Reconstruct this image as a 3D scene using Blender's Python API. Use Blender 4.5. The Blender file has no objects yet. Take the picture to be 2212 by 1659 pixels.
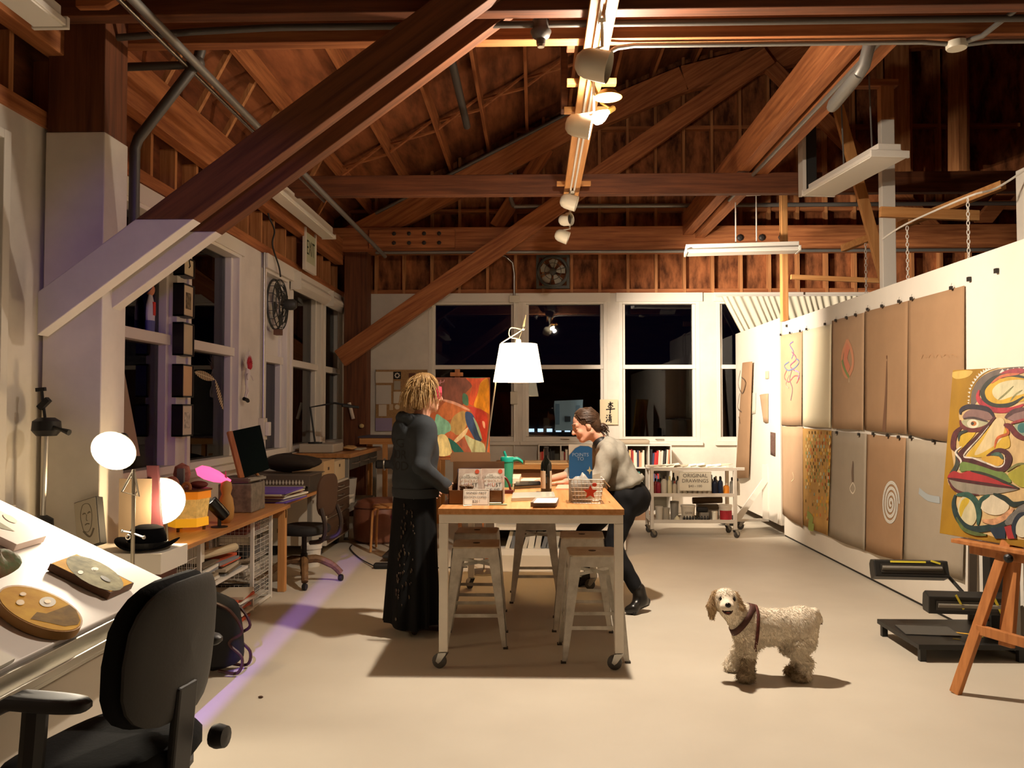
import bpy, math, random
from mathutils import Vector as V, Matrix, Quaternion, noise as mnoise
C = bpy.context.scene
COL = C.collection
PI = math.pi
# ---------------------------------------------------------------- camera
CAMP = V((0, 0, 1.5))
YAW, PIT, FPX = math.atan(48/1790), math.atan(52.5/1790), 1790.0
cd = bpy.data.cameras.new('camera'); cam = bpy.data.objects.new('camera', cd); COL.objects.link(cam)
cd.sensor_width = 36.0; cd.lens = 36.0*FPX/2212; cd.clip_start = 0.05; cd.clip_end = 200
cam.location = CAMP; cam.rotation_euler = (PI/2+PIT, 0, YAW)
C.camera = cam
# ---------------------------------------------------------------- exposure, world, lamps
vs = C.view_settings
vs.view_transform = 'Standard'; vs.look = 'None'; vs.exposure = 0.65; vs.gamma = 1.0; vs.use_curve_mapping = False
cy = C.cycles
cy.max_bounces = 8; cy.diffuse_bounces = 5; cy.glossy_bounces = 4; cy.transmission_bounces = 6; cy.transparent_max_bounces = 12
cy.sample_clamp_indirect = 6.0; cy.caustics_reflective = False; cy.caustics_refractive = False
w = bpy.data.worlds.new('night'); C.world = w; w.use_nodes = True
w.node_tree.nodes['Background'].inputs[0].default_value = (0.16, 0.14, 0.6, 1)
w.node_tree.nodes['Background'].inputs[1].default_value = 0.007
WARM = (1.0, 0.84, 0.67)
def aim(o, tgt): o.rotation_euler = (V(tgt)-o.location).to_track_quat('-Z', 'Y').to_euler()
def lamp(name, kind, loc, power, col=WARM, tgt=None, r=0.05, size=120, blend=0.5, parent=None):
    d = bpy.data.lights.new(name, kind); d.energy = power; d.color = col
    if kind in ('POINT', 'SPOT'): d.shadow_soft_size = r
    if kind == 'SPOT': d.spot_size = math.radians(size); d.spot_blend = blend
    o = bpy.data.objects.new(name, d); COL.objects.link(o); o.location = loc
    if tgt: aim(o, tgt)
    return o
lamp('flood_lamp_light', 'SPOT', (0.43, 5.13, 3.31), 350, tgt=(1.3, 4.75, 0), r=0.04, size=168, blend=.85)
lamp('flood_lamp_light', 'POINT', (0.47, 5.06, 3.29), 110, r=0.04)
lamp('track_spot_light', 'SPOT', (0.62, 5.45, 3.05), 60, tgt=(2.93, 6.4, 2.5), r=0.05, size=62, blend=0.7)
lamp('track_spot_light', 'SPOT', (0.62, 8.75, 2.98), 330, tgt=(2.93, 10.2, 2.3), r=0.05, size=85, blend=0.6)
lamp('track_spot_light', 'SPOT', (0.56, 9.2, 2.72), 420, tgt=(2.9, 11.2, 1.7), r=0.05, size=95, blend=0.6)
lamp('shade_light', 'POINT', (-0.14, 7.6, 1.93), 45, r=0.06)
lamp('clamp_lamp_light', 'SPOT', (-1.90, 3.70, 1.24), 32, col=(1, .86, .66), tgt=(-1.8, 2.6, 0.9), r=0.08, size=170, blend=0.3)
lamp('clamp_lamp_light', 'POINT', (-2.06, 4.60, 0.95), 7, col=(1, .72, .40), r=0.06)
lamp('added_violet_wash', 'SPOT', (1.5, -1.6, 2.4), 140, col=(.30, .16, 1.0), tgt=(-2.8, 6.6, 2.05), r=0.1, size=17, blend=0.5)  # added violet wash on the window wall, unseen source without a fixture
VL = V((-.4, -1.5, 3.5)); lamp('violet_blade_light', 'SPOT', VL, 2300, col=(.33, .18, 1.0), tgt=(-1.7, 5.6, 0), r=0.003, size=30, blend=0.2)  # added violet source for the floor streak, narrowed by the slotted shutter
# ---------------------------------------------------------------- pixel of the photograph -> point on a real plane
_R = V((math.cos(YAW), math.sin(YAW), 0)); _F = V((-math.sin(YAW)*math.cos(PIT), math.cos(YAW)*math.cos(PIT), math.sin(PIT))); _U = _R.cross(_F)
def ray(u, v): return _R*((u-1106)/FPX)+_U*((829.5-v)/FPX)+_F
def aY(u, v, y): d = ray(u, v); return CAMP+d*(y/d.y)
def aX(u, v, x): d = ray(u, v); return CAMP+d*(x/d.x)
def aZ(u, v, z): d = ray(u, v); return CAMP+d*((z-1.5)/d.z)
# ---------------------------------------------------------------- mesh builder
class G:
    def __init__(s): s.v = []; s.f = []; s.mi = []; s.k = 0
    def add(s, vs, fs):
        n = len(s.v); s.v += [V(p) for p in vs]; s.f += [tuple(i+n for i in f) for f in fs]; s.mi += [s.k]*len(fs); return s
    def box(s, x0, x1, y0, y1, z0, z1):
        return s.add([(x0,y0,z0),(x1,y0,z0),(x1,y1,z0),(x0,y1,z0),(x0,y0,z1),(x1,y0,z1),(x1,y1,z1),(x0,y1,z1)],
                     [(0,3,2,1),(4,5,6,7),(0,1,5,4),(1,2,6,5),(2,3,7,6),(3,0,4,7)])
    def cbox(s, c, sz, R=None):
        h = V(sz)/2; c = V(c); n = len(s.v)
        s.box(-h.x, h.x, -h.y, h.y, -h.z, h.z)
        for i in range(n, len(s.v)): s.v[i] = c+((R @ s.v[i]) if R else s.v[i])
        return s
    def bar(s, a, b, w, h, up=(0, 0, 1)):
        a, b = V(a), V(b); d = (b-a).normalized(); u = V(up)
        if abs(d.dot(u)) > .98: u = V((0, 1, 0))
        x = d.cross(u).normalized(); u = x.cross(d)
        vs = [p+x*sx*w/2+u*sz*h/2 for p in (a, b) for sx, sz in ((-1,-1),(1,-1),(1,1),(-1,1))]
        return s.add(vs, [(0,1,2,3),(7,6,5,4),(0,4,5,1),(1,5,6,2),(2,6,7,3),(3,7,4,0)])
    def tube(s, pts, r, n=8, cap=True, closed=False):
        pts = [V(p) for p in pts]; N = len(pts); r = [r]*N if not hasattr(r, '__len__') else r
        t0 = (pts[1]-pts[0]).normalized(); u = t0.orthogonal().normalized(); vs = []; fs = []
        for i, p in enumerate(pts):
            if closed: t = (pts[(i+1) % N]-pts[i-1]).normalized()
            else: t = (pts[min(i+1, N-1)]-pts[max(i-1, 0)]).normalized()
            u = (u-t*u.dot(t)); u = u.normalized() if u.length > 1e-6 else t.orthogonal().normalized()
            w_ = t.cross(u)
            vs += [p+(u*math.cos(2*PI*k/n)+w_*math.sin(2*PI*k/n))*r[i] for k in range(n)]
        for i in range(N if closed else N-1):
            j = (i+1) % N
            for k in range(n): fs.append((i*n+k, i*n+(k+1) % n, j*n+(k+1) % n, j*n+k))
        if cap and not closed: fs += [tuple(range(n-1, -1, -1)), tuple((N-1)*n+k for k in range(n))]
        return s.add(vs, fs)
    def lathe(s, prof, c=(0,0,0), n=24, M=None, sx=1, sy=1):
        vs = []; fs = []; c = V(c)
        for r, z in prof:
            for k in range(n):
                p = V((r*sx*math.cos(2*PI*k/n), r*sy*math.sin(2*PI*k/n), z)); vs.append(c+((M @ p) if M else p))
        for i in range(len(prof)-1):
            for k in range(n): fs.append((i*n+k, i*n+(k+1) % n, (i+1)*n+(k+1) % n, (i+1)*n+k))
        if prof[0][0] > 1e-5: fs.append(tuple(range(n-1, -1, -1)))
        if prof[-1][0] > 1e-5: fs.append(tuple((len(prof)-1)*n+k for k in range(n)))
        return s.add(vs, fs)
    def ell(s, c, r, n=16, m=10, M=None):
        return s.lathe([(math.sin(PI*i/m) if 0 < i < m else 1e-6, -math.cos(PI*i/m)) for i in range(m+1)], c, n,
                       (M if M else Matrix.Identity(3)) @ Matrix.Diagonal(V(r) if hasattr(r, '__len__') else V((r, r, r))))
    def prism(s, poly, o, ux, uy, t):          # polygon in the plane o + a*ux + b*uy, thickened along the normal by t
        o, ux, uy = V(o), V(ux), V(uy); nn = ux.cross(uy).normalized()*t; n = len(poly)
        a = [o+ux*x+uy*y for x, y in poly]
        return s.add(a+[p+nn for p in a], [tuple(range(n-1, -1, -1)), tuple(range(n, 2*n))]+[(i, (i+1) % n, n+(i+1) % n, n+i) for i in range(n)])
    def surf(s, fn, nu, nv, cu=False):
        vs = [fn(i/(nu if cu else nu-1), j/(nv-1)) for j in range(nv) for i in range(nu)]; fs = []
        for j in range(nv-1):
            for i in range(nu if cu else nu-1):
                k = (i+1) % nu; fs.append((j*nu+i, j*nu+k, (j+1)*nu+k, (j+1)*nu+i))
        return s.add(vs, fs)
    def ribbon(s, pts, w, o, ux, uy, t, lift=0):  # a brush stroke lying in a plane
        pts = [V((p[0], p[1])) for p in pts]; n = len(pts); w = [w]*n if not hasattr(w, '__len__') else w
        o, ux, uy = V(o), V(ux), V(uy); nn = ux.cross(uy).normalized(); L = []; Rr = []
        for i, p in enumerate(pts):
            d = pts[min(i+1, n-1)]-pts[max(i-1, 0)]; d = d.normalized() if d.length > 1e-9 else V((1, 0)); q = V((-d.y, d.x))*w[i]/2
            L.append(p+q); Rr.append(p-q)
        vs = []
        for h in (lift, lift+t):
            for a in L+Rr: vs.append(o+ux*a.x+uy*a.y+nn*h)
        fs = []
        for i in range(n-1):
            fs += [(2*n+i, 3*n+i, 3*n+i+1, 2*n+i+1), (i, 2*n+i, 2*n+i+1, i+1), (n+i, n+i+1, 3*n+i+1, 3*n+i)]
        return s.add(vs, fs)
    def xf(s, M, start=0):
        for i in range(start, len(s.v)): s.v[i] = M @ s.v[i]
        return s
def smooth_path(pts, k=6, closed=False):       # Catmull-Rom
    P_ = [V(p) for p in pts]; n = len(P_); out = []
    for i in range(n if closed else n-1):
        p0 = P_[(i-1) % n] if closed or i > 0 else P_[0]; p1 = P_[i]; p2 = P_[(i+1) % n]; p3 = P_[(i+2) % n] if closed or i+2 < n else P_[n-1]
        for j in range(k):
            t = j/k; out.append(.5*((2*p1)+(p2-p0)*t+(2*p0-5*p1+4*p2-p3)*t*t+(3*p1-3*p2+p3-p0)*t**3))
    if not closed: out.append(P_[-1])
    return out
XF = {}                                        # thing -> (location, rotation about z)
def put(name, g, m, parent=None, smooth=False, bevel=0, world=False, label=None, sub=0):
    me = bpy.data.meshes.new(name); vs = g.v
    if world and parent is not None:
        loc, rz = XF[parent.name]; R = Matrix.Rotation(-rz, 3, 'Z'); vs = [R @ (p-loc) for p in vs]
    me.from_pydata([tuple(p) for p in vs], [], g.f); me.update()
    for mm in (m if isinstance(m, (list, tuple)) else [m]): me.materials.append(mm)
    if any(g.mi): me.polygons.foreach_set('material_index', g.mi)
    if smooth:
        me.polygons.foreach_set('use_smooth', [True]*len(me.polygons))
        if smooth != 2:
            try: me.set_sharp_from_angle(angle=math.radians(42))
            except Exception: pass
    o = bpy.data.objects.new(name, me); COL.objects.link(o)
    if parent is not None: o.parent = parent; XF[o.name] = XF[parent.name]
    else: XF[o.name] = (V((0, 0, 0)), 0.0)
    if bevel:
        b = o.modifiers.new('bevel', 'BEVEL'); b.width = bevel; b.segments = 2; b.limit_method = 'ANGLE'; b.angle_limit = math.radians(40)
    if sub:
        b = o.modifiers.new('sub', 'SUBSURF'); b.levels = b.render_levels = sub
    if label: o['label'] = label
    return o
def tag(o, label, cat, group=None, kind=None):
    o['label'] = label; o['category'] = cat
    if group: o['group'] = group
    if kind: o['kind'] = kind
    return o
def thing(name, label, cat, loc=(0, 0, 0), rz=0, group=None, kind=None):
    o = bpy.data.objects.new(name, None); COL.objects.link(o); o.empty_display_size = .1
    o.location = loc; o.rotation_euler = (0, 0, rz); XF[o.name] = (V(loc), rz)
    return tag(o, label, cat, group, kind)
def one(name, g, m, label, cat, group=None, kind=None, loc=None, **k):   # a thing that is one mesh, its origin at its base
    if loc is None:
        loc = (sum((p.x for p in g.v))/len(g.v), sum((p.y for p in g.v))/len(g.v), min(p.z for p in g.v))
    loc = V(loc); g.v = [p-loc for p in g.v]
    o = put(name, g, m, **k); o.location = loc; XF[o.name] = (loc, 0.0)
    return tag(o, label, cat, group, kind)
def struct(name, g, m, label=None, parent=None, **k):
    o = put(name, g, m, parent, **k)
    if parent is None: o['kind'] = 'structure'
    if label: o['label'] = label
    return o
def dup(root, loc, rz=0, label=None, group=None):
    def cp(o, par):
        c = o.copy(); COL.objects.link(c)
        if par is not None: c.parent = par
        for ch in KIDS.get(o.name) or [x for x in o.children]: cp(ch, c)
        return c
    r = cp(root, None); r.location = loc; r.rotation_euler = (0, 0, rz); XF[r.name] = (V(loc), rz)
    if label: r['label'] = label
    if group: r['group'] = group
    return r
KIDS = {}
# ---------------------------------------------------------------- materials
MATS = {}
def lin(c):
    if isinstance(c, str): c = tuple(int(c[i:i+2], 16)/255 for i in (0, 2, 4))
    return tuple((x/12.92 if x <= .04045 else ((x+.055)/1.055)**2.4) for x in c)
def mat(key, col, rough=.6, spec=.4, metal=0, var=0.0, scale=6, stretch=(1, 1, 1), rot=(0, 0, 0), col2=None, bump=0, bscale=None, emit=None, es=0, trans=0, alpha=1, sheen=0, detail=5):
    if key in MATS: return MATS[key]
    m = bpy.data.materials.new(key); m.use_nodes = True; nt = m.node_tree; b = nt.nodes['Principled BSDF']; b.location = (400, 0)
    I = b.inputs; c = lin(col); I['Base Color'].default_value = (*c, 1); I['Roughness'].default_value = rough
    I['Specular IOR Level'].default_value = spec; I['Metallic'].default_value = metal
    if trans: I['Transmission Weight'].default_value = trans
    if sheen: I['Sheen Weight'].default_value = sheen
    if alpha < 1: I['Alpha'].default_value = alpha
    if emit is not None: I['Emission Color'].default_value = (*lin(emit), 1); I['Emission Strength'].default_value = es
    if var or bump or col2:
        tc = nt.nodes.new('ShaderNodeTexCoord'); mp = nt.nodes.new('ShaderNodeMapping'); nz = nt.nodes.new('ShaderNodeTexNoise')
        mp.inputs['Scale'].default_value = stretch
        if any(rot): mp.vector_type = 'TEXTURE'; mp.inputs['Scale'].default_value = tuple(1/x for x in stretch); mp.inputs['Rotation'].default_value = rot
        nz.inputs['Scale'].default_value = scale; nz.inputs['Detail'].default_value = detail; nz.inputs['Roughness'].default_value = .6
        nt.links.new(tc.outputs['Object'], mp.inputs[0]); nt.links.new(mp.outputs[0], nz.inputs['Vector'])
        if var or col2:
            cr = nt.nodes.new('ShaderNodeValToRGB'); c2 = lin(col2) if col2 else tuple(x*(1-var) for x in c)
            cr.color_ramp.elements[0].position = .35; cr.color_ramp.elements[1].position = .65
            cr.color_ramp.elements[0].color = (*c2, 1); cr.color_ramp.elements[1].color = (*(c if col2 else tuple(min(1, x*(1+var*.5)) for x in c)), 1)
            nt.links.new(nz.outputs[0], cr.inputs[0]); nt.links.new(cr.outputs[0], I['Base Color'])
        if bump:
            bp = nt.nodes.new('ShaderNodeBump'); bp.inputs['Strength'].default_value = bump; bp.inputs['Distance'].default_value = .01
            if bscale:
                n2 = nt.nodes.new('ShaderNodeTexNoise'); n2.inputs['Scale'].default_value = bscale; nt.links.new(mp.outputs[0], n2.inputs['Vector']); nt.links.new(n2.outputs[0], bp.inputs['Height'])
            else: nt.links.new(nz.outputs[0], bp.inputs['Height'])
            nt.links.new(bp.outputs[0], I['Normal'])
    MATS[key] = m; return m
def flat(c, rough=.6): return mat('c_%s_%d' % (c, rough*100), c, rough)
def metalm(c, rough=.35): return mat('m_%s_%d' % (c, rough*100), c, rough, .5, 1)
def glow(key, c, s): return mat('glow_'+key, c, .6, emit=c, es=s)
def wood(key, c, c2, axis='y', scale=3.0, rough=.65, rot=(0, 0, 0), bump=.15):
    st = {'x': (.5, 9, 9), 'y': (9, .5, 9), 'z': (9, 9, .5)}[axis]
    return mat('wood_'+key, c, rough, .3, stretch=st, scale=scale, col2=c2, rot=rot, bump=bump, detail=6)
def glass(key='glass', tint=(.55, .57, .6), ior=1.5):
    if key in MATS: return MATS[key]
    m = bpy.data.materials.new(key); m.use_nodes = True; nt = m.node_tree; nt.nodes.clear()
    o = nt.nodes.new('ShaderNodeOutputMaterial'); mx = nt.nodes.new('ShaderNodeMixShader'); tr = nt.nodes.new('ShaderNodeBsdfTransparent'); gl = nt.nodes.new('ShaderNodeBsdfGlossy'); fr = nt.nodes.new('ShaderNodeFresnel')
    tr.inputs[0].default_value = (*tint, 1); gl.inputs['Roughness'].default_value = .01; fr.inputs['IOR'].default_value = ior
    nt.links.new(fr.outputs[0], mx.inputs[0]); nt.links.new(tr.outputs[0], mx.inputs[1]); nt.links.new(gl.outputs[0], mx.inputs[2]); nt.links.new(mx.outputs[0], o.inputs[0])
    MATS[key] = m; return m
WOODX = wood('beam_x', 'b57446', '864d2c', 'x'); WOODY = wood('beam_y', 'b57446', '864d2c', 'y'); WOODZ = wood('stud', 'c48a58', '99623a', 'z')
WOODT = wood('beam_tilt', 'b57446', '864d2c', 'x', rot=(0, -.55, 0)); WOODK = wood('beam_tilt2', 'b57446', '864d2c', 'x', rot=(0, .85, 0)); WOODP = wood('post_dark', '75452a', '52301f', 'z')
WOODD = wood('beam_dark', '75452a', '52301f', 'x'); PINEZ = wood('pine_z', 'd09a60', 'b97f48', 'z'); PINEX = wood('pine_x', 'd09a60', 'b97f48', 'x'); PINEY = wood('pine_y', 'd09a60', 'b97f48', 'y')
WHITE = mat('white_paint', 'd9d2c6', .55, .35, var=.10, scale=2.5, bump=.05, bscale=30)
WPLAIN = flat('dcd6cb', .5); BLACK = flat('141312', .5); PAPERW = flat('e6e0d2', .8)
STEEL = metalm('a8a59e', .3); GREYPIPE = mat('pipe', '8a8781', .45, .5, .6)

def letters(txt, size, o, ux, uy, t=.0008, align='CENTER', shear=0):   # lettering lying in the plane o + ux, uy
    c = bpy.data.curves.new('t', 'FONT'); c.body = txt; c.size = size; c.align_x = align; c.align_y = 'CENTER'; c.shear = shear; c.resolution_u = 3
    ob = bpy.data.objects.new('t', c); COL.objects.link(ob); dg = bpy.context.evaluated_depsgraph_get(); dg.update()
    me = bpy.data.meshes.new_from_object(ob.evaluated_get(dg)); bpy.data.objects.remove(ob); o, ux, uy = V(o), V(ux), V(uy); nn = ux.cross(uy).normalized()*t
    g = G(); g.add([o+ux*v.co.x+uy*v.co.y+nn for v in me.vertices], [tuple(p.vertices) for p in me.polygons]); bpy.data.meshes.remove(me); bpy.data.curves.remove(c)
    return g
def rotz(a): return Matrix.Rotation(a, 3, 'Z')
def look(d, up=(0, 0, 1)):                     # matrix whose z axis points along d
    z = V(d).normalized(); x = V(up).cross(z); x = x.normalized() if x.length > 1e-4 else V((1, 0, 0)); y = z.cross(x)
    return Matrix((x, y, z)).transposed()
# ================================================================ the setting
def sheath_mat():
    m = mat('sheathing', '8a5030', .8, .2, stretch=(.6, 1, 3), scale=2.2, col2='542c1a', bump=.1)
    return m
fl = bpy.data.materials.new('floor_paint'); fl.use_nodes = True
def floor_mat():
    nt = fl.node_tree; b = nt.nodes['Principled BSDF']; tc = nt.nodes.new('ShaderNodeTexCoord')
    n1 = nt.nodes.new('ShaderNodeTexNoise'); n1.inputs['Scale'].default_value = .9; n1.inputs['Detail'].default_value = 6
    cr = nt.nodes.new('ShaderNodeValToRGB'); cr.color_ramp.elements[0].position = .3; cr.color_ramp.elements[1].position = .7
    cr.color_ramp.elements[0].color = (*lin('b4ab9b'), 1); cr.color_ramp.elements[1].color = (*lin('c2baaa'), 1)
    n2 = nt.nodes.new('ShaderNodeTexNoise'); n2.inputs['Scale'].default_value = 5; n2.inputs['Detail'].default_value = 8
    mr = nt.nodes.new('ShaderNodeMapRange'); mr.inputs['To Min'].default_value = .45; mr.inputs['To Max'].default_value = .65
    bp = nt.nodes.new('ShaderNodeBump'); bp.inputs['Strength'].default_value = .03
    L = nt.links.new
    L(tc.outputs['Object'], n1.inputs['Vector']); L(tc.outputs['Object'], n2.inputs['Vector']); L(n1.outputs[0], cr.inputs[0]); L(cr.outputs[0], b.inputs['Base Color'])
    L(n2.outputs[0], mr.inputs[0]); L(mr.outputs[0], b.inputs['Roughness']); L(n1.outputs[0], bp.inputs['Height']); L(bp.outputs[0], b.inputs['Normal'])
    b.inputs['Specular IOR Level'].default_value = .35
floor_mat()
XL, YB = -2.8, 12.0                             # inner faces of the window wall and of the end wall
struct('floor', G().box(-3.1, 9, -4, 12.4, -.1, 0), fl, 'cream painted studio floor')
ROOF = [(-3.1, 4.2), (-2.8, 4.35), (.56, 5.96), (2.1, 6.6), (4.0, 7.05), (6.5, 7.3), (9, 6.6)]
def zr(x):
    for (a, b), (c, d) in zip(ROOF, ROOF[1:]):
        if x <= c: return b+(d-b)*(x-a)/(c-a)
    return ROOF[-1][1]
SHE = sheath_mat()
g = G()
for (a, b), (c, d) in zip(ROOF, ROOF[1:]):
    g.add([(a,-4,b),(c,-4,d),(c,12.4,d),(a,12.4,b),(a,-4,b+.05),(c,-4,d+.05),(c,12.4,d+.05),(a,12.4,b+.05)], [(0,3,2,1),(4,5,6,7),(0,1,5,4),(2,3,7,6),(1,2,6,5),(3,0,4,7)])
ceil = struct('ceiling', g, mat('roof_boards', '9c5e3a', .8, .2, stretch=(3, .5, 3), scale=2, col2='5c331c'), 'sloping board roof above open beams')
xs = [-2.4, -1.8, -1.2, -.65, -.1, .5, 1.1, 1.7, 2.3, 2.9, 3.5, 4.1, 4.7, 5.3]
for x in xs:
    put('purlin', G().box(x-.02, x+.02, -1, 12.0, zr(x)-.2, zr(x)-.005), WOODY, ceil)
for yy in (6.5, 8.3, 10.1):
    for a, b in zip(xs, xs[1:8]):
        put('bridging_strut', G().bar((a+.02, yy, zr(a)-.17), (b-.02, yy, zr(b)-.04), .02, .05, up=(0, 1, 0)), WOODX, ceil)
        put('bridging_strut', G().bar((a+.02, yy+.08, zr(a)-.04), (b-.02, yy+.08, zr(b)-.17), .02, .05, up=(0, 1, 0)), WOODX, ceil)
for yy in (5.4, 6.0, 6.6, 7.2, 7.9, 8.8, 9.5, 10.3):
    put('eave_strut', G().bar((-2.76, yy, 3.88), (-2.42, yy, zr(-2.42)-.02), .04, .045, up=(0, 1, 0)), WOODZ, ceil)
# ---- end wall: painted below, open studs above
BW = 3.17
g = G(); fr0, fr1 = 1.02, 3.06                  # window sill and head heights
wins = [(aY(925, 800, YB).x, aY(1118, 800, YB).x), (aY(1128, 800, YB).x, aY(1312, 800, YB).x), (aY(1337, 800, YB).x, aY(1512, 800, YB).x), (aY(1548, 800, YB).x, aY(1730, 800, YB).x)]
edges = [XL-.3]+[e for w_ in wins for e in w_]+[9]
g.box(XL-.3, 9, YB, YB+.2, 0, fr0); g.box(XL-.3, 9, YB, YB+.2, fr1, BW)
for a, b in zip(edges[::2], edges[1::2]): g.box(a, b, YB, YB+.2, fr0, fr1)
wb = struct('wall_back', g, WHITE, 'white painted end wall with four windows')
g = G(); g.box(XL-.3, 9, YB+.12, YB+.2, BW, 7.6)
put('sheathing', g, mat('stained_sheathing', 'b06e44', .85, .15, stretch=(2.5, 2, .9), scale=2.6, col2='4a2a1a', bump=.1, detail=7), wb)
x = -2.72; k = 0
while x < 6.5:
    put('stud', G().box(x-.02, x+.02, YB, YB+.12, BW, zr(x)), WOODZ, wb); x += .408
for z0 in (BW, 3.78, 4.36, 5.56):
    put('blocking', G().box(XL, 7, YB+.01, YB+.115, z0, z0+.05 if z0 > 3.5 else z0+.06), WOODX, wb)
def sash(parent, name, g, m=WPLAIN): return put(name, g, m, parent, bevel=.004)
GL = glass()
def window_y(n, x0, x1, z0, z1, y, label, rail=2.1):
    w_ = struct('window_%d' % n, G().box(x0, x1, y+.1, y+.106, z0, z1), GL, label)
    g = G(); t = .055
    g.box(x0, x0+t, y+.0, y+.14, z0, z1); g.box(x1-t, x1, y+.0, y+.14, z0, z1); g.box(x0+t, x1-t, y, y+.14, z0, z0+.07); g.box(x0+t, x1-t, y, y+.14, z1-.05, z1)
    sash(w_, 'window_frame', g)
    g = G(); g.box(x0+t, x1-t, y+.03, y+.12, rail-.03, rail+.03); g.box(x0+t, x0+t+.04, y+.05, y+.13, z0+.07, z1-.05); g.box(x1-t-.04, x1-t, y+.05, y+.13, z0+.07, z1-.05)
    sash(w_, 'sash', g)
    g = G(); g.box(x0-.03, x1+.03, y-.05, y+.02, z0-.05, z0); sash(w_, 'window_sill', g)
    g = G(); g.box(x0-.04, x1+.04, y-.035, y+.0, z1-.02, z1+.11); sash(w_, 'head_trim', g)
    g = G(); xc = (x0+x1)/2; g.tube([(xc-.06, y-.005, z0+.035), (xc-.05, y-.03, z0+.035), (xc+.05, y-.03, z0+.035), (xc+.06, y-.005, z0+.035)], .006, 6); put('sash_lift', g, STEEL, w_)
    return w_
for i, (a, b) in enumerate(wins):
    window_y(i+1, a, b, fr0, fr1, YB, ['end wall window behind the bright canvas', 'end wall window behind the shaded lamp', 'end wall window above the bookcase', 'end wall window half covered by the curtain'][i])
# ---- window wall
SW = [(2.5, 4.3, 0), (4.98, 6.42, 0), (6.58, 7.78, 0), (8.46, 9.3, 1), (9.42, 10.78, 0), (10.92, 12.0, 0)]
g = G(); s0, s1 = 1.0, 2.97
g.box(XL-.25, XL, -4, YB, 0, s0); g.box(XL-.25, XL, -4, YB, s1, 3.1)
ys = [-4]+[e for a, b, _ in SW for e in (a, b)]+[YB]
for a, b in zip(ys[::2], ys[1::2]):
    if b-a > .01: g.box(XL-.25, XL, a, b, s0, s1)
wl = struct('wall_left', g, WHITE, 'white painted wall with tall windows')
g = G(); g.box(XL-.25, XL-.13, -4, YB, 3.1, 4.3); put('sheathing', g, SHE, wl)
put('header', G().box(XL-.13, XL+.02, -4, YB, 3.1, 3.19), WOODY, wl)
y = -1.0
while y < 12:
    put('stud', G().box(XL-.13, XL-.01, y-.02, y+.02, 3.19, 3.53), WOODZ, wl); y += .41
put('head_trim', G().box(XL, XL+.035, 4.96, 7.82, 2.95, 3.08), WPLAIN, wl); put('head_trim', G().box(XL, XL+.06, 8.42, 12.0, 2.95, 3.1), WPLAIN, wl)
def window_x(n, y0, y1, z0, z1, x, label, panel=0, rail=2.03):
    w_ = struct('window_%d' % n, G().box(x-.106, x-.1, y0, y1, z0, z1 if not panel else rail), GL, label); t = .06
    g = G(); g.box(x-.14, x+.02, y0, y0+t, z0, z1); g.box(x-.14, x+.02, y1-t, y1, z0, z1); g.box(x-.14, x+.02, y0+t, y1-t, z0, z0+.06); g.box(x-.14, x+.02, y0+t, y1-t, z1-.05, z1)
    sash(w_, 'window_frame', g)
    g = G(); g.box(x-.12, x-.02, y0+t, y1-t, rail-.04, rail+.04)
    for a in (y0+t, y1-t-.05): g.box(x-.13, x-.04, a, a+.05, z0+.06, z1-.05)
    sash(w_, 'sash', g)
    g = G(); g.box(x, x+.06, y0-.03, y1+.03, z0-.06, z0-.01); sash(w_, 'window_sill', g)
    if panel: put('white_panel', G().box(x-.1, x-.07, y0+t, y1-t, rail+.04, z1-.05), WPLAIN, w_, bevel=.003)
    return w_
wl_labels = ['tall window beside the drafting table', 'tall window above the orange topped desk', 'tall window with the hanging feathers', 'window with white panel behind the wall fan', 'window with blind behind the metal cabinets', 'last window of the row at the end wall']
for i, (a, b, p_) in enumerate(SW): window_x(5+i, a, b, s0, s1, XL, wl_labels[i], p_)
# roller blinds' valances over the two far windows
for y0, y1 in ((9.36, 10.84), (10.9, 12.0)):
    g = G(); g.surf(lambda u, v: V((XL+.02+.1*math.sin(PI*min(1, v*1.0))+.02*v, y0+(y1-y0)*u, 3.06-.2*v)), 2, 8); g.box(XL+.02, XL+.14, y0, y0+.012, 2.86, 3.06)
    one('roller_blind', g, WPLAIN, 'rolled white window blind %s' % ('over the window behind the metal cabinets' if y0 < 10 else 'nearest the end wall'), 'blind', 'rolled window blinds')
# far-out lit openings of a building across the street, and a dark ground
struct('ground_outside', G().box(-40, 40, 12.6, 60, -3.2, -3), flat('15161a', .9))
bl = thing('distant_building', 'row of lit openings far outside the end wall window', 'building', (0, 30, -3))
put('wall', G().box(-8, 12, 30, 30.5, -3, 3), flat('0b0b0d', .9), bl, world=True)
for k in range(9):
    u = 1142+k*19.5; a = aY(u, 926, 29.95); b = aY(u+12, 933, 29.95); put('lit_opening', G().box(a.x, b.x, 29.93, 29.99, b.z, a.z), glow('street', 'd6f0ff', 2.2), bl, world=True)
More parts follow.
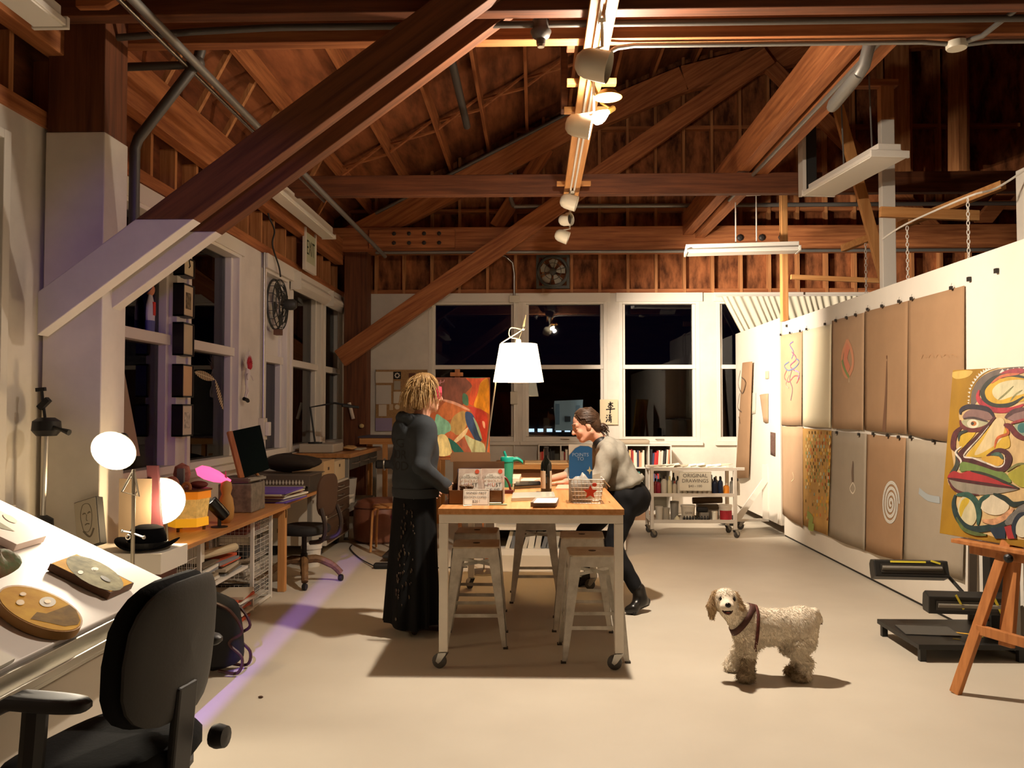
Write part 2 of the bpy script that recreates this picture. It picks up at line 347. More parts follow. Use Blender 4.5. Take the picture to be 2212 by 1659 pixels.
# ---- free-standing white display wall
XP = 2.93
wr = struct('wall_right', G().box(XP, XP+.1, -1, 9.85, .02, 2.515), mat('gallery_white', 'd8d1c4', .6, .3, var=.05, scale=1.5), 'white free-standing display wall', bevel=.004)
put('base_strip', G().box(XP+.01, XP+.09, -1, 9.85, 0, .02), BLACK, wr)
put('support_foot', G().box(XP+.1, XP+.7, 6.2, 6.3, 0.0, .08), PINEX, wr)
w2 = struct('wall_partition', G().box(XP-.03, XP+.05, 9.87, 12.0, .12, 2.57), mat('gallery_white', 'd8d1c4'), 'white wheeled panel beyond the display wall', bevel=.004)
w3 = struct('wall_rear_panel', G().box(3.62, 3.74, 2.0, 6.28, 0, 3.28), WHITE, 'tall white panel rising behind the display wall')
struct('wall_far_side', G().box(8.9, 9, -4, 12.2, 0, 7), SHE); struct('wall_front', G().box(-3.1, 9, -4.1, -4, 0, 7.4), SHE)
# ================================================================ timbers
def timber(name, g, m, label, cat='beam', **k): return one(name, g, m, label, cat, kind='structure', bevel=.006, **k)
TY = [4.55, 4.91]
t1 = thing('roof_truss', 'double plank tie and brace of the truss beside the drafting table', 'roof truss', (-2.6, 4.73, 0), kind='structure')
for y_ in TY:
    put('tie_plank', G().box(-2.95, 7, y_-.05, y_+.05, 3.69, 4.03), WOODD if y_ < 4.7 else WOODX, t1, world=True, bevel=.006)
post = G().box(-2.77, -2.44, 4.60, 4.86, 3.07, 4.25); put('post', post, WOODP, t1, world=True, bevel=.006)
put('painted_post', G().box(-2.775, -2.435, 4.595, 4.865, 0, 3.07), WHITE, t1, world=True, bevel=.006, label='white painted lower post')
bd = V((1, 0, .74)).normalized()
zb = lambda x: 2.5+.74*(x+2.02); hv = .118; xl, xr, zc = -2.68, .55, 2.52
xb, xu = -2.02+(zc+hv-2.5)/.74, -2.02+(zc-hv-2.5)/.74
for y_ in (4.44, 4.755):
    put('brace', G().prism([(xu, zc), (xb, zc), (xr, zb(xr)-hv), (xr, zb(xr)+hv)], (0, y_+.05, 0), (1, 0, 0), (0, 0, 1), .10), wood('brace_dark', '7a4a2c', '573420', 'x', rot=(0, -.637, 0)), t1, world=True, bevel=.005)
    put('painted_brace', G().prism([(xl, zb(xl)-hv), (xb, zc), (xu, zc), (xl, zb(xl)+hv)], (0, y_+.052, 0), (1, 0, 0), (0, 0, 1), .104), WHITE, t1, world=True, bevel=.005, label='white painted foot of the brace')
# gusset with bolts at the head of the near post
g = G().prism([(0, 0), (.42, .0), (.3, -.22), (.16, -.3), (0, -.3)], (-2.5, 4.44, 3.99), (1, 0, 0), (0, 0, 1), .05); put('gusset', g, WOODX, t1, world=True, bevel=.004)
g = G()
for q in ((-2.42, 3.9), (-2.3, 3.83), (-2.2, 3.92), (-2.37, 3.77)): g.lathe([(.025, 0), (.022, .015), (.008, .022), (.008, .035)], (q[0], 4.44, q[1]), 8, Matrix.Rotation(PI/2, 3, 'X'))
put('bolt_heads', g, flat('2a2320', .6), t1, world=True)
t2 = thing('roof_truss', 'bolted truss standing against the end wall studs', 'roof truss', (0, 11.6, 3.69), kind='structure')
put('tie_beam', G().box(-2.9, 8, 11.48, 11.78, 3.69, 4.03), WOODX, t2, world=True, bevel=.006)
put('splice_plate', G().box(-2.3, -1.1, 11.42, 11.48, 3.73, 3.99), WOODX, t2, world=True, bevel=.004)
for bx in (-1.95, -1.74, -1.53, -1.32):
    for bz in (3.8, 3.93): put('bolt', G().lathe([(.03, 0), (.026, .014), (.01, .02)], (bx, 11.42, bz), 8, Matrix.Rotation(PI/2, 3, 'X')), flat('2a2320', .6), t2, world=True)
for bx in (2.85, 3.15, 3.42): put('bolt', G().lathe([(.05, 0), (.045, .014), (.02, .03)], (bx, 11.48, 3.86), 8, Matrix.Rotation(PI/2, 3, 'X')), flat('2a2320', .6), t2, world=True)
put('post', G().box(-2.66, -2.34, 11.5, 11.8, 0, 3.7), WOODP, t2, world=True, bevel=.006)
tc_ = [(-2.9, 3.72), (.56, 5.49), (2.1, 6.12), (4.0, 6.58), (6.5, 6.8)]
for (a, b), (c, d) in zip(tc_, tc_[1:]): put('top_chord', G().bar((a, 11.6, b), (c, 11.6, d), .14, .36), WOODT, t2, world=True, bevel=.006)
def yb(p0, p1, Y, w_, h, name, m=WOODX, par=t2): put(name, G().bar(aY(*p0, Y), aY(*p1, Y), w_, h), m, par, world=True, bevel=.005)
yb((735, 775), (1660, 122), 11.36, .12, .25, 'brace', WOODT)
yb((1182, 322), (1072, 492), 11.6, .12, .2, 'web', wood('beam_tilt3', 'a8683c', '7a4426', 'x', rot=(0, -1.0, 0)))
yb((1648, 128), (2020, 500), 11.55, .12, .19, 'web', WOODK)
yb((2190, 395), (2110, 495), 11.6, .12, .2, 'web')
put('ridge_post', G().box(4.95, 5.2, 11.5, 11.7, 4.0, 6.7), WOODZ, t2, world=True)
yb((2068, 90), (2068, 375), 11.65, .12, .3, 'king_post', WOODZ)
timber('cross_beam', G().box(-2.75, 6, 8.36, 8.46, 3.67, 3.88), WOODD, 'single dark beam crossing above the lamp, under the roof')
timber('wall_plate', G().box(-2.79, -2.68, -2, 11.5, 3.51, 3.87), WOODY, 'orange brown wall plate along the top of the tall windows')
g = G(); g.box(2.06, 2.19, 4.9, 11.5, 3.9, 4.2); timber('purlin_beam', g, WOODY, 'paired beam carrying the grey conduit, half toward the tie beam')
g = G(); g.box(2.23, 2.36, 4.9, 11.5, 3.86, 4.16); timber('purlin_beam', g, WOODY, 'paired beam next to the white hanging panel lamp')

# added unseen lamp behind the viewer: slotted shutter shaped to throw the violet streak over the floor
t = thing('added_slit_lamp', 'added black lamp with slotted shutter, unseen behind the viewer', 'added lamp', (VL.x, VL.y, 0)); A_, B_ = V((-1.62, 3.9, 0)), V((-1.82, 8.4, 0)); e1 = (B_-A_).normalized(); fw = ((A_+B_)/2-VL).normalized(); e2 = fw.cross(e1).normalized()
k_ = .07; i0, i1 = VL+(A_-VL)*k_, VL+(B_-VL)*k_; hw = .0055; o0, o1 = i0-e1*.3, i1+e1*1.3
put('shutter', G().add([i0-e2*hw*.7, i0+e2*hw*.7, i1+e2*hw*1.5, i1-e2*hw*1.5, o0-e2*.3, o0+e2*.3, o1+e2*.3, o1-e2*.3], [(0, 1, 5, 4), (1, 2, 6, 5), (2, 3, 7, 6), (3, 0, 4, 7)]), BLACK, t, world=True)
put('stand', G().tube([(0, -.15, 0), (0, -.15, 3.4)], .015, 8), BLACK, t)
put('housing', G().lathe([(1e-5, -.3), (.12, -.28), (.13, -.05)], VL, 18, look(fw)), BLACK, t, world=True)
# ================================================================ lamps, pipes and sticks up in the timbers
WHEAT = mat('lamp_enamel', 'cfc8b4', .4, .5); BULB = glow('bulb', 'ffe9c0', 90)
t = thing('track_light_rail', 'long board with white track for the spotlights under the beams', 'track rail', (.37, 6.4, 3.6))
put('board', G().box(.295, .445, 3.9, 8.6, 3.625, 3.66), PINEY, t, world=True, bevel=.003)
g = G(); g.box(.345, .36, 3.9, 8.56, 3.6, 3.624); g.box(.38, .395, 3.9, 8.56, 3.6, 3.624); put('track', g, WHITE, t, world=True)
for y_ in (5.5, 6.02, 8.0): put('cleat', G().box(.22, .55, y_-.03, y_+.03, 3.661, 3.70), PINEX, t, world=True, bevel=.003)
for y_, z_ in ((5.02, 5.2), (6.1, 5.6)): timber('hanger_board', G().box(.2, .25, y_-.06, y_+.06, 3.70, z_), WOODD, 'upright board hanging from the roof %s' % ('beside the truss tie' if y_ < 5.5 else 'between truss tie and cross beam'))
def spot(loc, ax, s, label, inner='e8e0c8', arm_top=3.6):
    t = thing('track_spotlight', label, 'spotlight', loc, group='track spotlights'); M = look(ax); a = V(ax).normalized()
    g = G().lathe([(1e-5, -.85*s), (.3*s, -.8*s), (.5*s, -.62*s), (.6*s, -.35*s), (.62*s, 0), (.63*s, .55*s), (.6*s, .55*s), (.58*s, 0), (.5*s, -.5*s), (1e-5, -.7*s)], (0, 0, 0), 28, M)
    put('housing', g, WHEAT, t, smooth=True)
    put('lamp_bulb', G().lathe([(1e-5, -.5*s), (.3*s, -.3*s), (.46*s, .2*s), (.44*s, .3*s), (1e-5, .34*s)], (0, 0, 0), 20, M), flat(inner, .3), t, smooth=True)
    dz = arm_top-loc[2]; g = G(); g.tube([(.37-loc[0], 0, dz), (.37-loc[0], 0, .75*s), (-.1*s, 0, .6*s)], .009, 8); g.cbox((.37-loc[0], 0, dz-.012), (.035, .08, .025)); put('arm', g, WHEAT, t)
    return t
spot((.335, 4.45, 3.36), (.92, -.2, -.28), .135, 'large bell spotlight hanging closest to the near truss tie', '3a3630')
spot((.29, 5.10, 3.25), (.95, -.06, -.2), .115, 'bell spotlight hanging just below the glowing flood bulb')
spot((.35, 8.0, 3.5), (.9, -.1, -.3), .12, 'topmost of the three small spotlights below the cross beam', 'fff2d0')
spot((.33, 8.4, 3.42), (.8, -.55, -.02), .1, 'middle of the three small spotlights, its dark mouth open', '3a3630')
spot((.30, 8.55, 3.28), (.9, -.05, -.35), .105, 'lowest of the three small spotlights below the cross beam', 'fff2d0')
t = thing('flood_lamp', 'bare glowing flood bulb in a brass clamp on the track', 'lamp', (.43, 5.2, 3.35), group='track lamps')
M = look((-.62, -.35, -.5))
put('bulb', G().lathe([(.012, -.06), (.018, -.045), (.036, .0), (.042, .03), (.036, .06), (1e-5, .082)], (0, 0, 0), 20, M), BULB, t, smooth=True)
g = G().lathe([(.018, -.11), (.018, -.055)], (0, 0, 0), 12, M); g.tube([M @ V((0, 0, -.09)), (0, .06, .1), (-.06, .06, .25)], .008, 8); put('clamp', g, metalm('b08d4a'), t, smooth=True); put('hood', G().lathe([(.02, .13), (.05, .12), (.08, .085), (.088, .08), (.05, .115), (1e-5, .125)], (.03, -.09, -.0), 22), metalm('b08d4a'), t, smooth=True)
# white fluorescent fittings
def fitting(name, label, c, L, wd, rz, h=.1, cat='ceiling light', group='white fluorescent fittings'):
    t = thing(name, label, cat, c, rz, group)
    a, b = wd/2, wd/2*.62
    g = G(); pr_ = [(-a, 0), (a, 0), (a, .03), (b, .055), (b, h), (-b, h), (-b, .055), (-a, .03)]
    g.prism([(x, z) for x, z in pr_], (0, L/2, 0), (1, 0, 0), (0, 0, 1), L); put('body', g, WPLAIN, t, bevel=.004)
    for s in (-1, 1): put('end_cap', G().box(-a-.006, a+.006, s*L/2-.012, s*L/2+.012, -.012, .045), WPLAIN, t, bevel=.003)
    put('diffuser', G().box(-a+.01, a-.01, -L/2+.02, L/2-.02, -.008, .0), mat('diffuser', 'e8e4da', .5), t)
    return t
t = fitting('ceiling_light', 'white panel lamp tilted across the view beside the paired beam', (2.745, 7.2, 3.5), 1.22, .31, math.atan2(-.15, -1.2)+PI)
for s in (-.35, .12): put('hanging_rod', G().tube([(0, s, .1), (-.02, s, .75)], .007, 6), GREYPIPE, t)
t = fitting('ceiling_light', 'white lamp hung level on two rods over the bookcase end', (2.37, 9.5, 3.28), 1.25, .24, PI/2-.12, .1)
for s in (.06, -.17): put('hanging_rod', G().tube([(0, s, .1), (0, s, .66)], .008, 6), WPLAIN, t)
put('canopy', G().tube([(0, -.24, .69), (0, -.22, .69), (0, .17, .69), (0, .19, .69)], [.02, .04, .04, .02], 12), WPLAIN, t, smooth=True)
put('wood_block', G().box(-.15, .15, -.1, .1, .72, .8), WOODX, t)
fitting('ceiling_light', 'white strip lamp running along the wall above the tall windows', (-2.5, 8.6, 3.57), 2.75, .16, 0, .13)
fitting('ceiling_light', 'white strip lamp end over the drafting table', (-2.28, 3.1, 3.3), 1.4, .16, 0, .1)
# pipes
def pipe(pts, r, label, name='conduit', m=GREYPIPE, cat='pipe', group='pipes under the roof', joints=()):
    g = G(); g.tube(pts, r, 10)
    for i in joints: p = V(pts[i]); g.ell(p, r*1.5, 10, 6)
    return one(name, g, m, label, cat, group, smooth=True)
DPIPE = mat('dark_pipe', '55504a', .5, .5, .4)
pipe([(-2.6, 4.73, 3.66), (-2.0, 4.73, 3.70), (-1.5, 4.73, 3.72), (2.95, 4.73, 3.72)], .02, 'dark conduit laid between the two tie planks', m=DPIPE)
pipe([(.43, 4.91, 3.62), (.5, 4.91, 3.655), (.6, 4.91, 3.668), (2.3, 4.91, 3.668), (2.45, 4.91, 3.655)], .014, 'bright thin conduit under the tie plank, ending at round box')
g = G().lathe([(.055, 0), (.06, .01), (.06, .04), (1e-5, .045)], (2.5, 4.91, 3.625), 20); one('junction_box', g, WHEAT, 'round white junction box under the near truss tie', 'electrical box', smooth=True)
pipe([(2.53, 4.88, 3.655), (2.6, 4.82, 3.66), (2.72, 4.7, 3.75), (2.85, 4.6, 4.0)], .016, 'bent conduit rising from the round junction box')
pipe([(2.55, 4.91, 3.65), (2.7, 4.91, 3.668), (3.4, 4.91, 3.668)], .014, 'thin conduit leaving the round junction box toward the white panel')
pipe([(-2.05, 3.0, 3.59), (-2.05, 11.3, 3.59)], .026, 'long straight conduit running lengthwise over the desks')
pipe([(-2.13, 3.0, 3.6), (-2.13, 8.3, 3.6)], .014, 'thin bright conduit beside the long straight one', m=STEEL)
pipe([(-2.46, 5.0, 2.32), (-2.46, 5.0, 3.1), (-2.44, 5.0, 3.16), (-2.08, 5.0, 3.63), (-2.06, 5.0, 3.7), (-2.06, 5.0, 4.3)], .033, 'thick dark drain pipe climbing beside the white post', 'drain_pipe', DPIPE, joints=(3,))
pipe([(-2.06, 5.0, 3.62), (-2.6, 4.98, 3.60)], .025, 'dark branch pipe of the drain, going toward the post', 'drain_pipe', DPIPE)
pipe([(-.28, 11.38, 4.29), (7, 11.38, 4.29)], .03, 'grey conduit high across the end wall studs')
pipe([(-.28, 11.38, 4.29), (-.32, 11.38, 4.38), (-.32, 11.38, 4.75)], .03, 'stub of conduit turning up beside the brace')
pipe([(-2.2, 11.4, 3.66), (7, 11.4, 3.66)], .022, 'conduit running just below the end wall tie beam')
pipe([(-.62, 11.9, 3.72), (-.42, 11.9, 3.7), (-.31, 11.92, 3.6), (-.29, 11.95, 3.45), (-.29, 11.95, 3.12)], .018, 'conduit curving down to the box over the windows', m=STEEL)
pipe([(-.29, 11.965, 3.05), (-.29, 11.965, 1.75)], .012, 'white wiring pipe down between two end wall windows', m=WPLAIN)
pipe([(-.29, 11.965, 1.55), (-.29, 11.965, .75)], .012, 'white wiring pipe below the end wall socket box', m=WPLAIN)
one('junction_box', G().box(-.36, -.22, 11.93, 11.99, 3.03, 3.13), WHEAT, 'small box where the curved conduit meets the window trim', 'electrical box', bevel=.004)
one('socket_box', G().box(-.345, -.235, 11.94, 11.99, 1.56, 1.74), WHEAT, 'white socket box between two end wall windows', 'socket', bevel=.006)
pipe([(-.8, 5.6, 4.95), (-.79, 6.3, 4.85), (-.76, 9.3, 4.7)], .04, 'dark drain pipe slanting between the roof purlins', 'drain_pipe', DPIPE)
pipe([(-2.2, 11.35, 4.2), (.55, 11.3, 5.6)], .025, 'dark pipe climbing along the top chord', 'drain_pipe', DPIPE)
pipe([(2.21, 5.0, 3.84), (2.21, 9.4, 3.86)], .018, 'conduit tucked in the gap of the paired beam')
g = G(); g.tube([(2.1, 5.85, 3.62), (2.1, 5.80, 3.63), (2.1, 5.40, 3.66), (2.1, 5.34, 3.66)], [.035, .045, .045, .035], 14); g.tube([(2.1, 5.36, 3.66), (2.12, 5.32, 3.70), (2.15, 5.3, 3.84)], .04, 12)
one('pipe_elbow', g, GREYPIPE, 'short fat grey pipe with elbow under the paired beam', 'pipe', smooth=True)
t = thing('sprinkler_head', 'dark sprinkler fitting hanging from the conduit at the truss tie', 'sprinkler', (.04, 4.73, 3.6))
put('body', G().lathe([(.025, 0), (.028, .03), (.05, .045), (.06, .07), (.06, .08), (.045, .085), (.05, .14)], (0, 0, 0), 18), DPIPE, t, smooth=True)
put('nozzle', G().lathe([(.02, -.015), (.024, 0)], (0, 0, 0), 12), STEEL, t)
# loose uprights and sticks behind the display wall
t = thing('white_upright', 'white painted upright with bare wood top behind the display wall', 'post', (3.22, 7.6, 0))
put('painted_part', G().box(3.16, 3.28, 7.56, 7.64, 0, 4.13), WPLAIN, t, world=True, bevel=.004); put('bare_top', G().box(3.16, 3.28, 7.56, 7.64, 4.13, 4.44), WOODZ, t, world=True, bevel=.004)
put('arm', G().box(2.93, 3.32, 7.55, 7.65, 4.44, 4.50), WOODX, t, world=True, bevel=.004)
t = thing('steel_upright', 'black steel upright with white edge beside the hanging panel lamp', 'post', (2.72, 8.25, 3.6))
put('web', G().box(2.7, 2.8, 8.22, 8.34, 3.62, 4.75), flat('2c2c2b', .5), t, world=True, bevel=.004); put('white_edge', G().box(2.655, 2.69, 8.2, 8.34, 3.62, 4.75), WPLAIN, t, world=True)
def stick(a, b, w_, h, m, label): return one('wood_stick', G().bar(a, b, w_, h), m, label, 'lumber', 'loose sticks behind the display wall', bevel=.003)
stick((2.95, 8.05, 4.43), (4.07, 8.05, .02), .05, .1, PINEZ, 'pale stick leaning steeply behind the display wall')
stick((2.93, 9.76, 2.52), (2.93, 9.76, 4.1), .07, .1, PINEZ, 'upright pine stick standing at the end of the display wall')
stick((2.99, 9.7, 3.03), (4.05, 9.7, 2.98), .04, .055, PINEX, 'level stick low above the wall, fixed to the pine upright')
stick((3.19, 8.6, 3.15), (3.82, 6.8, 3.32), .06, .07, PINEX, 'long stick slanting up behind the white upright')
stick((3.03, 7.3, 3.22), (3.88, 7.3, 3.18), .05, .09, PINEX, 'short level stick crossing in front of the white upright')
def chain(x, y, z0, z1, label):
    g = G(); n = int((z1-z0)/.034)
    for i in range(n):
        z = z0+.034*i; u = (1, 0) if i % 2 else (0, 1)
        g.tube([(x+u[0]*.011*math.cos(a), y+u[1]*.011*math.cos(a), z+.017+.022*math.sin(a)) for a in [2*PI*k/8 for k in range(8)]], .0035, 4, closed=True)
    return one('chain', g, WPLAIN, label, 'chain', 'white chains above the display wall')
chain(3.13, 7.0, 2.55, 3.05, 'white chain hanging in the middle, below the short stick'); chain(3.22, 6.2, 2.55, 3.07, 'white chain closest to the tall rear panel'); chain(3.3, 8.3, 2.6, 3.2, 'white chain hanging closest to the pine upright')
one('cord', G().tube(smooth_path([(3.6, 6.1, 3.25), (3.4, 6.15, 3.12), (3.22, 6.2, 3.07), (3.13, 7.0, 3.05), (3.05, 7.3, 2.98)], 5), .008, 6), WPLAIN, 'white cord tied along the chains behind the display wall', 'cord')
# exhaust fan in the end wall
t = thing('exhaust_fan', 'square exhaust fan with pale blades among the end wall studs', 'fan', (.27, 11.93, 3.25))
def ring(g, c, r, rr, ax='y', n=32):
    e = {'y': lambda a: (c[0]+r*math.cos(a), c[1], c[2]+r*math.sin(a)), 'x': lambda a: (c[0], c[1]+r*math.cos(a), c[2]+r*math.sin(a)), 'z': lambda a: (c[0]+r*math.cos(a), c[1]+r*math.sin(a), c[2])}[ax]
    g.tube([e(2*PI*k/n) for k in range(n)], rr, 6, closed=True); return g
FG = flat('4a4a44', .5)
g = G(); g.box(-.24, .24, 0, .02, -.02, .02); g.box(-.24, .24, 0, .02, .43, .47); g.box(-.24, -.2, 0, .02, .02, .43); g.box(.2, .24, 0, .02, .02, .43); ring(g, (0, .0, .225), .215, .022); put('frame', g, FG, t)
g = G(); ring(g, (0, -.03, .225), .2, .006); ring(g, (0, -.035, .225), .12, .004)
for k in range(6): a = PI*k/3+.3; g.tube([(.04*math.cos(a), -.04, .225+.04*math.sin(a)), (.21*math.cos(a), -.02, .225+.21*math.sin(a))], .005, 5)
put('guard', g, FG, t)
for k in range(5):
    a = 2*PI*k/5+.3; pts = [(.035, -.3), (.1, -.5), (.18, -.42), (.19, .0), (.17, .35), (.08, .35)]
    g = G(); g.prism([(r*math.cos(a+d), r*math.sin(a+d)) for r, d in pts], (0, .03, .225), (1, 0, 0), (0, 0, 1), .004); put('blade', g, flat('a9a595', .5), t)
put('motor', G().lathe([(1e-5, 0), (.045, .005), (.05, .02), (.05, .08), (1e-5, .09)], (0, .05, .225), 16, Matrix.Rotation(PI/2, 3, 'X')), FG, t, smooth=True)
# wall fan by the window post
t = thing('wall_fan', 'dark round fan fixed in the white window panel', 'fan', (XL+.0, 8.86, 2.35)); FD = flat('3a3a34', .5)
g = G(); 
for r in (.27, .2, .13): ring(g, (.06+.05*(1-r/.27), 0, .27), r, .006, 'x', 28)
for r in (.27,): ring(g, (.0, 0, .27), r, .012, 'x', 28)
for k in range(18): a = 2*PI*k/18; g.tube([(.12, .05*math.cos(a), .27+.05*math.sin(a)), (.1, .16*math.cos(a), .27+.16*math.sin(a)), (.05, .27*math.cos(a), .27+.27*math.sin(a)), (.0, .27*math.cos(a), .27+.27*math.sin(a))], .004, 4)
put('cage', g, FD, t)
put('motor', G().lathe([(.05, .1), (.06, .12), (.06, .2), (.04, .23), (1e-5, .235)], (0, 0, .27), 16, Matrix.Rotation(PI/2, 3, 'Y')), FD, t, smooth=True)
for k in range(4):
    a = PI*k/2+.4; g = G().prism([(r*math.cos(a+d), r*math.sin(a+d)) for r, d in [(.04, -.3), (.14, -.5), (.24, -.35), (.25, .3), (.1, .3)]], (.04, 0, .27), (0, 1, 0), (0, 0, 1), .004); put('blade', g, FD, t)
put('bracket', G().box(.0, .07, -.05, .05, -.06, .0), flat('6b4a35'), t)
one('cord', G().tube(smooth_path([(-2.72, 8.38, 3.66), (-2.74, 8.42, 3.5), (-2.70, 8.5, 3.35), (-2.72, 8.5, 3.2), (-2.70, 8.66, 3.0), (-2.7, 8.72, 2.9)], 6), .009, 6), BLACK, 'black cord looping down to the dark wall fan', 'cord')
pipe([(-2.77, 8.40, 1.4), (-2.77, 8.40, 3.1)], .014, 'bright conduit down the window post beside the wall fan', m=STEEL, group=None)
t = thing('socket_box', 'socket box with white plugs at the foot of the post conduit', 'socket', (-2.77, 8.40, 1.18))
put('box', G().box(-.03, .03, -.05, .05, 0, .22), WHEAT, t, bevel=.004); put('plug', G().box(.03, .07, -.03, .05, .04, .18), WPLAIN, t, bevel=.006)
t = thing('exit_sign', 'EXIT sign with white frame above the tall windows', 'sign', (-2.68, 9.78, 3.12))
g = G(); g.box(-.02, .02, -.2, .2, 0, .1); g.box(-.02, .02, -.24, -.2, 0, .5); g.box(-.02, .02, .2, .24, 0, .5); put('frame', g, WPLAIN, t, bevel=.003)
put('panel', G().box(-.012, .012, -.2, .2, .1, .45), mat('exit_panel', 'b9bb9d', .4), t)
put('lettering', letters('EXIT', .2, (.0125, 0, .27), (0, .85, 0), (0, 0, 1.25)), flat('20301f'), t)
# ================================================================ window side: drafting table, desks, cabinets
TW = mat('tabletop_white', 'e4ddd6', .45, .4, var=.04, scale=3); ALU = metalm('b5b1a6', .35)
BO = V((-1.476, 0, .78)); BU = V((-.906, 0, .4226)); BN = V((.4226, 0, .906))       # drafting board: low edge, up-slope, normal
def aB(u, v, h=0):
    o = BO+BN*h; d = ray(u, v); return CAMP+d*((o-CAMP).dot(BN)/d.dot(BN))
t = thing('drafting_table', 'white tilted drafting table standing by the windows', 'table', (-1.9, 2.3, 0))
g = G(); g.cbox(BO+BU*.5+V((0, 2.29, 0))-BN*.02, (1.0, 2.2, .036), Matrix((BU, V((0, -1, 0)), BN)).transposed()); put('tabletop', g, TW, t, world=True, bevel=.004)
g = G(); g.box(-1.478, -1.46, 1.19, 3.39, .70, .765); g.box(-1.46, -1.41, 1.19, 3.39, .70, .712); g.box(-1.418, -1.41, 1.19, 3.39, .712, .735); put('pencil_rail', g, ALU, t, world=True, bevel=.002)
g = G(); g.box(-2.35, -1.62, 1.19, 3.36, .0, .68); put('cabinet_body', g, mat('cab_white', 'cfc6b8', .5), t, world=True, bevel=.005)
g = G().add([(-1.55, 3.35, .62), (-2.35, 3.35, .62), (-2.35, 3.35, 1.14), (-1.55, 3.35, .77), (-1.55, 3.31, .62), (-2.35, 3.31, .62), (-2.35, 3.31, 1.14), (-1.55, 3.31, .77)], [(3,2,1,0),(4,5,6,7),(0,1,5,4),(1,2,6,5),(2,3,7,6),(3,0,4,7)]); put('side_panel', g, MATS['cab_white'], t, world=True)
for z0 in (.03, .32):
    d_ = put('drawer', G().box(-1.62, -1.598, 1.2, 3.34, z0, z0+.27), MATS['cab_white'], t, world=True, bevel=.004)
    put('handle', G().box(-1.598, -1.582, 2.1, 2.4, z0+.2, z0+.215), ALU, d_, world=True)
def on_board(name, px, h, m, label, cat, paint=None, **k):
    P_ = [aB(u, v, h) for u, v in px]; lo = [p-BN*(h-.001) for p in P_]; n = len(P_); t = thing(name, label, cat, sum(lo, V((0, 0, 0)))/n, 0)
    put('panel', G().add(lo+P_, [tuple(range(n))[::-1], tuple(range(n, 2*n))]+[(i, (i+1) % n, n+(i+1) % n, n+i) for i in range(n)]), m, t, world=True, **k)
    for i, (nm, pts, mm) in enumerate(paint or []):
        q = [aB(u, v, h+.0012+.0006*i) for u, v in pts]; put(nm, G().add(q, [tuple(range(len(q)))]), mm, t, world=True)
    return t
def ell2(cx_, cy_, a, b, ang=0, n=20): return [(cx_+a*math.cos(2*PI*k/n)*math.cos(ang)-b*math.sin(2*PI*k/n)*math.sin(ang), cy_+a*math.cos(2*PI*k/n)*math.sin(ang)+b*math.sin(2*PI*k/n)*math.cos(ang)) for k in range(n)][::-1]
OC = mat('ochre_paint', 'd8a83c', .8, .1, col2='c08a2a', scale=9)
on_board('small_painting', [(166, 1195), (108, 1217), (239, 1281), (290, 1259)], .028, flat('5a3b22'), 'small ochre picture of a grey face lying flat on the drafting table', 'painting', [
    ('ochre_ground', [(166, 1197), (112, 1217), (239, 1278), (286, 1259)], OC), ('grey_face', ell2(205, 1238, 68, 26, .46), mat('grey_face', 'a39d7c', .9, col2='6f6a52', scale=14)),
    ('eye', ell2(205, 1229, 8, 4), PAPERW), ('eye', ell2(174, 1236, 6, 4), PAPERW), ('pupil', ell2(205, 1229, 4, 2.4), flat('c0b083')), ('mouth', ell2(228, 1250, 12, 4, .5), flat('55503f'))], bevel=.002)
on_board('oval_plaque', ell2(87, 1314, 97, 40, .36, 36), .03, mat('oval_edge', 'a5793f', .6), 'oval ochre plaque with pale eye rings, closest to the pencil rail', 'plaque', [
    ('ochre_ground', ell2(87, 1314, 93, 37, .36, 36), OC), ('dark_stain', [(72, 1330), (80, 1322), (100, 1325), (125, 1316), (150, 1306), (165, 1318), (173, 1340), (168, 1349), (140, 1353), (110, 1346), (66, 1337)][::-1], mat('stain', '8b6a2c', .9, col2='6d5122', scale=20)),
    ('eye_ring', ell2(103, 1300, 18, 11), PAPERW), ('eye_ring', ell2(44, 1301, 9, 6), flat('b98f3d')), ('eye_ring', ell2(50, 1283, 7, 4), flat('b98f3d')), ('eye_centre', ell2(103, 1299, 7, 4), flat('d0a65a'))], smooth=True)
on_board('drawing_book', [(-60, 1069), (-95, 1115), (36, 1176), (101, 1157)], .03, flat('e3cfc4'), 'pale block with a bird drawing at the table edge farthest from the chair', 'book', [
    ('dark_wing', [(-40, 1108), (0, 1128), (33, 1148), (5, 1142), (-40, 1125)][::-1], flat('8d8871')), ('pencil_marks', ell2(22, 1120, 17, 6, .5), flat('cfc6b0'))], bevel=.002)
g = G(); c0 = aB(15, 1238, .02)
g.surf(lambda u, v: c0+V((0, -.1, 0))+BU*(.07*math.cos(2*PI*u)*math.sin(PI*v)*(1+.2*math.sin(9*u)))+V((0, 1, 0))*(.10*math.sin(2*PI*u)*math.sin(PI*v))+BN*(.05-.04*math.cos(PI*v)+.01*math.sin(14*u+6*v)), 22, 10, True)
one('clay_mask', g, mat('clay', '7a5f48', .8, col2='55663f', scale=30, bump=.4), 'dark crumpled mask piece lying on the drafting table at the picture edge', 'mask', smooth=True)
on_board('white_sheet', [(-60, 1400), (-60, 1470), (33, 1422), (0, 1404)], .012, PAPERW, 'white card at the lower corner of the drafting table', 'card')
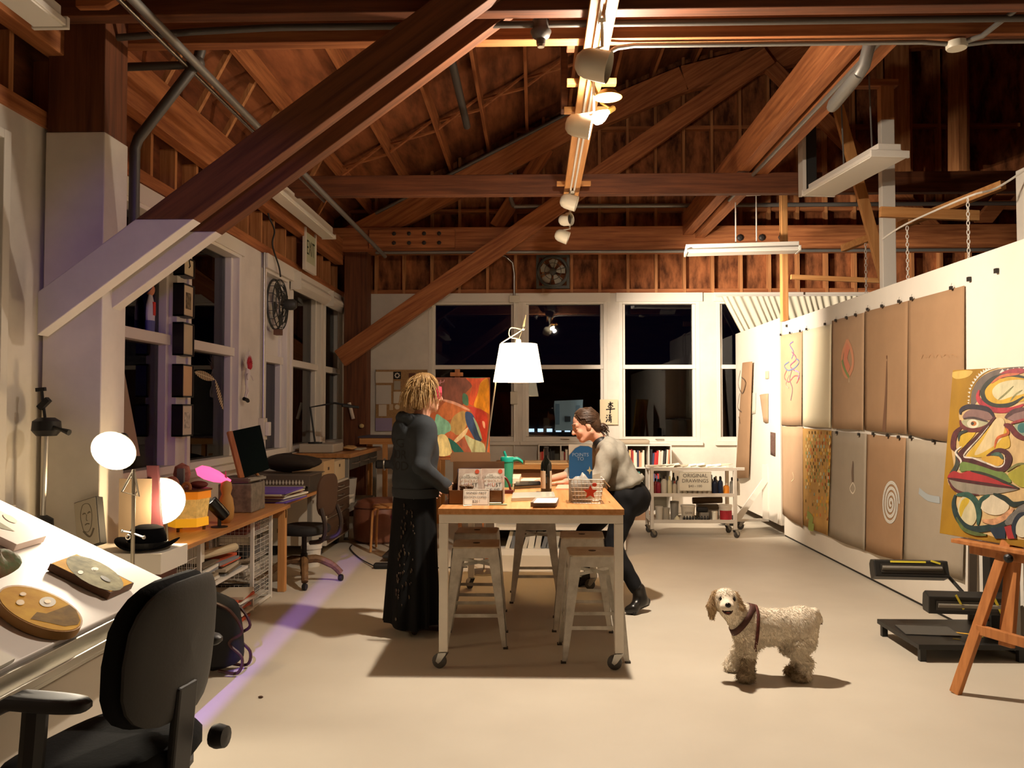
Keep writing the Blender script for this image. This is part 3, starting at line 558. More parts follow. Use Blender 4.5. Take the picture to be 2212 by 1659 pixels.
# ---- black office chair
CB = mat('chair_fabric', '1b1b1b', .9, .15, bump=.2, scale=60); CP = mat('chair_plastic', '2b2a29', .5, .4); CP2 = mat('chair_shell', '3a3937', .55, .3, bump=.1, scale=90)
t = thing('office_chair', 'black office chair with armrests pulled up to the drafting table', 'chair', (-1.24, 2.34, 0), math.radians(80))
def se(u, v, a, b, n): 
    x, y = 2*u-1, 2*v-1; return x, y
def pad(g, w_, h_, th, fn, k=3.2, nu=24, nv=6):            # rounded superellipse slab; fn(x, y, d) -> point
    def pt(u, v):
        an = 2*PI*u; c, s = math.cos(an), math.sin(an); r = [0.001, .3, .6, .8, .94, 1, 1, .94, .8, .6, .3, .001][v]; d = [-1, -1, -1, -.97, -.8, -.35, .35, .8, .97, 1, 1, 1][v]
        return fn(math.copysign(abs(c)**(2/k), c)*w_/2*r, math.copysign(abs(s)**(2/k), s)*h_/2*r, d*th/2)
    vs = [pt(i/nu, j) for j in range(12) for i in range(nu)]; fs = [(j*nu+i, j*nu+(i+1) % nu, (j+1)*nu+(i+1) % nu, (j+1)*nu+i) for j in range(11) for i in range(nu)]
    return g.add(vs, fs)
put('seat', pad(G(), .50, .44, .09, lambda x, y, d: V((x, y-.03, .53+d-.03*(y > .12)*(y-.12)/.12))), CB, t, smooth=True)
put('seat_pan', pad(G(), .46, .42, .04, lambda x, y, d: V((x, y-.02, .465+d))), CP, t, smooth=True)
bk = lambda x, y, d, o: V((x*(1-.12*(y > .05)*(y-.05)/.15), -.245-.10*(y+.2)-.05*(1-(x/.23)**2)*0+.06*(x/.23)**2+d+o, .84+y))
put('back_cushion', pad(G(), .42, .40, .06, lambda x, y, d: bk(x, y, d, .03)), CB, t, smooth=True)
put('back_shell', pad(G(), .41, .39, .025, lambda x, y, d: bk(x, y, d, -.018)), CP2, t, smooth=True)
g = G(); g.bar((0, -.28, .74), (0, -.255, .46), .09, .025, up=(0, 1, 0)); g.bar((0, -.27, .455), (0, -.05, .435), .09, .03); put('back_bracket', g, CP, t, bevel=.008)
for s in (-1, 1):
    g = G(); pad(g, .075, .30, .035, lambda x, y, d: V((s*.295+x, -.06+y, .775+d-.05*max(0, y-.06)/.09*(y > .06)))); a_ = put('armrest', g, CP, t, smooth=True)
    put('arm_post', G().tube(smooth_path([(s*.295, -.06, .765), (s*.30, -.05, .60), (s*.29, -.01, .47), (s*.2, 0, .45)], 4), [.03]*13, 8), CP, t, smooth=True)
for s in (-1, 1): put('knob', G().lathe([(1e-5, 0), (.03, .003), (.035, .02), (.03, .045), (1e-5, .05)], (s*.06+.04, -.30, .50+.06*s), 14, Matrix.Rotation(PI/2, 3, 'X')), CP, t, smooth=True)
put('gas_lift', G().lathe([(.03, .09), (.03, .22), (.02, .22), (.02, .45)], (0, 0, 0), 14), CP, t)
for k in range(5):
    a = 2*PI*k/5+.2; d = V((math.cos(a), math.sin(a), 0)); put('base_arm', G().bar(d*.03+V((0, 0, .1)), d*.28+V((0, 0, .075)), .05, .035), CP, t, bevel=.008)
    put('caster', G().lathe([(1e-5, -.02), (.025, -.02), (.03, 0), (.025, .02), (1e-5, .02)], d*.28+V((0, 0, .03)), 12, Matrix.Rotation(PI/2, 3, 'X')), BLACK, t, smooth=True)
# ---- black tote bag on the floor
t = thing('tote_bag', 'slouched black tote bag with brown handles on the floor by the desk', 'bag', (-1.83, 4.72, 0))
put('body', G().surf(lambda u, v: V(((.17-.05*v)*math.copysign(abs(math.cos(2*PI*u))**.7, math.cos(2*PI*u))*(1 if 0 < v < 1 else .02)+.02*math.sin(3*v), (.10-.05*v)*math.copysign(abs(math.sin(2*PI*u))**.7, math.sin(2*PI*u))*(1 if 0 < v < 1 else .02), .42*v*(1+.08*math.cos(2*PI*u))+.004)), 32, 10, True), mat('bag_black', '121110', .8), t, smooth=True, sub=1)
for y_ in (-.07, .06): put('handle', G().tube(smooth_path([(.02, y_*.6, .40), (.12, y_, .36), (.19, y_, .25), (.13, y_, .20), (.12, y_, .17), (.19, y_, .10), (.17, y_*1.2, .02), (.06, y_*1.1, .03)], 5), .009, 6), mat('brown_strap', '3a1d14', .5), t, smooth=True)
# ---- white slab with hat, sketches and clamp lamps
one('white_slab', G().box(-2.55, -1.975, 4.36, 4.70, .62, .73), WPLAIN, 'thick white slab on which the black hat stands', 'shelf', bevel=.004)
one('trunk', G().box(-2.5, -2.02, 4.40, 4.66, 0, .62), mat('trunk', '6d463c', .7, var=.2), 'dull reddish box under the white slab', 'box', bevel=.006)
t = thing('hat', 'black felt hat with upturned brim on the white slab', 'hat', (-2.12, 4.51, .732)); HB = mat('felt', '101013', 1, .02)
g = G(); g.lathe([(.10, .005), (.105, .02), (.10, .07), (.085, .115), (.05, .128), (1e-5, .118)], (0, 0, 0), 28, None, 1.0, .85); put('crown', g, HB, t, smooth=True)
g = G(); g.surf(lambda u, v: V(((.095+.075*v)*math.cos(2*PI*u), (.085+.065*v)*math.sin(2*PI*u), .008+.05*v**2*math.cos(2*PI*u)**2)), 32, 5, True); o = put('brim', g, HB, t, smooth=True); o.modifiers.new('s', 'SOLIDIFY').thickness = .004
put('band', G().lathe([(.107, .012), (.108, .04), (.103, .04), (.103, .012)], (0, 0, 0), 28, None, 1.0, .86), BLACK, t)
t = thing('sketch_canvas', 'pencil portrait on a dark edged canvas leaning beside the hat', 'drawing', (-2.42, 4.55, .732)); ux, uy = V((.93, -.2, .28)).normalized(), V((-.25, .25, .93)).normalized(); uy = (uy-ux*uy.dot(ux)).normalized()
O_ = V((-2.47, 4.44, .735)); put('canvas', G().prism([(0, 0), (.15, 0), (.15, .26), (0, .26)], O_, ux, uy, -.05), flat('26231f'), t, world=True, bevel=.003)
put('paper', G().prism([(.004, .004), (.146, .004), (.146, .256), (.004, .256)], O_, ux, uy, .002), flat('b9b09c', .9), t, world=True)
g = G(); PL = flat('6f6656', .9); S_ = lambda pts, w_: g.ribbon(smooth_path([(a, b, 0) for a, b in pts], 5), w_, O_, ux, uy, .001, .0025)
S_([(.05, .1), (.04, .17), (.055, .225), (.08, .235), (.105, .22), (.115, .17), (.105, .11), (.085, .08), (.06, .085), (.05, .1)], .003); S_([(.055, .18), (.065, .185), (.075, .178)], .006); S_([(.088, .178), (.098, .185), (.106, .178)], .006); S_([(.08, .175), (.076, .145), (.086, .14)], .003); S_([(.065, .12), (.08, .124), (.095, .118)], .006); S_([(.05, .09), (.09, .05), (.12, .09)], .01)
put('pencil_lines', g, PL, t, world=True)
t = thing('light_stand', 'thin metal stand with a glowing clamp lamp beside the drafting table', 'lamp', (-1.83, 3.75, 0)); SM = metalm('8d8475', .4)
put('pole', G().tube([(0, 0, 0), (0, 0, 1.22)], .009, 8), SM, t)
g = G(); g.tube([(-.05, 0, .94), (.0, .0, .93), (.05, -.01, .915)], .005, 6); g.ell((-.05, 0, .94), .008); g.ell((.055, -.01, .913), .009); ring(g, (-.015, -.015, .915), .01, .003); put('wing_screw', g, STEEL, t)
for k in range(3): a = 2*PI*k/3; put('foot', G().tube([(0, 0, .25), (.2*math.cos(a), .2*math.sin(a), .01)], .007, 6), SM, t)
g = G(); g.tube([(.0, 0, 1.22), (-.05, -.01, 1.12), (.03, -.01, 1.10), (0, 0, 1.22)], .006, 6); put('spring_clamp', g, SM, t)
def reflector(t, c, ax, r, s):
    M = look(ax); g = G().lathe([(.25*r, -.75*r), (.5*r, -.55*r), (.85*r, -.25*r), (r, 0), (1.02*r, 0), (.87*r, -.28*r), (.5*r, -.6*r), (.2*r, -.8*r)], c, 28, M); sh = put('reflector', g, metalm('c9c4b8', .3), t, smooth=True)
    put('diffuse_bulb', G().lathe([(1e-5, -.3*r), (.6*r, -.25*r), (.93*r, -.03*r), (.85*r, .04*r), (.5*r, .12*r), (1e-5, .16*r)], c, 28, M), glow('reflector%d' % s, 'fff0d4', s), t, smooth=True)
    put('socket', G().lathe([(.2*r, -1.5*r), (.25*r, -1.4*r), (.25*r, -.7*r)], c, 14, M), BLACK, t)
reflector(t, V((-.095, .0, 1.305)), (.12, -.9, -.42), .098, 14)
t = thing('clamp_lamp', 'glowing clamp lamp half hidden by the maroon canvas on the white slab', 'lamp', (-2.15, 4.78, .70))
reflector(t, V((-.0, -.05, .265)), (.5, -.85, -.1), .135, 9)
put('stem', G().tube([(.0, .05, 0), (-.02, .06, .2), (-.03, .03, .27)], .008, 6), SM, t)
t = thing('canvas', 'maroon edged canvas standing upright in front of the second clamp lamp', 'canvas', (-2.15, 4.65, .732)); put('edge', G().prism([(0, 0), (.065, 0), (.025, .44), (-.04, .44)], (-2.17, 4.665, .735), (1, 0, 0), (0, 0.02, 1), -.025), flat('5d3138'), t, world=True, bevel=.003); put('backing', G().box(-2.36, -2.175, 4.665, 4.68, .735, 1.1), flat('a38f78'), t, world=True)
# ---- orange desk and its wire drawers
DW = wood('desk', 'c08a55', 'a97443', 'y', rough=.35)
t = thing('desk', 'orange brown wooden desk under the tall windows with lit lantern', 'desk', (-2.4, 5.8, 0))
put('desktop', G().box(-2.78, -2.03, 4.73, 6.88, .672, .70), DW, t, world=True, bevel=.004)
for x_ in (-2.75, -2.1): put('leg', G().box(x_, x_+.06, 6.76, 6.82, 0, .672), PINEZ, t, world=True, bevel=.004)
put('apron', G().box(-2.75, -2.04, 6.77, 6.8, .6, .672), PINEX, t, world=True)
def basket(g, x0, x1, y0, y1, z0, z1, s=.03, th=.0022):
    def w_(a, b): g.bar(a, b, th, th)
    for z in (z0, z1): w_((x0, y0, z), (x1, y0, z)); w_((x1, y0, z), (x1, y1, z)); w_((x1, y1, z), (x0, y1, z)); w_((x0, y1, z), (x0, y0, z))
    n = int((y1-y0)/s)
    for i in range(1, n): y = y0+(y1-y0)*i/n; w_((x1, y, z0), (x1, y, z1)); w_((x0, y, z0), (x1, y, z0)); w_((x0, y, z0), (x0, y, z1))
    n = int((x1-x0)/s)
    for i in range(1, n): x = x0+(x1-x0)*i/n; w_((x, y0, z0), (x, y0, z1)); w_((x, y1, z0), (x, y1, z1)); w_((x, y0, z0), (x, y1, z0))
    for k in range(1, 4): z = z0+(z1-z0)*k/4; w_((x1, y0, z), (x1, y1, z)); w_((x0, y0, z), (x1, y0, z)); w_((x0, y1, z), (x1, y1, z))
    return g
def basket_unit(label, x0, x1, y0, y1, zs, H):
    t = thing('wire_drawer_unit', label, 'drawer unit', ((x0+x1)/2, (y0+y1)/2, 0), 0, 'white wire drawer units')
    for x in (x0, x1):
        for y in (y0, y1): put('post', G().box(x-.012, x+.012, y-.012, y+.012, .0, H), WPLAIN, t, world=True)
    for z in (.01, H-.02): g = G(); g.box(x0, x1, y0-.01, y0+.01, z, z+.015); g.box(x0, x1, y1-.01, y1+.01, z, z+.015); g.box(x0-.01, x0+.01, y0, y1, z, z+.015); g.box(x1-.01, x1+.01, y0, y1, z, z+.015); put('rail', g, WPLAIN, t, world=True)
    for a, b in zs: put('wire_basket', basket(G(), x0+.02, x1-.01, y0+.018, y1-.018, a, b), WPLAIN, t, world=True)
    return t
basket_unit('white wire drawer unit at the desk end beside the vintage chair', -2.55, -2.1, 6.15, 6.58, [(.06, .18), (.22, .33), (.36, .5), (.54, .655)], .67)
basket_unit('white wire drawer unit at the desk end behind the tote bag', -2.55, -2.12, 4.78, 5.22, [(.08, .3), (.36, .63)], .67)
rnd = random.Random(3)
def stack(name, x0, x1, y0, y1, z, n, cols, label, cat, group, th=(.006, .02), jit=.03):
    for i in range(n):
        h = rnd.uniform(*th); a = rnd.uniform(-jit, jit); b = rnd.uniform(-jit, jit); an = rnd.uniform(-.12, .12)
        g = G().cbox((0, 0, h/2), (x1-x0-abs(a), y1-y0-abs(b), h), rotz(an)); g.xf(Matrix.Translation(((x0+x1)/2+a, (y0+y1)/2+b, z))); one(name, g, flat(rnd.choice(cols), .8), label, cat, group); z += h+.0005
    return z
MAG = ['cfc4ae', 'b9ad98', '9a8a72', 'd8d2c4', '6e6250', 'c65a3a', '84868a', 'e2dcd0']
put_ = one('low_shelf', G().box(-2.55, -2.12, 5.26, 6.12, .32, .338), WPLAIN, 'low white shelf of paper piles under the orange desk', 'shelf')
for x_, y_ in ((-2.53, 5.28), (-2.14, 5.28), (-2.53, 6.1), (-2.14, 6.1)): put('leg', G().box(x_-.01, x_+.01, y_-.01, y_+.01, -.32, .0), WPLAIN, put_) if False else None
stack('magazine', -2.48, -2.15, 5.3, 5.62, .34, 9, MAG, 'magazine in the pile on the low shelf, beside the white carton', 'magazine', 'magazines on the low shelf, near pile')
stack('magazine', -2.48, -2.15, 5.7, 6.05, .34, 7, MAG, 'magazine in the pile on the low shelf, beside the wire drawers', 'magazine', 'magazines on the low shelf, far pile')
stack('magazine', -2.45, -2.05, 5.25, 5.6, .0, 14, MAG, 'magazine in the floor pile by the black tote bag', 'magazine', 'magazines on the floor by the bag', th=(.008, .022), jit=.05)
stack('magazine', -2.45, -2.06, 5.68, 6.05, .0, 11, MAG, 'magazine in the floor pile beside the wire drawers', 'magazine', 'magazines on the floor by the drawers', th=(.008, .022), jit=.05)
one('carton', G().box(-2.3, -2.15, 5.3, 5.38, .5, .64) , flat('d9d2c0'), 'small white carton on top of a magazine pile', 'box', bevel=.003)
one('rolled_paper', G().tube([(-2.2, 5.42, .53), (-2.16, 5.95, .50)], .03, 12), flat('c9b998'), 'rolled paper lying over the magazine piles', 'paper roll')
for k, (z0, z1, c1) in enumerate(((.065, .12, '3a3a38'), (.225, .28, 'b8b2a4'), (.365, .42, '2c2c2e'), (.545, .6, '8a4a42'))): one('basket_contents', G().box(-2.5, -2.16, 6.2, 6.53, z0, z1), mat('bc%d' % k, c1, .8, var=.5, scale=25), 'folded %s in the %s wire basket of the unit by the chair' % (('dark cloth', 'white papers', 'black cloth', 'red folders')[k], ('lowest', 'second lowest', 'third', 'topmost')[k]), 'supplies', bevel=.02)
# lantern
t = thing('lantern', 'glowing six sided lantern with orange and yellow bands on the desk', 'lantern', (-2.28, 5.42, .70))
def hexp(r0, r1, z0, z1, g=None):
    return (g or G()).lathe([(r0, z0), (r1, z1)], (0, 0, 0), 6, rotz(.3))
put('lower_band', hexp(.13, .128, .03, .085), mat('amber_low', 'f0b030', .4, emit='ffb020', es=.30), t); put('pearl_glass', hexp(.12, .135, .085, .21), mat('pearl', 'd9b878', .3, emit='ffc060', es=.22, col2='7a5a30', scale=25), t); put('upper_band', hexp(.142, .142, .21, .26), mat('amber_up', 'e8902a', .4, emit='ff8a18', es=.22), t)
put('rim', hexp(.15, .15, .26, .272), flat('6a3c1c'), t)
for k in range(3): a = 2*PI*k/3+.3; put('foot', G().box(.1*math.cos(a)-.008, .1*math.cos(a)+.008, .1*math.sin(a)-.008, .1*math.sin(a)+.008, 0, .03), flat('5a4020'), t)
CLAY = mat('pink_clay', 'b97a66', .7, col2='8a4d40', scale=30)
def onl(name, fn, m, label, cat='sculpture'): g = G(); fn(g); return one(name, g, m, label, cat, smooth=True)
onl('clay_flower', lambda g: ([g.tube([(-2.35+.035*math.cos(2*PI*k/16), 5.33+.0*k, 1.008+.035*math.sin(2*PI*k/16)) for k in range(16)], .017, 8, closed=True)]), CLAY, 'ring shaped pink clay flower on top of the lantern')
onl('clay_bust', lambda g: g.lathe([(.03, 0), (.045, .04), (.055, .09), (.045, .14), (1e-5, .165)], (-2.34, 5.46, .974), 16), CLAY, 'upright reddish clay bust on top of the lantern')
onl('stone_slab', lambda g: g.cbox((-2.315, 5.385, 1.04), (.045, .02, .13)), mat('stone', '77736b', .9, bump=.3, scale=30), 'grey stone slab leaning on the clay bust')
onl('clay_ring', lambda g: g.tube([(-2.25+.025*math.cos(2*PI*k/14), 5.32, .99+.025*math.sin(2*PI*k/14)) for k in range(14)], .011, 8, closed=True), flat('a86a3c'), 'small brown clay ring on the lantern edge')
onl('clay_lump', lambda g: g.ell((-2.21, 5.42, .998), (.06, .05, .025)), flat('6e2c24'), 'dark red clay lump on the lantern')
# pink lamp with wooden figure, black spot lamp
t = thing('figure_lamp', 'pink glowing petal lamp on a small wooden figure', 'lamp', (-2.17, 5.75, .70)); M = look((-.75, -.1, .3))
put('petal_shade', G().lathe([(.02, -.12), (.03, -.09), (.055, -.02), (.062, .05), (.05, .1), (1e-5, .135)], (-.07, 0, .33), 20, M, 1, .75), mat('pink_glow', 'ff5a8a', .4, emit='ff4a78', es=1.7), t, smooth=True)
put('body', G().lathe([(.025, .0), (.05, .03), (.055, .1), (.045, .17), (.03, .2), (.04, .24), (.035, .28), (1e-5, .31)], (.02, 0, .0), 18), flat('b98a4c'), t, smooth=True)
put('ear', G().lathe([(.012, 0), (.006, .04), (1e-5, .07)], (.015, 0, .3), 8), flat('d0557a'), t, smooth=True)
t = thing('spot_lamp', 'small black spotlight standing on the orange desk', 'lamp', (-2.13, 5.55, .70)); M = look((-.55, -.35, .75))
put('housing', G().lathe([(1e-5, -.075), (.035, -.075), (.042, -.06), (.044, .075), (.04, .075), (.036, -.03)], (0, 0, .12), 22, M), flat('0f0f0f', .25), t, smooth=True)
put('bulb_face', G().lathe([(1e-5, .05), (.04, .06)], (0, 0, .12), 18, M), glow('spotface', 'fff4de', 3), t)
put('stem', G().tube([(.01, 0, .01), (.01, 0, .06)], .012, 10), BLACK, t); put('base', G().lathe([(.055, 0), (.055, .006), (1e-5, .01)], (0.01, 0, 0), 22), BLACK, t)
# dark canvas leaning on boxes
def leaning(name, px, Y0, th, m, label, cat, edge=None, dy=.0):
    q = [aY(u, v, y_) for (u, v), y_ in zip(px, Y0)]; n = (q[1]-q[0]).cross(q[3]-q[0]).normalized()*th; t = thing(name, label, cat, min(q, key=lambda p: p.z))
    put('board', G().add(q+[p+n for p in q], [(0,1,2,3),(7,6,5,4),(0,4,5,1),(1,5,6,2),(2,6,7,3),(3,7,4,0)]), m, t, world=True)
    return t, q, n
t, q, n = leaning('dark_canvas', [(528, 1031), (582, 1012), (562, 918), (502, 931)], (6.3, 6.45, 6.5, 6.35), -.03, mat('dark_green', '0e1613', .95, .05), 'dark green canvas with pale wood edge tilted above the desk', 'canvas')
put('pale_edge', G().add([q[0]-n*.1, q[0]+n*1.1, q[3]+n*1.1, q[3]-n*.1]+[p+V((-.035, 0, -.004)) for p in (q[0]-n*.1, q[0]+n*1.1, q[3]+n*1.1, q[3]-n*.1)], [(0,1,2,3),(7,6,5,4),(0,4,5,1),(1,5,6,2),(2,6,7,3),(3,7,4,0)]), PINEZ, t, world=True)
put('easel_leg', G().tube([(-2.2, 6.5, 1.0), (-2.2, 6.6, .94)], .012, 6), PINEZ, t, world=True)
one('tool_box', G().box(-2.42, -2.16, 6.3, 6.62, .70, .92), mat('toolbox', '7d7468', .6, var=.4, scale=18), 'grey brown box with tools under the dark canvas', 'box', bevel=.008)
stack('letter_tray', -2.42, -2.17, 6.32, 6.6, .922, 3, ['b9b09f', 'd5cfc2', '8d877b'], 'paper pad on the grey brown tool box', 'paper', 'pads on the tool box')
stack('paper_folder', -2.5, -2.1, 6.92, 7.5, .70, 8, ['d8d2c0', 'b3a993', '6a4fa8', 'c9bfa6', '8a4a3a', 'e0dacb'], 'folder in the flat pile next to the vintage chair', 'folder', 'folders on the second desk', th=(.006, .014), jit=.06)
# ---- second desk, chests, bench
t = thing('desk', 'plain second desk carrying flat folders behind the orange desk', 'desk', (-2.45, 7.6, 0))
put('desktop', G().box(-2.78, -2.1, 6.9, 8.2, .672, .70), DW, t, world=True, bevel=.004)
for x_, y_ in ((-2.7, 8.1), (-2.2, 8.1), (-2.7, 7.0)): put('leg', G().bar((x_, y_, 0), (x_, y_, .672), .04, .04), flat('77736a'), t, world=True)
one('flat_chest', G().box(-2.75, -2.12, 7.75, 8.25, .701, .86), flat('3a332c'), 'dark chest with patterned cloth draped over its top', 'chest', bevel=.006)
g = G(); g.box(-2.77, -2.1, 7.72, 8.28, .862, .87); g.box(-2.77, -2.1, 7.715, 7.725, .77, .87); t = one('patterned_cloth', g, mat('cloth_dark', '5b4f44', .95), 'black and white patterned cloth over the dark chest', 'cloth')
g = G()
for k in range(22):
    x = -.32+.03*k; g.prism([(0, 0), (.011, .022), (0, .05), (-.011, .022)], (x, -.288, .025), (1, 0, 0), (0, 0, 1), -.0015)
put('pattern_motif', g, flat('cbc3b2', .9), t); put('pattern_border', G().box(-.335, .335, -.2885, -.2865, .0, .018), flat('b5ad9c', .9), t)
g = G(); g.surf(lambda u, v: V((-2.35+.27*math.cos(2*PI*u)*math.sin(PI*v)*(1+.1*math.sin(5*u*6.28)), 8.0+.16*math.sin(2*PI*u)*math.sin(PI*v), .972-.085*math.cos(PI*v)+.012*math.sin(9*u+4*v))), 28, 12, True)
one('dark_jacket', g, mat('dark_cloth', '2b221b', .95), 'dark crumpled jacket lying on the patterned chest', 'jacket', smooth=True)
BRN = wood('cab_brown', '5e4632', '4a3526', 'y')
t = thing('drawer_cabinet', 'brown drawer cabinet in a white frame on casters', 'cabinet', (-2.4, 8.85, 0))
put('body', G().box(-2.75, -2.1, 8.35, 9.33, .11, .72), flat('c9c2b2'), t, world=True, bevel=.005)
for z0, z1 in ((.14, .38), (.39, .52), (.53, .62), (.63, .71)):
    d_ = put('drawer', G().box(-2.1, -2.078, 8.38, 9.3, z0, z1-.008), BRN, t, world=True, bevel=.003); put('handle', G().tube([(-2.078, 8.75, (z0+z1)/2), (-2.05, 8.78, (z0+z1)/2), (-2.05, 8.92, (z0+z1)/2), (-2.078, 8.95, (z0+z1)/2)], .007, 6), STEEL, d_, world=True)
for y_ in (8.45, 9.2):
    for x_ in (-2.65, -2.2): put('caster', G().lathe([(1e-5, -.02), (.05, -.02), (.05, .02), (1e-5, .02)], (x_, y_, .055), 14, Matrix.Rotation(PI/2, 3, 'Y')), BLACK, t, world=True)
for k, (y0, y1, z0, z1, c1) in enumerate(((8.36, 8.8, .722, .96, 'b79a72'), (8.84, 9.3, .722, .93, 'c8b491'))): 
    o = one('cardboard_box', G().box(-2.6, -2.13, y0, y1, z0, z1), flat(c1, .85), 'cardboard box on the brown drawer cabinet, beside the %s' % ('patterned chest' if k == 0 else 'workbench'), 'box', bevel=.004); put('hand_hole', G().box(.234, .237, -.06, .0, .14, .17), flat('5a4630'), o)
t = thing('workbench', 'grey workbench with thick wooden top in the window corner', 'workbench', (-2.45, 10.3, 0)); BG = flat('8d897f', .5)
put('worktop', G().box(-2.78, -2.08, 9.38, 11.2, .935, .985), DW, t, world=True, bevel=.004)
for y_ in (9.42, 11.1):
    for x_ in (-2.72, -2.17): put('leg', G().box(x_, x_+.05, y_, y_+.05, .03, .935), BG, t, world=True, bevel=.003); put('foot', G().lathe([(.03, 0), (.03, .012), (.012, .03)], (x_+.025, y_+.025, 0), 10), STEEL, t, world=True)
for k in range(3): d_ = put('drawer', G().box(-2.16, -2.12, 9.5+.55*k, 10.02+.55*k, .79, .93), flat('3b3a37', .4), t, world=True, bevel=.004); put('handle', G().tube([(-2.12, 9.6+.55*k, .86), (-2.09, 9.62+.55*k, .86), (-2.09, 9.9+.55*k, .86), (-2.12, 9.92+.55*k, .86)], .008, 6), STEEL, d_, world=True)
put('lower_shelf', G().box(-2.72, -2.14, 9.44, 11.15, .3, .33), BG, t, world=True)
stack('book', -2.5, -2.18, 9.6, 9.9, .331, 6, ['e6e0d2', 'cdd0c9', 'b9b3a4'], 'white book lying on the workbench lower shelf', 'book', 'books on the workbench shelf', th=(.02, .035))
one('white_bin', G().lathe([(.14, 0), (.17, .3), (.165, .3), (.135, .01)], (-2.38, 10.3, .331), 18), flat('b6b2a8'), 'pale bin on the workbench lower shelf', 'bin', smooth=True)
one('printer', G().box(-2.7, -2.3, 9.45, 9.95, .987, 1.09), flat('b5ad9e', .5), 'pale printer on the workbench near the window', 'printer', bevel=.015)
t = thing('desk_lamp', 'black folded arm lamp standing on the pale printer', 'lamp', (-2.55, 9.6, 1.092)); g = G(); g.tube([(0, 0, 0), (-.06, 0, .42), (.2, .1, .47), (.42, .2, .43)], .012, 8); put('arm', g, BLACK, t); put('head', G().bar((.28, .13, .44), (.46, .22, .42), .05, .03), BLACK, t, bevel=.006); put('base', G().lathe([(.08, 0), (.08, .015), (1e-5, .02)], (0, 0, 0), 18), BLACK, t)
one('rag', G().surf(lambda u, v: V((-2.25+.09*math.cos(2*PI*u)*math.sin(PI*v), 10.05+.12*math.sin(2*PI*u)*math.sin(PI*v), 1.02-.025*math.cos(PI*v)+.006*math.sin(20*u))), 20, 8, True), flat('c9a36a'), 'crumpled yellowish rag on the workbench', 'rag', smooth=True)
stack('paper_sheet', -2.4, -2.15, 10.2, 10.6, .986, 3, ['6a5ab0', 'd8d2c0', 'b3a993'], 'sheet on the workbench beside the rag', 'paper', 'sheets on the workbench', th=(.003, .006))
one('white_bucket', G().lathe([(.075, 0), (.09, .17), (.098, .17), (.098, .21), (.088, .21), (.07, .02)], (-2.12, 7.88, 0), 20), flat('d9d4c8'), 'white bucket on the floor behind the vintage chair', 'bucket', smooth=True)
# ---- vintage swivel chair
VW = wood('oak', '7a5a38', '5c4128', 'x'); VF = mat('brown_cloth', '4b382c', .9, .1, bump=.2, scale=80)
t = thing('swivel_chair', 'vintage brown swivel chair with wooden legs beside the orange desk', 'chair', (-1.98, 7.12, 0), math.radians(78))
put('seat', pad(G(), .42, .40, .08, lambda x, y, d: V((x, y, .46+d))), flat('1f1c1a', .8), t, smooth=True)
put('backrest', pad(G(), .36, .36, .04, lambda x, y, d: V((x, -.22-.04*y+.25*x*x+d, .76+y))), VF, t, smooth=True)
for s in (-1, 1): put('back_support', G().tube(smooth_path([(s*.15, -.23, .66), (s*.155, -.27, .52), (s*.14, -.24, .40), (s*.08, -.1, .36)], 5), .02, 8), flat('2e211a'), t, smooth=True)
put('column', G().lathe([(.035, .14), (.03, .25), (.022, .26), (.022, .41)], (0, 0, 0), 14), flat('241c18'), t)
for k in range(4):
    a = PI*k/2+.5; d = V((math.cos(a), math.sin(a), 0)); lg = put('leg', G().tube(smooth_path([d*.03+V((0, 0, .2)), d*.12+V((0, 0, .2)), d*.24+V((0, 0, .14)), d*.31+V((0, 0, .07))], 4), [.035]*4+[.032]*4+[.028]*5, 8), VW, t, smooth=True)
    put('caster', G().lathe([(1e-5, -.016), (.026, -.016), (.03, 0), (.026, .016), (1e-5, .016)], d*.31+V((0, 0, .03)), 12, Matrix.Rotation(PI/2, 3, 'X')), BLACK, lg, smooth=True)
# ---- pouf, pine table, stool with pink bag, corner things
g = G().lathe([(.26, 0), (.30, .03), (.315, .2), (.30, .38), (.27, .45), (.2, .475), (1e-5, .48)], (-1.74, 9.40, 0), 32); t = one('pouf', g, mat('leather', '8f5a44', .4, .5, var=.15, scale=8, bump=.1), 'round reddish leather pouf on the floor by the workbench', 'pouf', smooth=True, loc=(-1.74, 9.40, 0))
put('seam', G().lathe([(.302, .385), (.306, .392), (.3, .398)], (0, 0, 0), 32), flat('5e3a2c'), t, smooth=True)
t = thing('pine_table', 'tall pine table under the cork board', 'table', (-2.0, 11.0, 0))
put('tabletop', G().box(-2.3, -1.2, 10.75, 11.4, 1.115, 1.135), flat('4b4250', .6), t, world=True); put('apron', G().box(-2.28, -1.22, 10.77, 11.38, 1.03, 1.115), PINEX, t, world=True, bevel=.004)  # violet light on this corner is put into the tabletop colour
for x_ in (-2.28, -1.98, -1.28):
    if x_ != -2.28: put('leg', G().box(x_, x_+.06, 10.78, 10.84, 0, 1.03), PINEZ, t, world=True, bevel=.004)
for x_ in (-2.28, -1.28): put('leg', G().box(x_, x_+.06, 11.3, 11.36, 0, 1.03), PINEZ, t, world=True, bevel=.004)
t = thing('plywood_stool', 'pale bent plywood stool behind the woman in the dark hoodie', 'stool', (-1.53, 8.75, 0))
for x_, y_ in ((-.15, .12), (.15, .12), (-.15, -.15), (.15, -.15)): put('leg', G().tube(smooth_path([(x_*1.1, y_*1.1, .012), (x_, y_, .38), (x_*.9, y_*.9, .44), (x_*.6, y_*.6, .458)], 4), .013, 8), PINEZ, t, smooth=True)
put('seat', G().lathe([(1e-5, .458), (.17, .458), (.175, .47), (.17, .48), (1e-5, .482)], (0, 0, 0), 24), PINEX, t, smooth=True)
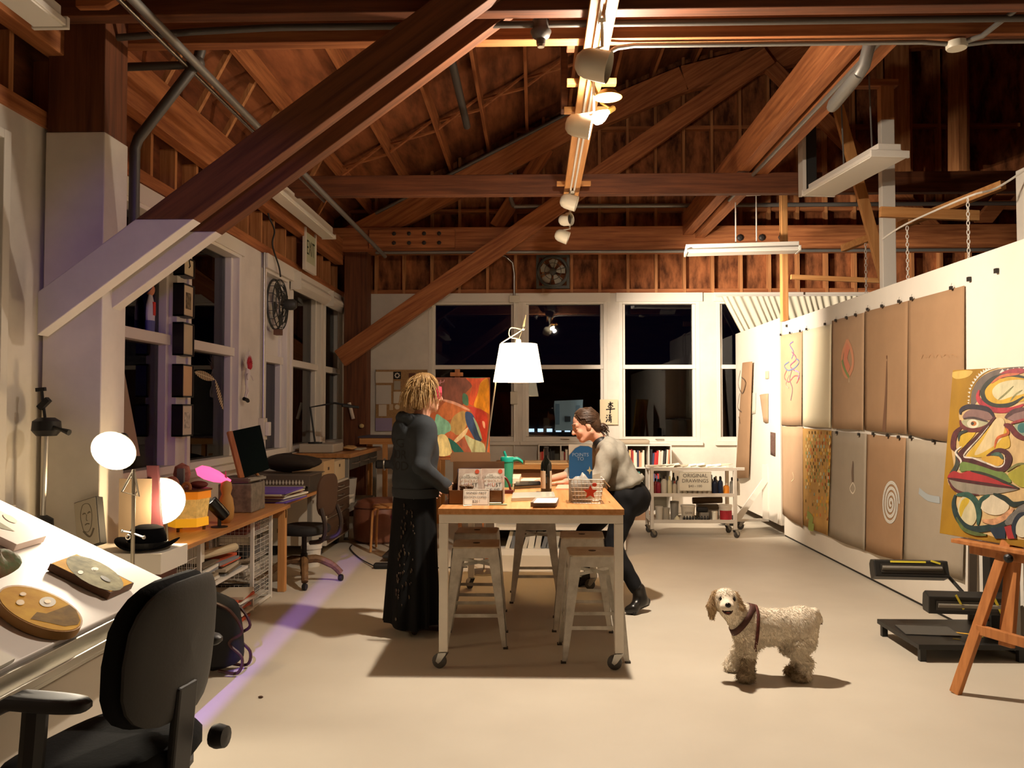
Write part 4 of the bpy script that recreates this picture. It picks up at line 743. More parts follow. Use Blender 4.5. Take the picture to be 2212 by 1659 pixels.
t = thing('pink_bag', 'bright pink bag hanging on a red strap beside the woman in the dark hoodie', 'bag', (-1.36, 8.25, .0)); PK = mat('pink_cloth', 'e0386c', .6)
put('pouch', G().lathe([(1e-5, .10), (.05, .11), (.065, .2), (.055, .36), (.03, .44), (1e-5, .45)], (0, 0, 0), 16, None, 1, .6), PK, t, smooth=True); put('strap', G().bar((0, 0, .44), (.07, 0, 1.22), .03, .008), flat('a01e2c'), t); put('fringe', G().ell((-.02, -.02, .42), (.05, .03, .045), 12, 8), flat('7a1c50'), t, smooth=True)
t = thing('grip_stand', 'stand with black grip and chrome collar behind the woman in the dark hoodie', 'stand', (-1.42, 8.12, 0))
put('handle_grip', G().bar((-.14, 0, .95), (.12, 0, .95), .06, .085), flat('15130f', .4), t, bevel=.02); put('collar', ring(G(), (-.05, 0, .95), .055, .008, 'x', 20), STEEL, t); put('stem', G().tube([(.05, 0, .06), (.05, 0, .93)], .02, 10), flat('b9b3a6', .4), t); put('deck', G().box(-.06, .16, -.05, .3, .04, .07), flat('2a2724'), t, bevel=.01); put('wheel', G().lathe([(1e-5, -.012), (.04, -.012), (.04, .012), (1e-5, .012)], (.05, -.02, .04), 16, Matrix.Rotation(PI/2, 3, 'Y')), BLACK, t)
t = thing('foot_switch', 'small black foot switch with cable on the floor', 'switch', (-1.43, 7.78, 0)); put('housing', G().cbox((0, 0, .025), (.15, .09, .05)), flat('1c1a18'), t, bevel=.015)
put('cable', G().tube(smooth_path([(-.07, 0, .02), (-.3, .45, .01), (-.52, 1.0, .01), (-.56, 1.25, .01)], 6), .006, 6), BLACK, t); put('cable', G().tube([(.07, 0, .02), (.4, -.02, .008), (.8, .05, .008)], .006, 6), BLACK, t)
# cork board and papers
t = thing('cork_board', 'cork board with pinned cards on the end wall', 'notice board', (-2.02, 11.98, 1.2)); put('board', G().box(-2.3, -1.55, 11.97, 11.995, 1.2, 2.06), mat('cork', 'a9855a', .95, var=.2, scale=60), t, world=True)
def card(x0, y0, x1, y1, c1, nm='card'):
    a, b = aY(x0, y1, 11.965), aY(x1, y0, 11.965); return put(nm, G().box(a.x, b.x, 11.962, 11.969, a.z, b.z), flat(c1, .8), t, world=True)
for q in ((811, 803, 849, 827, 'd8cfbd'), (812, 832, 845, 873, 'c9c4ba'), (818, 874, 835, 899, 'd3c9b8'), (850, 803, 866, 819, '17161a'), (851, 823, 865, 842, 'aaa392'), (850, 846, 868, 871, 'd5ccba'), (811, 903, 847, 931, '9d8fae'), (883, 806, 897, 826, '6a4434'), (841, 873, 849, 886, 'c9b08e')): card(*q)  # lilac of the lowest card is violet light put into its colour
p_ = aY(858, 811, 11.96); g = G()
for k in range(8): g.lathe([(1e-5, 0), (.011, .0), (.011, .002), (1e-5, .003)], (p_.x+.03*math.cos(PI*k/4), 11.962, p_.z+.03*math.sin(PI*k/4)), 8, Matrix.Rotation(PI/2, 3, 'X'))
put('dot_ring', g, PAPERW, t, world=True); p_ = aY(858, 879, 11.96); put('badge', G().lathe([(1e-5, 0), (.036, 0), (.036, .004), (1e-5, .005)], (p_.x, 11.965, p_.z), 20, Matrix.Rotation(PI/2, 3, 'X')), flat('d5c8b0'), t, world=True)
one('paper_roll', G().tube([aY(754, 870, 11.45), aY(763, 905, 11.45)], .025, 10), flat('d0c4b4'), 'rolled white paper stuck on the dark corner post', 'paper roll')
one('flower_knob', G().ell(aY(781, 920, 11.45), (.035, .02, .03), 10, 6), flat('c9b27a'), 'small yellow knob on the dark corner post', 'knob')
# ---- things hanging at the tall windows
t0 = None; zt = [(548, 590), (607, 680), (693, 766), (785, 858), (873, 944)]
for k, (y0, y1) in enumerate(zt):
    p0 = aX(386, y1, -2.72); p1 = aX(386, y0, -2.72); z0, z1 = p0.z, p1.z; h = z1-z0
    lb = ['framed sketch at the top of the column, partly behind the brace', 'framed dark etching, second from the top of the column', 'framed faint drawing in the middle of the window column', 'framed tan drawing, second from the bottom of the column', 'framed drawing in white mount at the bottom of the column'][k]
    t = thing('picture_frame', lb, 'picture', (-2.8, 6.44, z0), 0, 'framed drawings between the windows')
    g = G(); y_a, y_b = -.11, .10; g.box(.0, .085, y_a, y_a+.012, 0, h); g.box(.0, .085, y_b-.012, y_b, 0, h); g.box(.0, .085, y_a, y_b, 0, .012); g.box(.0, .085, y_a, y_b, h-.012, h); put('frame', g, flat('16120f', .4), t)
    put('mount', G().box(.01, .075, y_a+.012, y_b-.012, .012, h-.012), flat(['cfc2a4', 'c9b896', 'c6b795', 'cfae84', 'd3cab2'][k], .8), t)
    if k in (1, 4): put('drawing', G().box(.075, .0765, -.05, .05, h*.25, h*.75), mat('etch%d' % k, '8a7a5c' if k == 1 else 'e0dac6', .8, col2='3f3728' if k == 1 else '8f8876', scale=30), t)
    if k == 0: put('drawing', G().tube([(.077, .0, h*.9), (.077, .02, h*.6), (.077, .0, h*.5)], .006, 5), BLACK, t)
g = G().bar((0, 0, 0), (0, .0, .01), .01, .01)
def feather(c, d, L, label):
    t = thing('feather', label, 'feather', c); d = V(d).normalized(); s = d.cross(V((1, 0, 0))).normalized(); g = G(); g.k = 0; n = 22
    for i in range(n):
        a, b = i/n, (i+1)/n; wa, wb_ = [.035*math.sin(PI*min(1, (x*.93+.05)))**.7 for x in (a, b)]; g.k = i % 2
        g.add([d*(L*a)-s*wa, d*(L*a)+s*wa, d*(L*b)+s*wb_, d*(L*b)-s*wb_, d*(L*a)-s*wa+V((.003, 0, 0)), d*(L*a)+s*wa+V((.003, 0, 0)), d*(L*b)+s*wb_+V((.003, 0, 0)), d*(L*b)-s*wb_+V((.003, 0, 0))], [(0,1,2,3),(7,6,5,4),(0,4,5,1),(1,5,6,2),(2,6,7,3),(3,7,4,0)])
    put('vane', g, [flat('cdb98f', .8), flat('57462f', .8)], t); put('quill', G().tube([d*-.02+V((.002, 0, 0)), d*L+V((.002, 0, 0))], .003, 5), flat('d8cfae'), t)
fj = aX(461, 819, -2.76); feather(fj, aX(410, 800, -2.76)-fj, .40, 'striped feather pointing sideways in the tall window'); feather(fj+V((.01, .02, -.02)), aX(481, 893, -2.76)-fj, .30, 'striped feather hanging down in the tall window')
t = thing('dancing_skeleton', 'small red and white spiky skeleton figure hung on the window post', 'figurine', aX(532, 832, -2.74)); SK = flat('d8cfc4'); RD = flat('b5222c')
put('body', G().tube([(0, 0, 0), (0, .01, .05), (0, .03, .1), (0, .04, .16)], [.012, .02, .03, .022], 8), SK, t, smooth=True); put('head', G().ell((.01, .045, .185), (.03, .035, .04)), RD, t, smooth=True)
g = G()
for k in range(24): a = PI*(.05+.95*k/23); rr = .11+.03*(k % 3); g.tube([(0, .03+.02*math.cos(a), .15+.02*math.sin(a)), (.005, .03-rr*math.cos(a), .16+rr*math.sin(a)*1.2)], [.008, .001], 5)
put('crest', g, [SK], t); g = G()
for k in range(12): a = PI*(.1+.8*k/11); g.tube([(.01, .05, .17), (.012, .06-.09*math.cos(a), .19+.1*math.sin(a))], [.012, .001], 5)
put('inner_crest', g, RD, t)
for s in (-1, 1): put('arm', G().tube([(0, .03, .12), (.02, .03+s*.06, .09), (.03, .03+s*.08, .05)], .007, 6), SK, t); put('leg', G().tube([(0, .0, .01), (.01, s*.03, -.06), (.0, s*.02-.02, -.12)], .009, 6), SK, t)
put('foot', G().tube([(0, -.06, -.13), (.01, 0, -.14), (0, .05, -.15)], .018, 8), BLACK, t, smooth=True)
t = thing('painted_figurine', 'painted standing figure with blue cap on the window rail', 'figurine', aX(324, 716, -2.86)); 
put('robe', G().lathe([(.05, 0), (.055, .12), (.05, .2), (.02, .28)], (0, 0, 0), 14, None, .5, 1), flat('b9b4c8'), t, smooth=True); put('red_panel', G().box(.022, .03, -.01, .025, .12, .22), flat('c2281f'), t); put('head', G().ell((0, 0, .31), (.03, .035, .045)), flat('c98468'), t, smooth=True); put('cap', G().ell((-.01, -.01, .325), (.034, .038, .045)), flat('1b1f50'), t, smooth=True); put('skirt', G().lathe([(.052, 0), (.056, .08)], (0, 0, 0), 14, None, .52, 1.02), flat('4a4d8a'), t)
g = G().bar(aX(247, 770, -2.6), aX(290, 990, -2.6), .01, .05)
# tripod leaning by the white post
t = thing('camera_tripod', 'folded silver and black tripod leaning on the white post', 'tripod', (-2.66, 4.42, 0)); TB = flat('1a1a1b', .45); TS = metalm('b9b6b0', .35)
for k, (x_, y_) in enumerate(((-.05, 0), (.06, .02), (.0, .06))): l_ = put('leg', G().tube([(x_*1.3, y_, .01), (x_*.8, y_, .8)], .013, 10), TS, t, smooth=True); put('leg_lock', G().tube([(x_*1.15, y_, .36), (x_*1.05, y_, .46)], .02, 8), TB, l_)
put('shoulder', G().lathe([(.05, .78), (.055, .82), (.05, .9), (.02, .92)], (0, .02, 0), 14), TB, t, smooth=True); put('column', G().tube([(0, .02, .9), (0.01, .02, 1.36)], .012, 8), TS, t)
put('pan_head', G().lathe([(.05, 1.35), (.075, 1.38), (.07, 1.43), (.04, 1.45)], (.01, .02, 0), 14), TB, t, smooth=True); put('pan_handle', G().tube([(.03, 0, 1.41), (.12, -.03, 1.385), (.17, -.04, 1.37)], [.008, .01, .017], 8), TB, t); g = G(); g.tube([(.0, .02, 1.45), (-.01, .02, 1.52), (-.02, .02, 1.6)], .008, 6); g.bar((-.05, .02, 1.6), (.0, .02, 1.605), .02, .02); g.bar((-.03, .02, 1.5), (.02, .02, 1.55), .03, .03); put('crank', g, TB, t)
put('crank', G().tube([(-.1, 0, .88), (-.04, 0, .87)], .015, 8), TB, t)

q = [aX(u, v, -2.755) for u, v in ((247, 735), (258, 735), (268, 800), (303, 985), (247, 985))]; g = G(); g.add(q+[p-V((.004, 0, 0)) for p in q], [(4, 3, 2, 1, 0), (5, 6, 7, 8, 9)]+[(i, (i+1) % 5, 5+(i+1) % 5, 5+i) for i in range(5)])
one('tan_paper', g, mat('tan_paper', 'a08d76', .9, .1), 'tan paper sheet leaning across the tall window beside the drafting table', 'paper')
p_ = aZ(563, 1508, 0); one('floor_crumb', G().ell(p_+V((0, 0, .006)), (.014, .008, .006), 8, 6), flat('4a2d1c'), 'tiny brown crumb on the open floor', 'crumb')
# ================================================================ the work table in the middle and what stands on it
TOPM = wood('butcher', 'c08a58', 'a8733f', 'y', rough=.4, scale=4); WSTEEL = mat('white_steel', 'd8d0c2', .4, .5, var=.05, scale=8)
TZ = .923
t = thing('work_table', 'tall white steel work table with wooden top on casters', 'table', (-.02, 5.86, 0))
put('tabletop', G().box(-.555, .515, 4.78, 6.95, .889, TZ), TOPM, t, world=True, bevel=.003)
g = G(); g.box(-.55, .51, 4.79, 4.84, .838, .888); g.box(-.55, .51, 6.89, 6.94, .838, .888); g.box(-.55, -.5, 4.84, 6.89, .838, .888); g.box(.46, .51, 4.84, 6.89, .838, .888); put('apron_frame', g, WSTEEL, t, world=True, bevel=.003)
def caster(par, c, a, r=.042, world=True):
    R = rotz(a); c = V(c); w_ = put('caster', G().lathe([(1e-5, -.016), (r*.75, -.016), (r, -.01), (r, .01), (r*.75, .016), (1e-5, .016)], c+R @ V((.025, 0, r)), 18, R @ Matrix.Rotation(PI/2, 3, 'X')), flat('4a4744', .5), par, world=world, smooth=True)
    g = G(); g.lathe([(.006, 0), (.026, 0), (.026, .006), (.006, .006)], c+V((0, 0, r*2+.006)), 14)
    for s in (-1, 1): g.prism([(-.025, 2*r+.006), (.025, 2*r+.006), (.04, r), (.025, r-.012), (.01, r)], c+R @ V((0, s*.021, 0)), R @ V((1, 0, 0)), (0, 0, 1), .002)
    put('fork', g, STEEL, w_, world=world)
for x_, y_, a in ((-.525, 4.815, PI*.9), (.485, 4.815, PI*.95), (-.525, 6.915, 2.2), (.485, 6.915, 2.9)):
    put('leg', G().box(x_-.025, x_+.025, y_-.025, y_+.025, .10, .838), WSTEEL, t, world=True, bevel=.003); caster(t, (x_, y_, 0), a)
# ---- five white metal stools
SWM = mat('stool_paint', 'cfcabd', .4, .5, col2='a59d90', scale=7, detail=8); SRUST = mat('stool_seat', 'c6bdaa', .45, .5, col2='ab9678', scale=7, detail=8)
def stool(label, loc, rz=0):
    t = thing('metal_stool', label, 'stool', loc, rz, 'white metal stools under the work table')
    g = G(); a = .15
    g.prism([(-a+.02, -a), (a-.02, -a), (a, -a+.02), (a, a-.02), (a-.02, a), (-a+.02, a), (-a, a-.02), (-a, -a+.02)], (0, 0, .612), (1, 0, 0), (0, 1, 0), .014); put('seat', g, SRUST, t, bevel=.006)
    g = G(); b = .155
    for k in range(4):
        R = rotz(PI/2*k); g.add([R @ V(p) for p in ((-.148, -.148, .615), (.148, -.148, .615), (b, -b, .555), (-b, -b, .555), (-.148, -.142, .615), (.148, -.142, .615), (b, -b+.006, .555), (-b, -b+.006, .555))], [(0,3,2,1),(4,5,6,7),(0,1,5,4),(1,2,6,5),(2,3,7,6),(3,0,4,7)])
    put('skirt', g, SWM, t)
    put('seat_hole', G().lathe([(.022, 0), (.025, .002), (1e-5, .002)], (0, 0, .626), 14), flat('3a2a20'), t)
    for sx, sy in ((-1, -1), (1, -1), (1, 1), (-1, 1)):
        g = G(); tp, bt = V((sx*.15, sy*.15, .60)), V((sx*.198, sy*.198, .012))
        for dx, dy, w0, w1 in ((-sx, 0, .075, .03), (0, -sy, .075, .03)):
            d = V((dx, dy, 0)); n = V((-sx*.003 if dx == 0 else 0, -sy*.003 if dy == 0 else 0, 0))
            g.add([tp, tp+d*w0, bt+d*w1, bt, tp+n, tp+d*w0+n, bt+d*w1+n, bt+n], [(0,1,2,3),(7,6,5,4),(0,4,5,1),(1,5,6,2),(2,6,7,3),(3,7,4,0)])
        l_ = put('leg', g, SWM, t); put('foot_cap', G().cbox((sx*.19, sy*.19, .006), (.03, .03, .012)), flat('3a352f'), l_)
    g = G(); z = .2; q = .172
    for k in range(4): R = rotz(PI/2*k); g.bar(R @ V((-q, -q, z)), R @ V((q, -q, z)), .004, .022)
    put('foot_rail', g, SWM, t); g = G(); g.bar((-.15, -.15, .5), (.15, .15, .5), .004, .02); g.bar((-.15, .15, .505), (.15, -.15, .505), .004, .02); put('cross_brace', g, SWM, t)
    return t
st = stool('white metal stool tucked in at the table corner by the dog', (.355, 5.13, 0), .03)
dup(st, (.33, 5.8, 0), -.04, 'white metal stool with rusty seat patch behind the corner stool')
dup(st, (-.375, 5.40, 0), .03, 'white metal stool tucked in beside the long black skirt')
dup(st, (-.41, 5.98, 0), -.02, 'white metal stool hidden behind the one beside the black skirt')
dup(st, (.01, 6.62, 0), .02, 'white metal stool at the far end of the work table, by itself')
# ---- display box with books and price card
CARD = flat('9a7248', .85); CARD2 = flat('7a5636', .85)
def tp(u, v, z=TZ): return aZ(u, v, z)
b0 = tp(962, 1089); bx0, bx1, by0 = -.515, -.19, 4.98
t = thing('display_box', 'open cardboard display box with raised lid on the work table', 'box', ((bx0+bx1)/2, by0+.14, TZ))
g = G(); g.box(bx0, bx1, by0, by0+.29, TZ, TZ+.004); g.box(bx0, bx1, by0, by0+.004, TZ, TZ+.085); g.box(bx0, bx0+.004, by0, by0+.29, TZ, TZ+.1); g.box(bx1-.004, bx1, by0, by0+.29, TZ, TZ+.09); g.box(bx0, bx1, by0+.286, by0+.29, TZ, TZ+.24); put('tray', g, CARD2, t, world=True)
g = G(); g.prism([(bx0-.02, 0), (bx1-.10+.01, 0), (bx1-.09, .005), (bx1-.09, .05), (bx1-.1, .062), (bx0-.01, .062), (bx0-.02, .05)], (0, by0+.30, TZ+.235), (1, 0, 0), (0, .2, 1), -.005); put('lid', g, CARD2, t, world=True)
COV = mat('cover_wash', 'd9cdbd', .6, col2='c2a99a', scale=14); RSEAL = flat('d85a3c'); INK = flat('5a5048')
def cover_book(x, y, an, lean, label, big):
    R = rotz(an); ux = R @ V((1, 0, 0)); uy = (R @ V((0, math.sin(lean), math.cos(lean)))); t = thing('cover_book', label, 'book', (x, y, TZ+.006), 0, 'books for sale in the display box'); nn = ux.cross(uy)
    L = lambda nm, g, m: put(nm, g, m, t)
    L('cover', G().prism([(-.072, 0), (.072, 0), (.072, .2), (-.072, .2)], (0, 0, 0), ux, uy, -.016), COV); o = nn*.0006
    L('white_patch', G().prism([(-.052, .01), (.05, .005), (.056, .07), (.05, .15), (.02, .172), (-.03, .168), (-.055, .14), (-.05, .08)], o, ux, uy, .0004), PAPERW); L('round_seal', G().prism([(a*.8+.046, b*.8+.182) for a, b in ell2(0, 0, .017, .017)][::-1], o, ux, uy, .0004), RSEAL)
    for s, h, yy, xx, m in (('THE', .010, .158, -.012, INK), ('CROSSROADS', .016, .145, -.002, flat('8a7f6e')), ('of SHOULD', .019, .123, .0, flat('c9a183')), ('and', .013, .097, -.042, INK), ('M', .024, .098, -.022, flat('c9a0a0')), ('U', .026, .098, .004, flat('d06a3a')), ('ST', .026, .098, .034, INK), ('FIND AND', .014, .07, 0, INK), ('FOLLOW', .015, .052, .004, INK), ('YOUR PASSION', .012, .036, .004, INK)):
        L('lettering', letters(s, h*1.25, o*1.8+ux*xx+uy*yy, ux, uy), m)
    return t
cover_book(-.405, by0+.14, -.12, .22, 'white lettered book with red seal, next to the black skirt', 1); cover_book(-.255, by0+.15, .06, .18, 'white lettered book with red seal, next to the teal tumbler', 1)
for k in range(4): one('book', G().prism([(-.07, 0), (.07, 0), (.07, .195), (-.07, .195)], (-.41+.003*k, by0+.165+.022*k, TZ+.006), (.993, -.12, 0), (0, .2, .98), -.016), flat(['4a4a66', 'd8d2c4', '3a3a4a', '5a5a78'][k]), 'dark blue or white book standing behind the lettered cover', 'book', 'spare books in the display box')
one('spare_book', G().prism([(-.07, 0), (.07, 0), (.07, .195), (-.07, .195)], (-.26, by0+.185, TZ+.006), (1, .06, 0), (0, .2, .98), -.05), flat('3f4160'), 'block of blue edged books behind the second lettered cover', 'book')
g = G()
for k in range(14): g.ell((bx0+.07+.07*rnd.random(), by0+.05+.05*rnd.random(), TZ+.085+.02*rnd.random()), (.018, .014, .012), 7, 5)
one('packing_shreds', g, flat('5f4630'), 'brown packing shreds heaped in the front of the display box', 'packing', kind='stuff')
def leancard(name, px0, w_, h_, lean, label, lines, m=PAPERW, border=True, cat='sign', y=None):
    c = V(px0); t = thing(name, label, cat, c); ux = V((1, 0, 0)); uy = V((0, math.sin(lean), math.cos(lean))); put('card', G().prism([(-w_/2, 0), (w_/2, 0), (w_/2, h_), (-w_/2, h_)], (0, 0, 0), ux, uy, -.003), m, t)
    nn = ux.cross(uy); g = G(); e = .006
    if border:
        for a in ([(-w_/2+e, e), (w_/2-e, e)], [(w_/2-e, e), (w_/2-e, h_-e)], [(w_/2-e, h_-e), (-w_/2+e, h_-e)], [(-w_/2+e, h_-e), (-w_/2+e, e)]): g.ribbon(a, .0012, (0, 0, 0), ux, uy, .0004, .0003)
        put('border_line', g, INK, t)
    for s, h, yy in lines: put('lettering', letters(s, h, nn*.0008+uy*yy, ux, uy), INK, t)
    return t
leancard('price_card', (-.345, by0-.055, TZ), .155, .10, .3, 'handwritten price card leaning on the display box', [('SIGNED FIRST', .02, .075), ('EDITION COPIES -', .018, .05), ('$20 !', .022, .024)])
p_ = tp(1010, 1093); one('white_tag', G().cbox(p_+V((0, 0, .002)), (.05, .03, .003), rotz(.3)), PAPERW, 'small white tag lying before the price card', 'card')
p_ = tp(1070, 1091); t = one('leaflet', G().cbox(p_+V((0, 0, .003)), (.14, .035, .004), rotz(.05)), flat('8fa086'), 'folded green and white leaflet at the front edge of the work table', 'leaflet'); put('white_fold', G().cbox((0, 0.004, .01), (.07, .022, .006), rotz(.05)), PAPERW, t)
# ---- tumbler, bottle, glass, pads
p_ = tp(1096, 1052); t = thing('tumbler', 'teal drinking tumbler with flip lid and straw on the work table', 'bottle', p_); TEAL = mat('teal_clear', '2f9a78', .15, .5, trans=.15); TL = flat('12907c', .4)
put('cup', G().lathe([(.036, 0), (.038, .01), (.042, .1), (.047, .185), (1e-5, .187)], (0, 0, 0), 24), TEAL, t, smooth=True); put('lid', G().lathe([(.05, .185), (.051, .21), (.045, .222), (1e-5, .225)], (0, 0, 0), 24), TL, t, smooth=True)
put('straw', G().tube([(-.005, 0, .21), (-.025, 0, .262)], .009, 8), TL, t); put('carry_loop', G().surf(lambda u, v: V((.04+.075*v, .03*math.cos(2*PI*u)*(1-.3*v), .198+.018*math.sin(2*PI*u)*(1-.2*v)-.02*v*v+.01*math.sin(PI*v))), 14, 8, True), TL, t, smooth=True)
p_ = tp(1100, 1066); t = thing('leather_stand', 'dark red leather stand in front of the teal tumbler', 'stand', p_); LR = flat('5a221c', .4); put('base', G().cbox((0, 0, .012), (.06, .05, .024)), LR, t, bevel=.004); put('back_strap', G().tube(smooth_path([(.01, .02, .02), (-.005, .02, .07), (-.03, .02, .105), (-.075, .02, .11)], 5), .009, 6), LR, t, smooth=True)
p_ = tp(1107, 1062); one('shot_glass', G().lathe([(.016, 0), (.02, .055), (.018, .055), (.014, .006)], p_, 16), glass('clear', (.92, .92, .9), 1.45), 'tiny clear glass beside the leather stand', 'glass', smooth=True)
p_ = tp(1180, 1064); t = thing('wine_bottle', 'dark wine bottle with cream label on the work table', 'bottle', p_); BT = mat('bottle', '0d0f0b', .06, .6)
put('body', G().lathe([(1e-5, .004), (.034, 0), (.0375, .006), (.0375, .185), (.034, .205), (.02, .226), (.0145, .24), (.0145, .30), (.016, .301), (.016, .31), (1e-5, .311)], (0, 0, 0), 32), BT, t, smooth=True)
g = G(); g.surf(lambda u, v: V((.0382*math.cos(PI*(.86+.6*u)), .0382*math.sin(PI*(.86+.6*u)), .03+.12*v)), 14, 2); put('label', g, flat('c9b59a', .7), t, smooth=True); put('back_label', G().surf(lambda u, v: V((.0382*math.cos(PI*(1.72+.4*u)), .0382*math.sin(PI*(1.72+.4*u)), .03+.12*v)), 14, 2), flat('b7a68c', .7), t, smooth=True)
put('neck_foil', G().lathe([(.0152, .255), (.0152, .30), (.0165, .301), (.0165, .312), (1e-5, .3125)], (0, 0, 0), 24), flat('1b1413', .35), t, smooth=True)
def slab(name, px, h, m, label, cat, z=TZ, group=None):
    q = [tp(u, v, z) for u, v in px]; return one(name, G().add(q+[p+V((0, 0, h)) for p in q], [(3,2,1,0),(4,5,6,7),(0,1,5,4),(1,2,6,5),(2,3,7,6),(3,0,4,7)]), m, label, cat, group, bevel=.002)
slab('notepad', [(1108, 1056), (1172, 1053), (1168, 1044), (1112, 1045)], .018, flat('c9c0a8'), 'cream notepad under the black tablet', 'notepad'); slab('tablet', [(1112, 1051), (1172, 1048), (1166, 1041), (1114, 1042)], .008, flat('0e0e10', .15), 'black tablet lying on the cream notepad', 'tablet', TZ+.0195)
slab('paper_block', [(1096, 1046), (1122, 1046), (1126, 1036), (1100, 1036)], .045, flat('d7cbb2'), 'white paper block behind the tumbler', 'paper'); slab('pink_notepad', [(1200, 1058), (1240, 1058), (1240, 1049), (1206, 1049)], .012, flat('d8a98e'), 'pinkish notepad next to the wine bottle', 'notepad'); slab('drawing_sheet', [(1120, 1039), (1180, 1039), (1185, 1033), (1130, 1033)], .002, PAPERW, 'white sheet under the leaning woman\'s hand', 'paper')
slab('clear_tray', [(1105, 1083), (1200, 1080), (1196, 1069), (1108, 1071)], .022, mat('acrylic', 'd9d6c4', .1, .5, trans=.1), 'clear acrylic tray lying on the work table', 'tray'); t = slab('thick_book', [(1146, 1095), (1203, 1095), (1207, 1084), (1157, 1084)], .028, flat('8d7f74'), 'thick white covered book at the table edge', 'book'); q = [tp(u, v, TZ+.029) for u, v in ((1152, 1087), (1201, 1087), (1206, 1077), (1160, 1077))]
c0 = t.location; put('white_cover', G().add([p-c0 for p in q]+[p-c0+V((0, 0, .002)) for p in q], [(3,2,1,0),(4,5,6,7),(0,1,5,4),(1,2,6,5),(2,3,7,6),(3,0,4,7)]), flat('e4dfd0'), t)
# wire basket with booklet
p_ = tp(1268, 1088); bx = p_.x; byy = p_.y+.09; t = thing('wire_basket', 'small white wire basket with a red star on the work table', 'basket', (bx, byy, TZ)); g = G()
for k in range(10):
    f = k/9
    for (xa, ya, xb, yb_) in ((-1, -1, 1, -1), (1, -1, 1, 1), (1, 1, -1, 1), (-1, 1, -1, -1)):
        xx, yy_ = xa+(xb-xa)*f, ya+(yb_-ya)*f; g.bar((xx*.082, yy_*.075, 0), (xx*.105, yy_*.095, .145), .0022, .0022, up=(0, 1, 0))
for k in range(7):
    z = .145*k/6; a, b = .082+.023*k/6, .075+.02*k/6; rr = .003 if k in (0, 6) else .0016; g.tube([(-a, -b, z), (a, -b, z), (a, b, z), (-a, b, z)], rr, 4, closed=True)
put('wire_mesh', g, flat('d2cdc2', .4), t); g = G(); g.tube(smooth_path([(.105, -.06, .14), (.14, -.04, .10), (.14, .04, .10), (.105, .06, .14)], 5), .003, 5); put('handle', g, STEEL, t)
g = G(); g.prism([(.045*(1 if k % 2 == 0 else .45)*math.cos(2*PI*k/10+.3), .045*(1 if k % 2 == 0 else .45)*math.sin(2*PI*k/10+.3)) for k in range(10)], (.02, -.09, .07), (1, 0, 0), (0, -.13, 1), .003); g.ell((.045, -.098, .115), (.015, .003, .012), 8, 6); put('red_star', g, flat('b8402e'), t)
one('plastic_bag', G().surf(lambda u, v: V((bx-.03+.065*math.cos(2*PI*u)*math.sin(PI*v)*(1+.12*math.sin(13*u)), byy-.01+.06*math.sin(2*PI*u)*math.sin(PI*v), TZ+.095-.08*math.cos(PI*v)+.012*math.sin(17*u))), 26, 12, True), mat('cellophane', 'd8d2c6', .15, .5, trans=.5), 'crinkled clear plastic bag in the wire basket', 'bag', smooth=True)
def booklet(cx, cy_, w_, h_, m, label, an=.0, lean=.05):
    ux = rotz(an) @ V((1, 0, 0)); uy = V((0, math.sin(lean), math.cos(lean))); t = thing('booklet', label, 'booklet', (cx, cy_, TZ+.006)); put('cover', G().prism([(-w_/2, 0), (w_/2, 0), (w_/2, h_), (-w_/2, h_)], (0, 0, 0), ux, uy, -.006), m, t); return t, ux, uy
t, ux, uy = booklet(bx-.035, byy-.03, .145, .35, flat('b3ada2'), 'tall booklet with blue cloud cover standing in the wire basket'); nn = ux.cross(uy)
put('blue_cloud', G().prism([(-.07, .14), (.072, .14), (.072, .325), (.05, .337), (.0, .34), (-.03, .325), (-.07, .28)], nn*.0005, ux, uy, .0005), flat('2f6fae'), t); put('white_top', G().prism([(-.072, .282), (-.033, .327), (.0, .342), (.05, .34), (.072, .328), (.072, .35), (-.072, .35)], nn*.0005, ux, uy, .0004), PAPERW, t)
put('star', G().prism([(.056+.017*(1 if k % 2 == 0 else .4)*math.cos(2*PI*k/8), .19+.026*(1 if k % 2 == 0 else .4)*math.sin(2*PI*k/8)) for k in range(8)], nn*.0012, ux, uy, .0005), flat('e8dfa8'), t)
for s, yy in (('POINTS', .285), ('TO', .26)): put('lettering', letters(s, .03, nn*.0012+uy*yy, ux, uy), flat('a9c4dd'), t)
one('card_pack', G().prism([(-.05, 0), (.055, 0), (.06, .165), (-.045, .15)], (bx+.03, byy+.0, TZ+.01), (1, .1, 0), (0, .1, 1), -.03), flat('d3ccb8'), 'pack of pale cards in the wire basket', 'cards')
# ---- shaded floor lamp
t = thing('floor_lamp', 'floor lamp with large white drum shade on a thin jointed arm', 'lamp', (-.46, 7.6, 0)); LS = metalm('b9b4a6', .35)
put('base', G().lathe([(.15, 0), (.15, .015), (.02, .02), (.012, .03)], (0, 0, 0), 28), LS, t); pj = aY(1082, 741, 7.6)-V((-.46, 7.6, 0)); pt_ = aY(1128, 712, 7.6)-V((-.46, 7.6, 0))
put('pole', G().tube([(0, 0, .02), (.02, 0, 1.1), pj], .008, 8), LS, t); put('arm', G().tube([pj, pt_, pt_+V((.02, 0, .02))], .007, 8), LS, t); put('joint', G().ell(pt_+V((.01, 0, .01)), .018, 10, 8), LS, t); put('tip', G().tube([pt_+V((.01, 0, .02)), aY(1136, 680, 7.6)-V((-.46, 7.6, 0))], [.012, .003], 8), flat('d8cfa8'), t)
sc = V((.315, 0, 0)); put('lamp_shade', G().lathe([(.232, 1.742), (.172, 2.09), (.168, 2.09), (.228, 1.742)], sc, 40), mat('shade', 'f2e6cf', .8, emit='ffe2b4', es=3.4), t, smooth=True)
g = G(); 
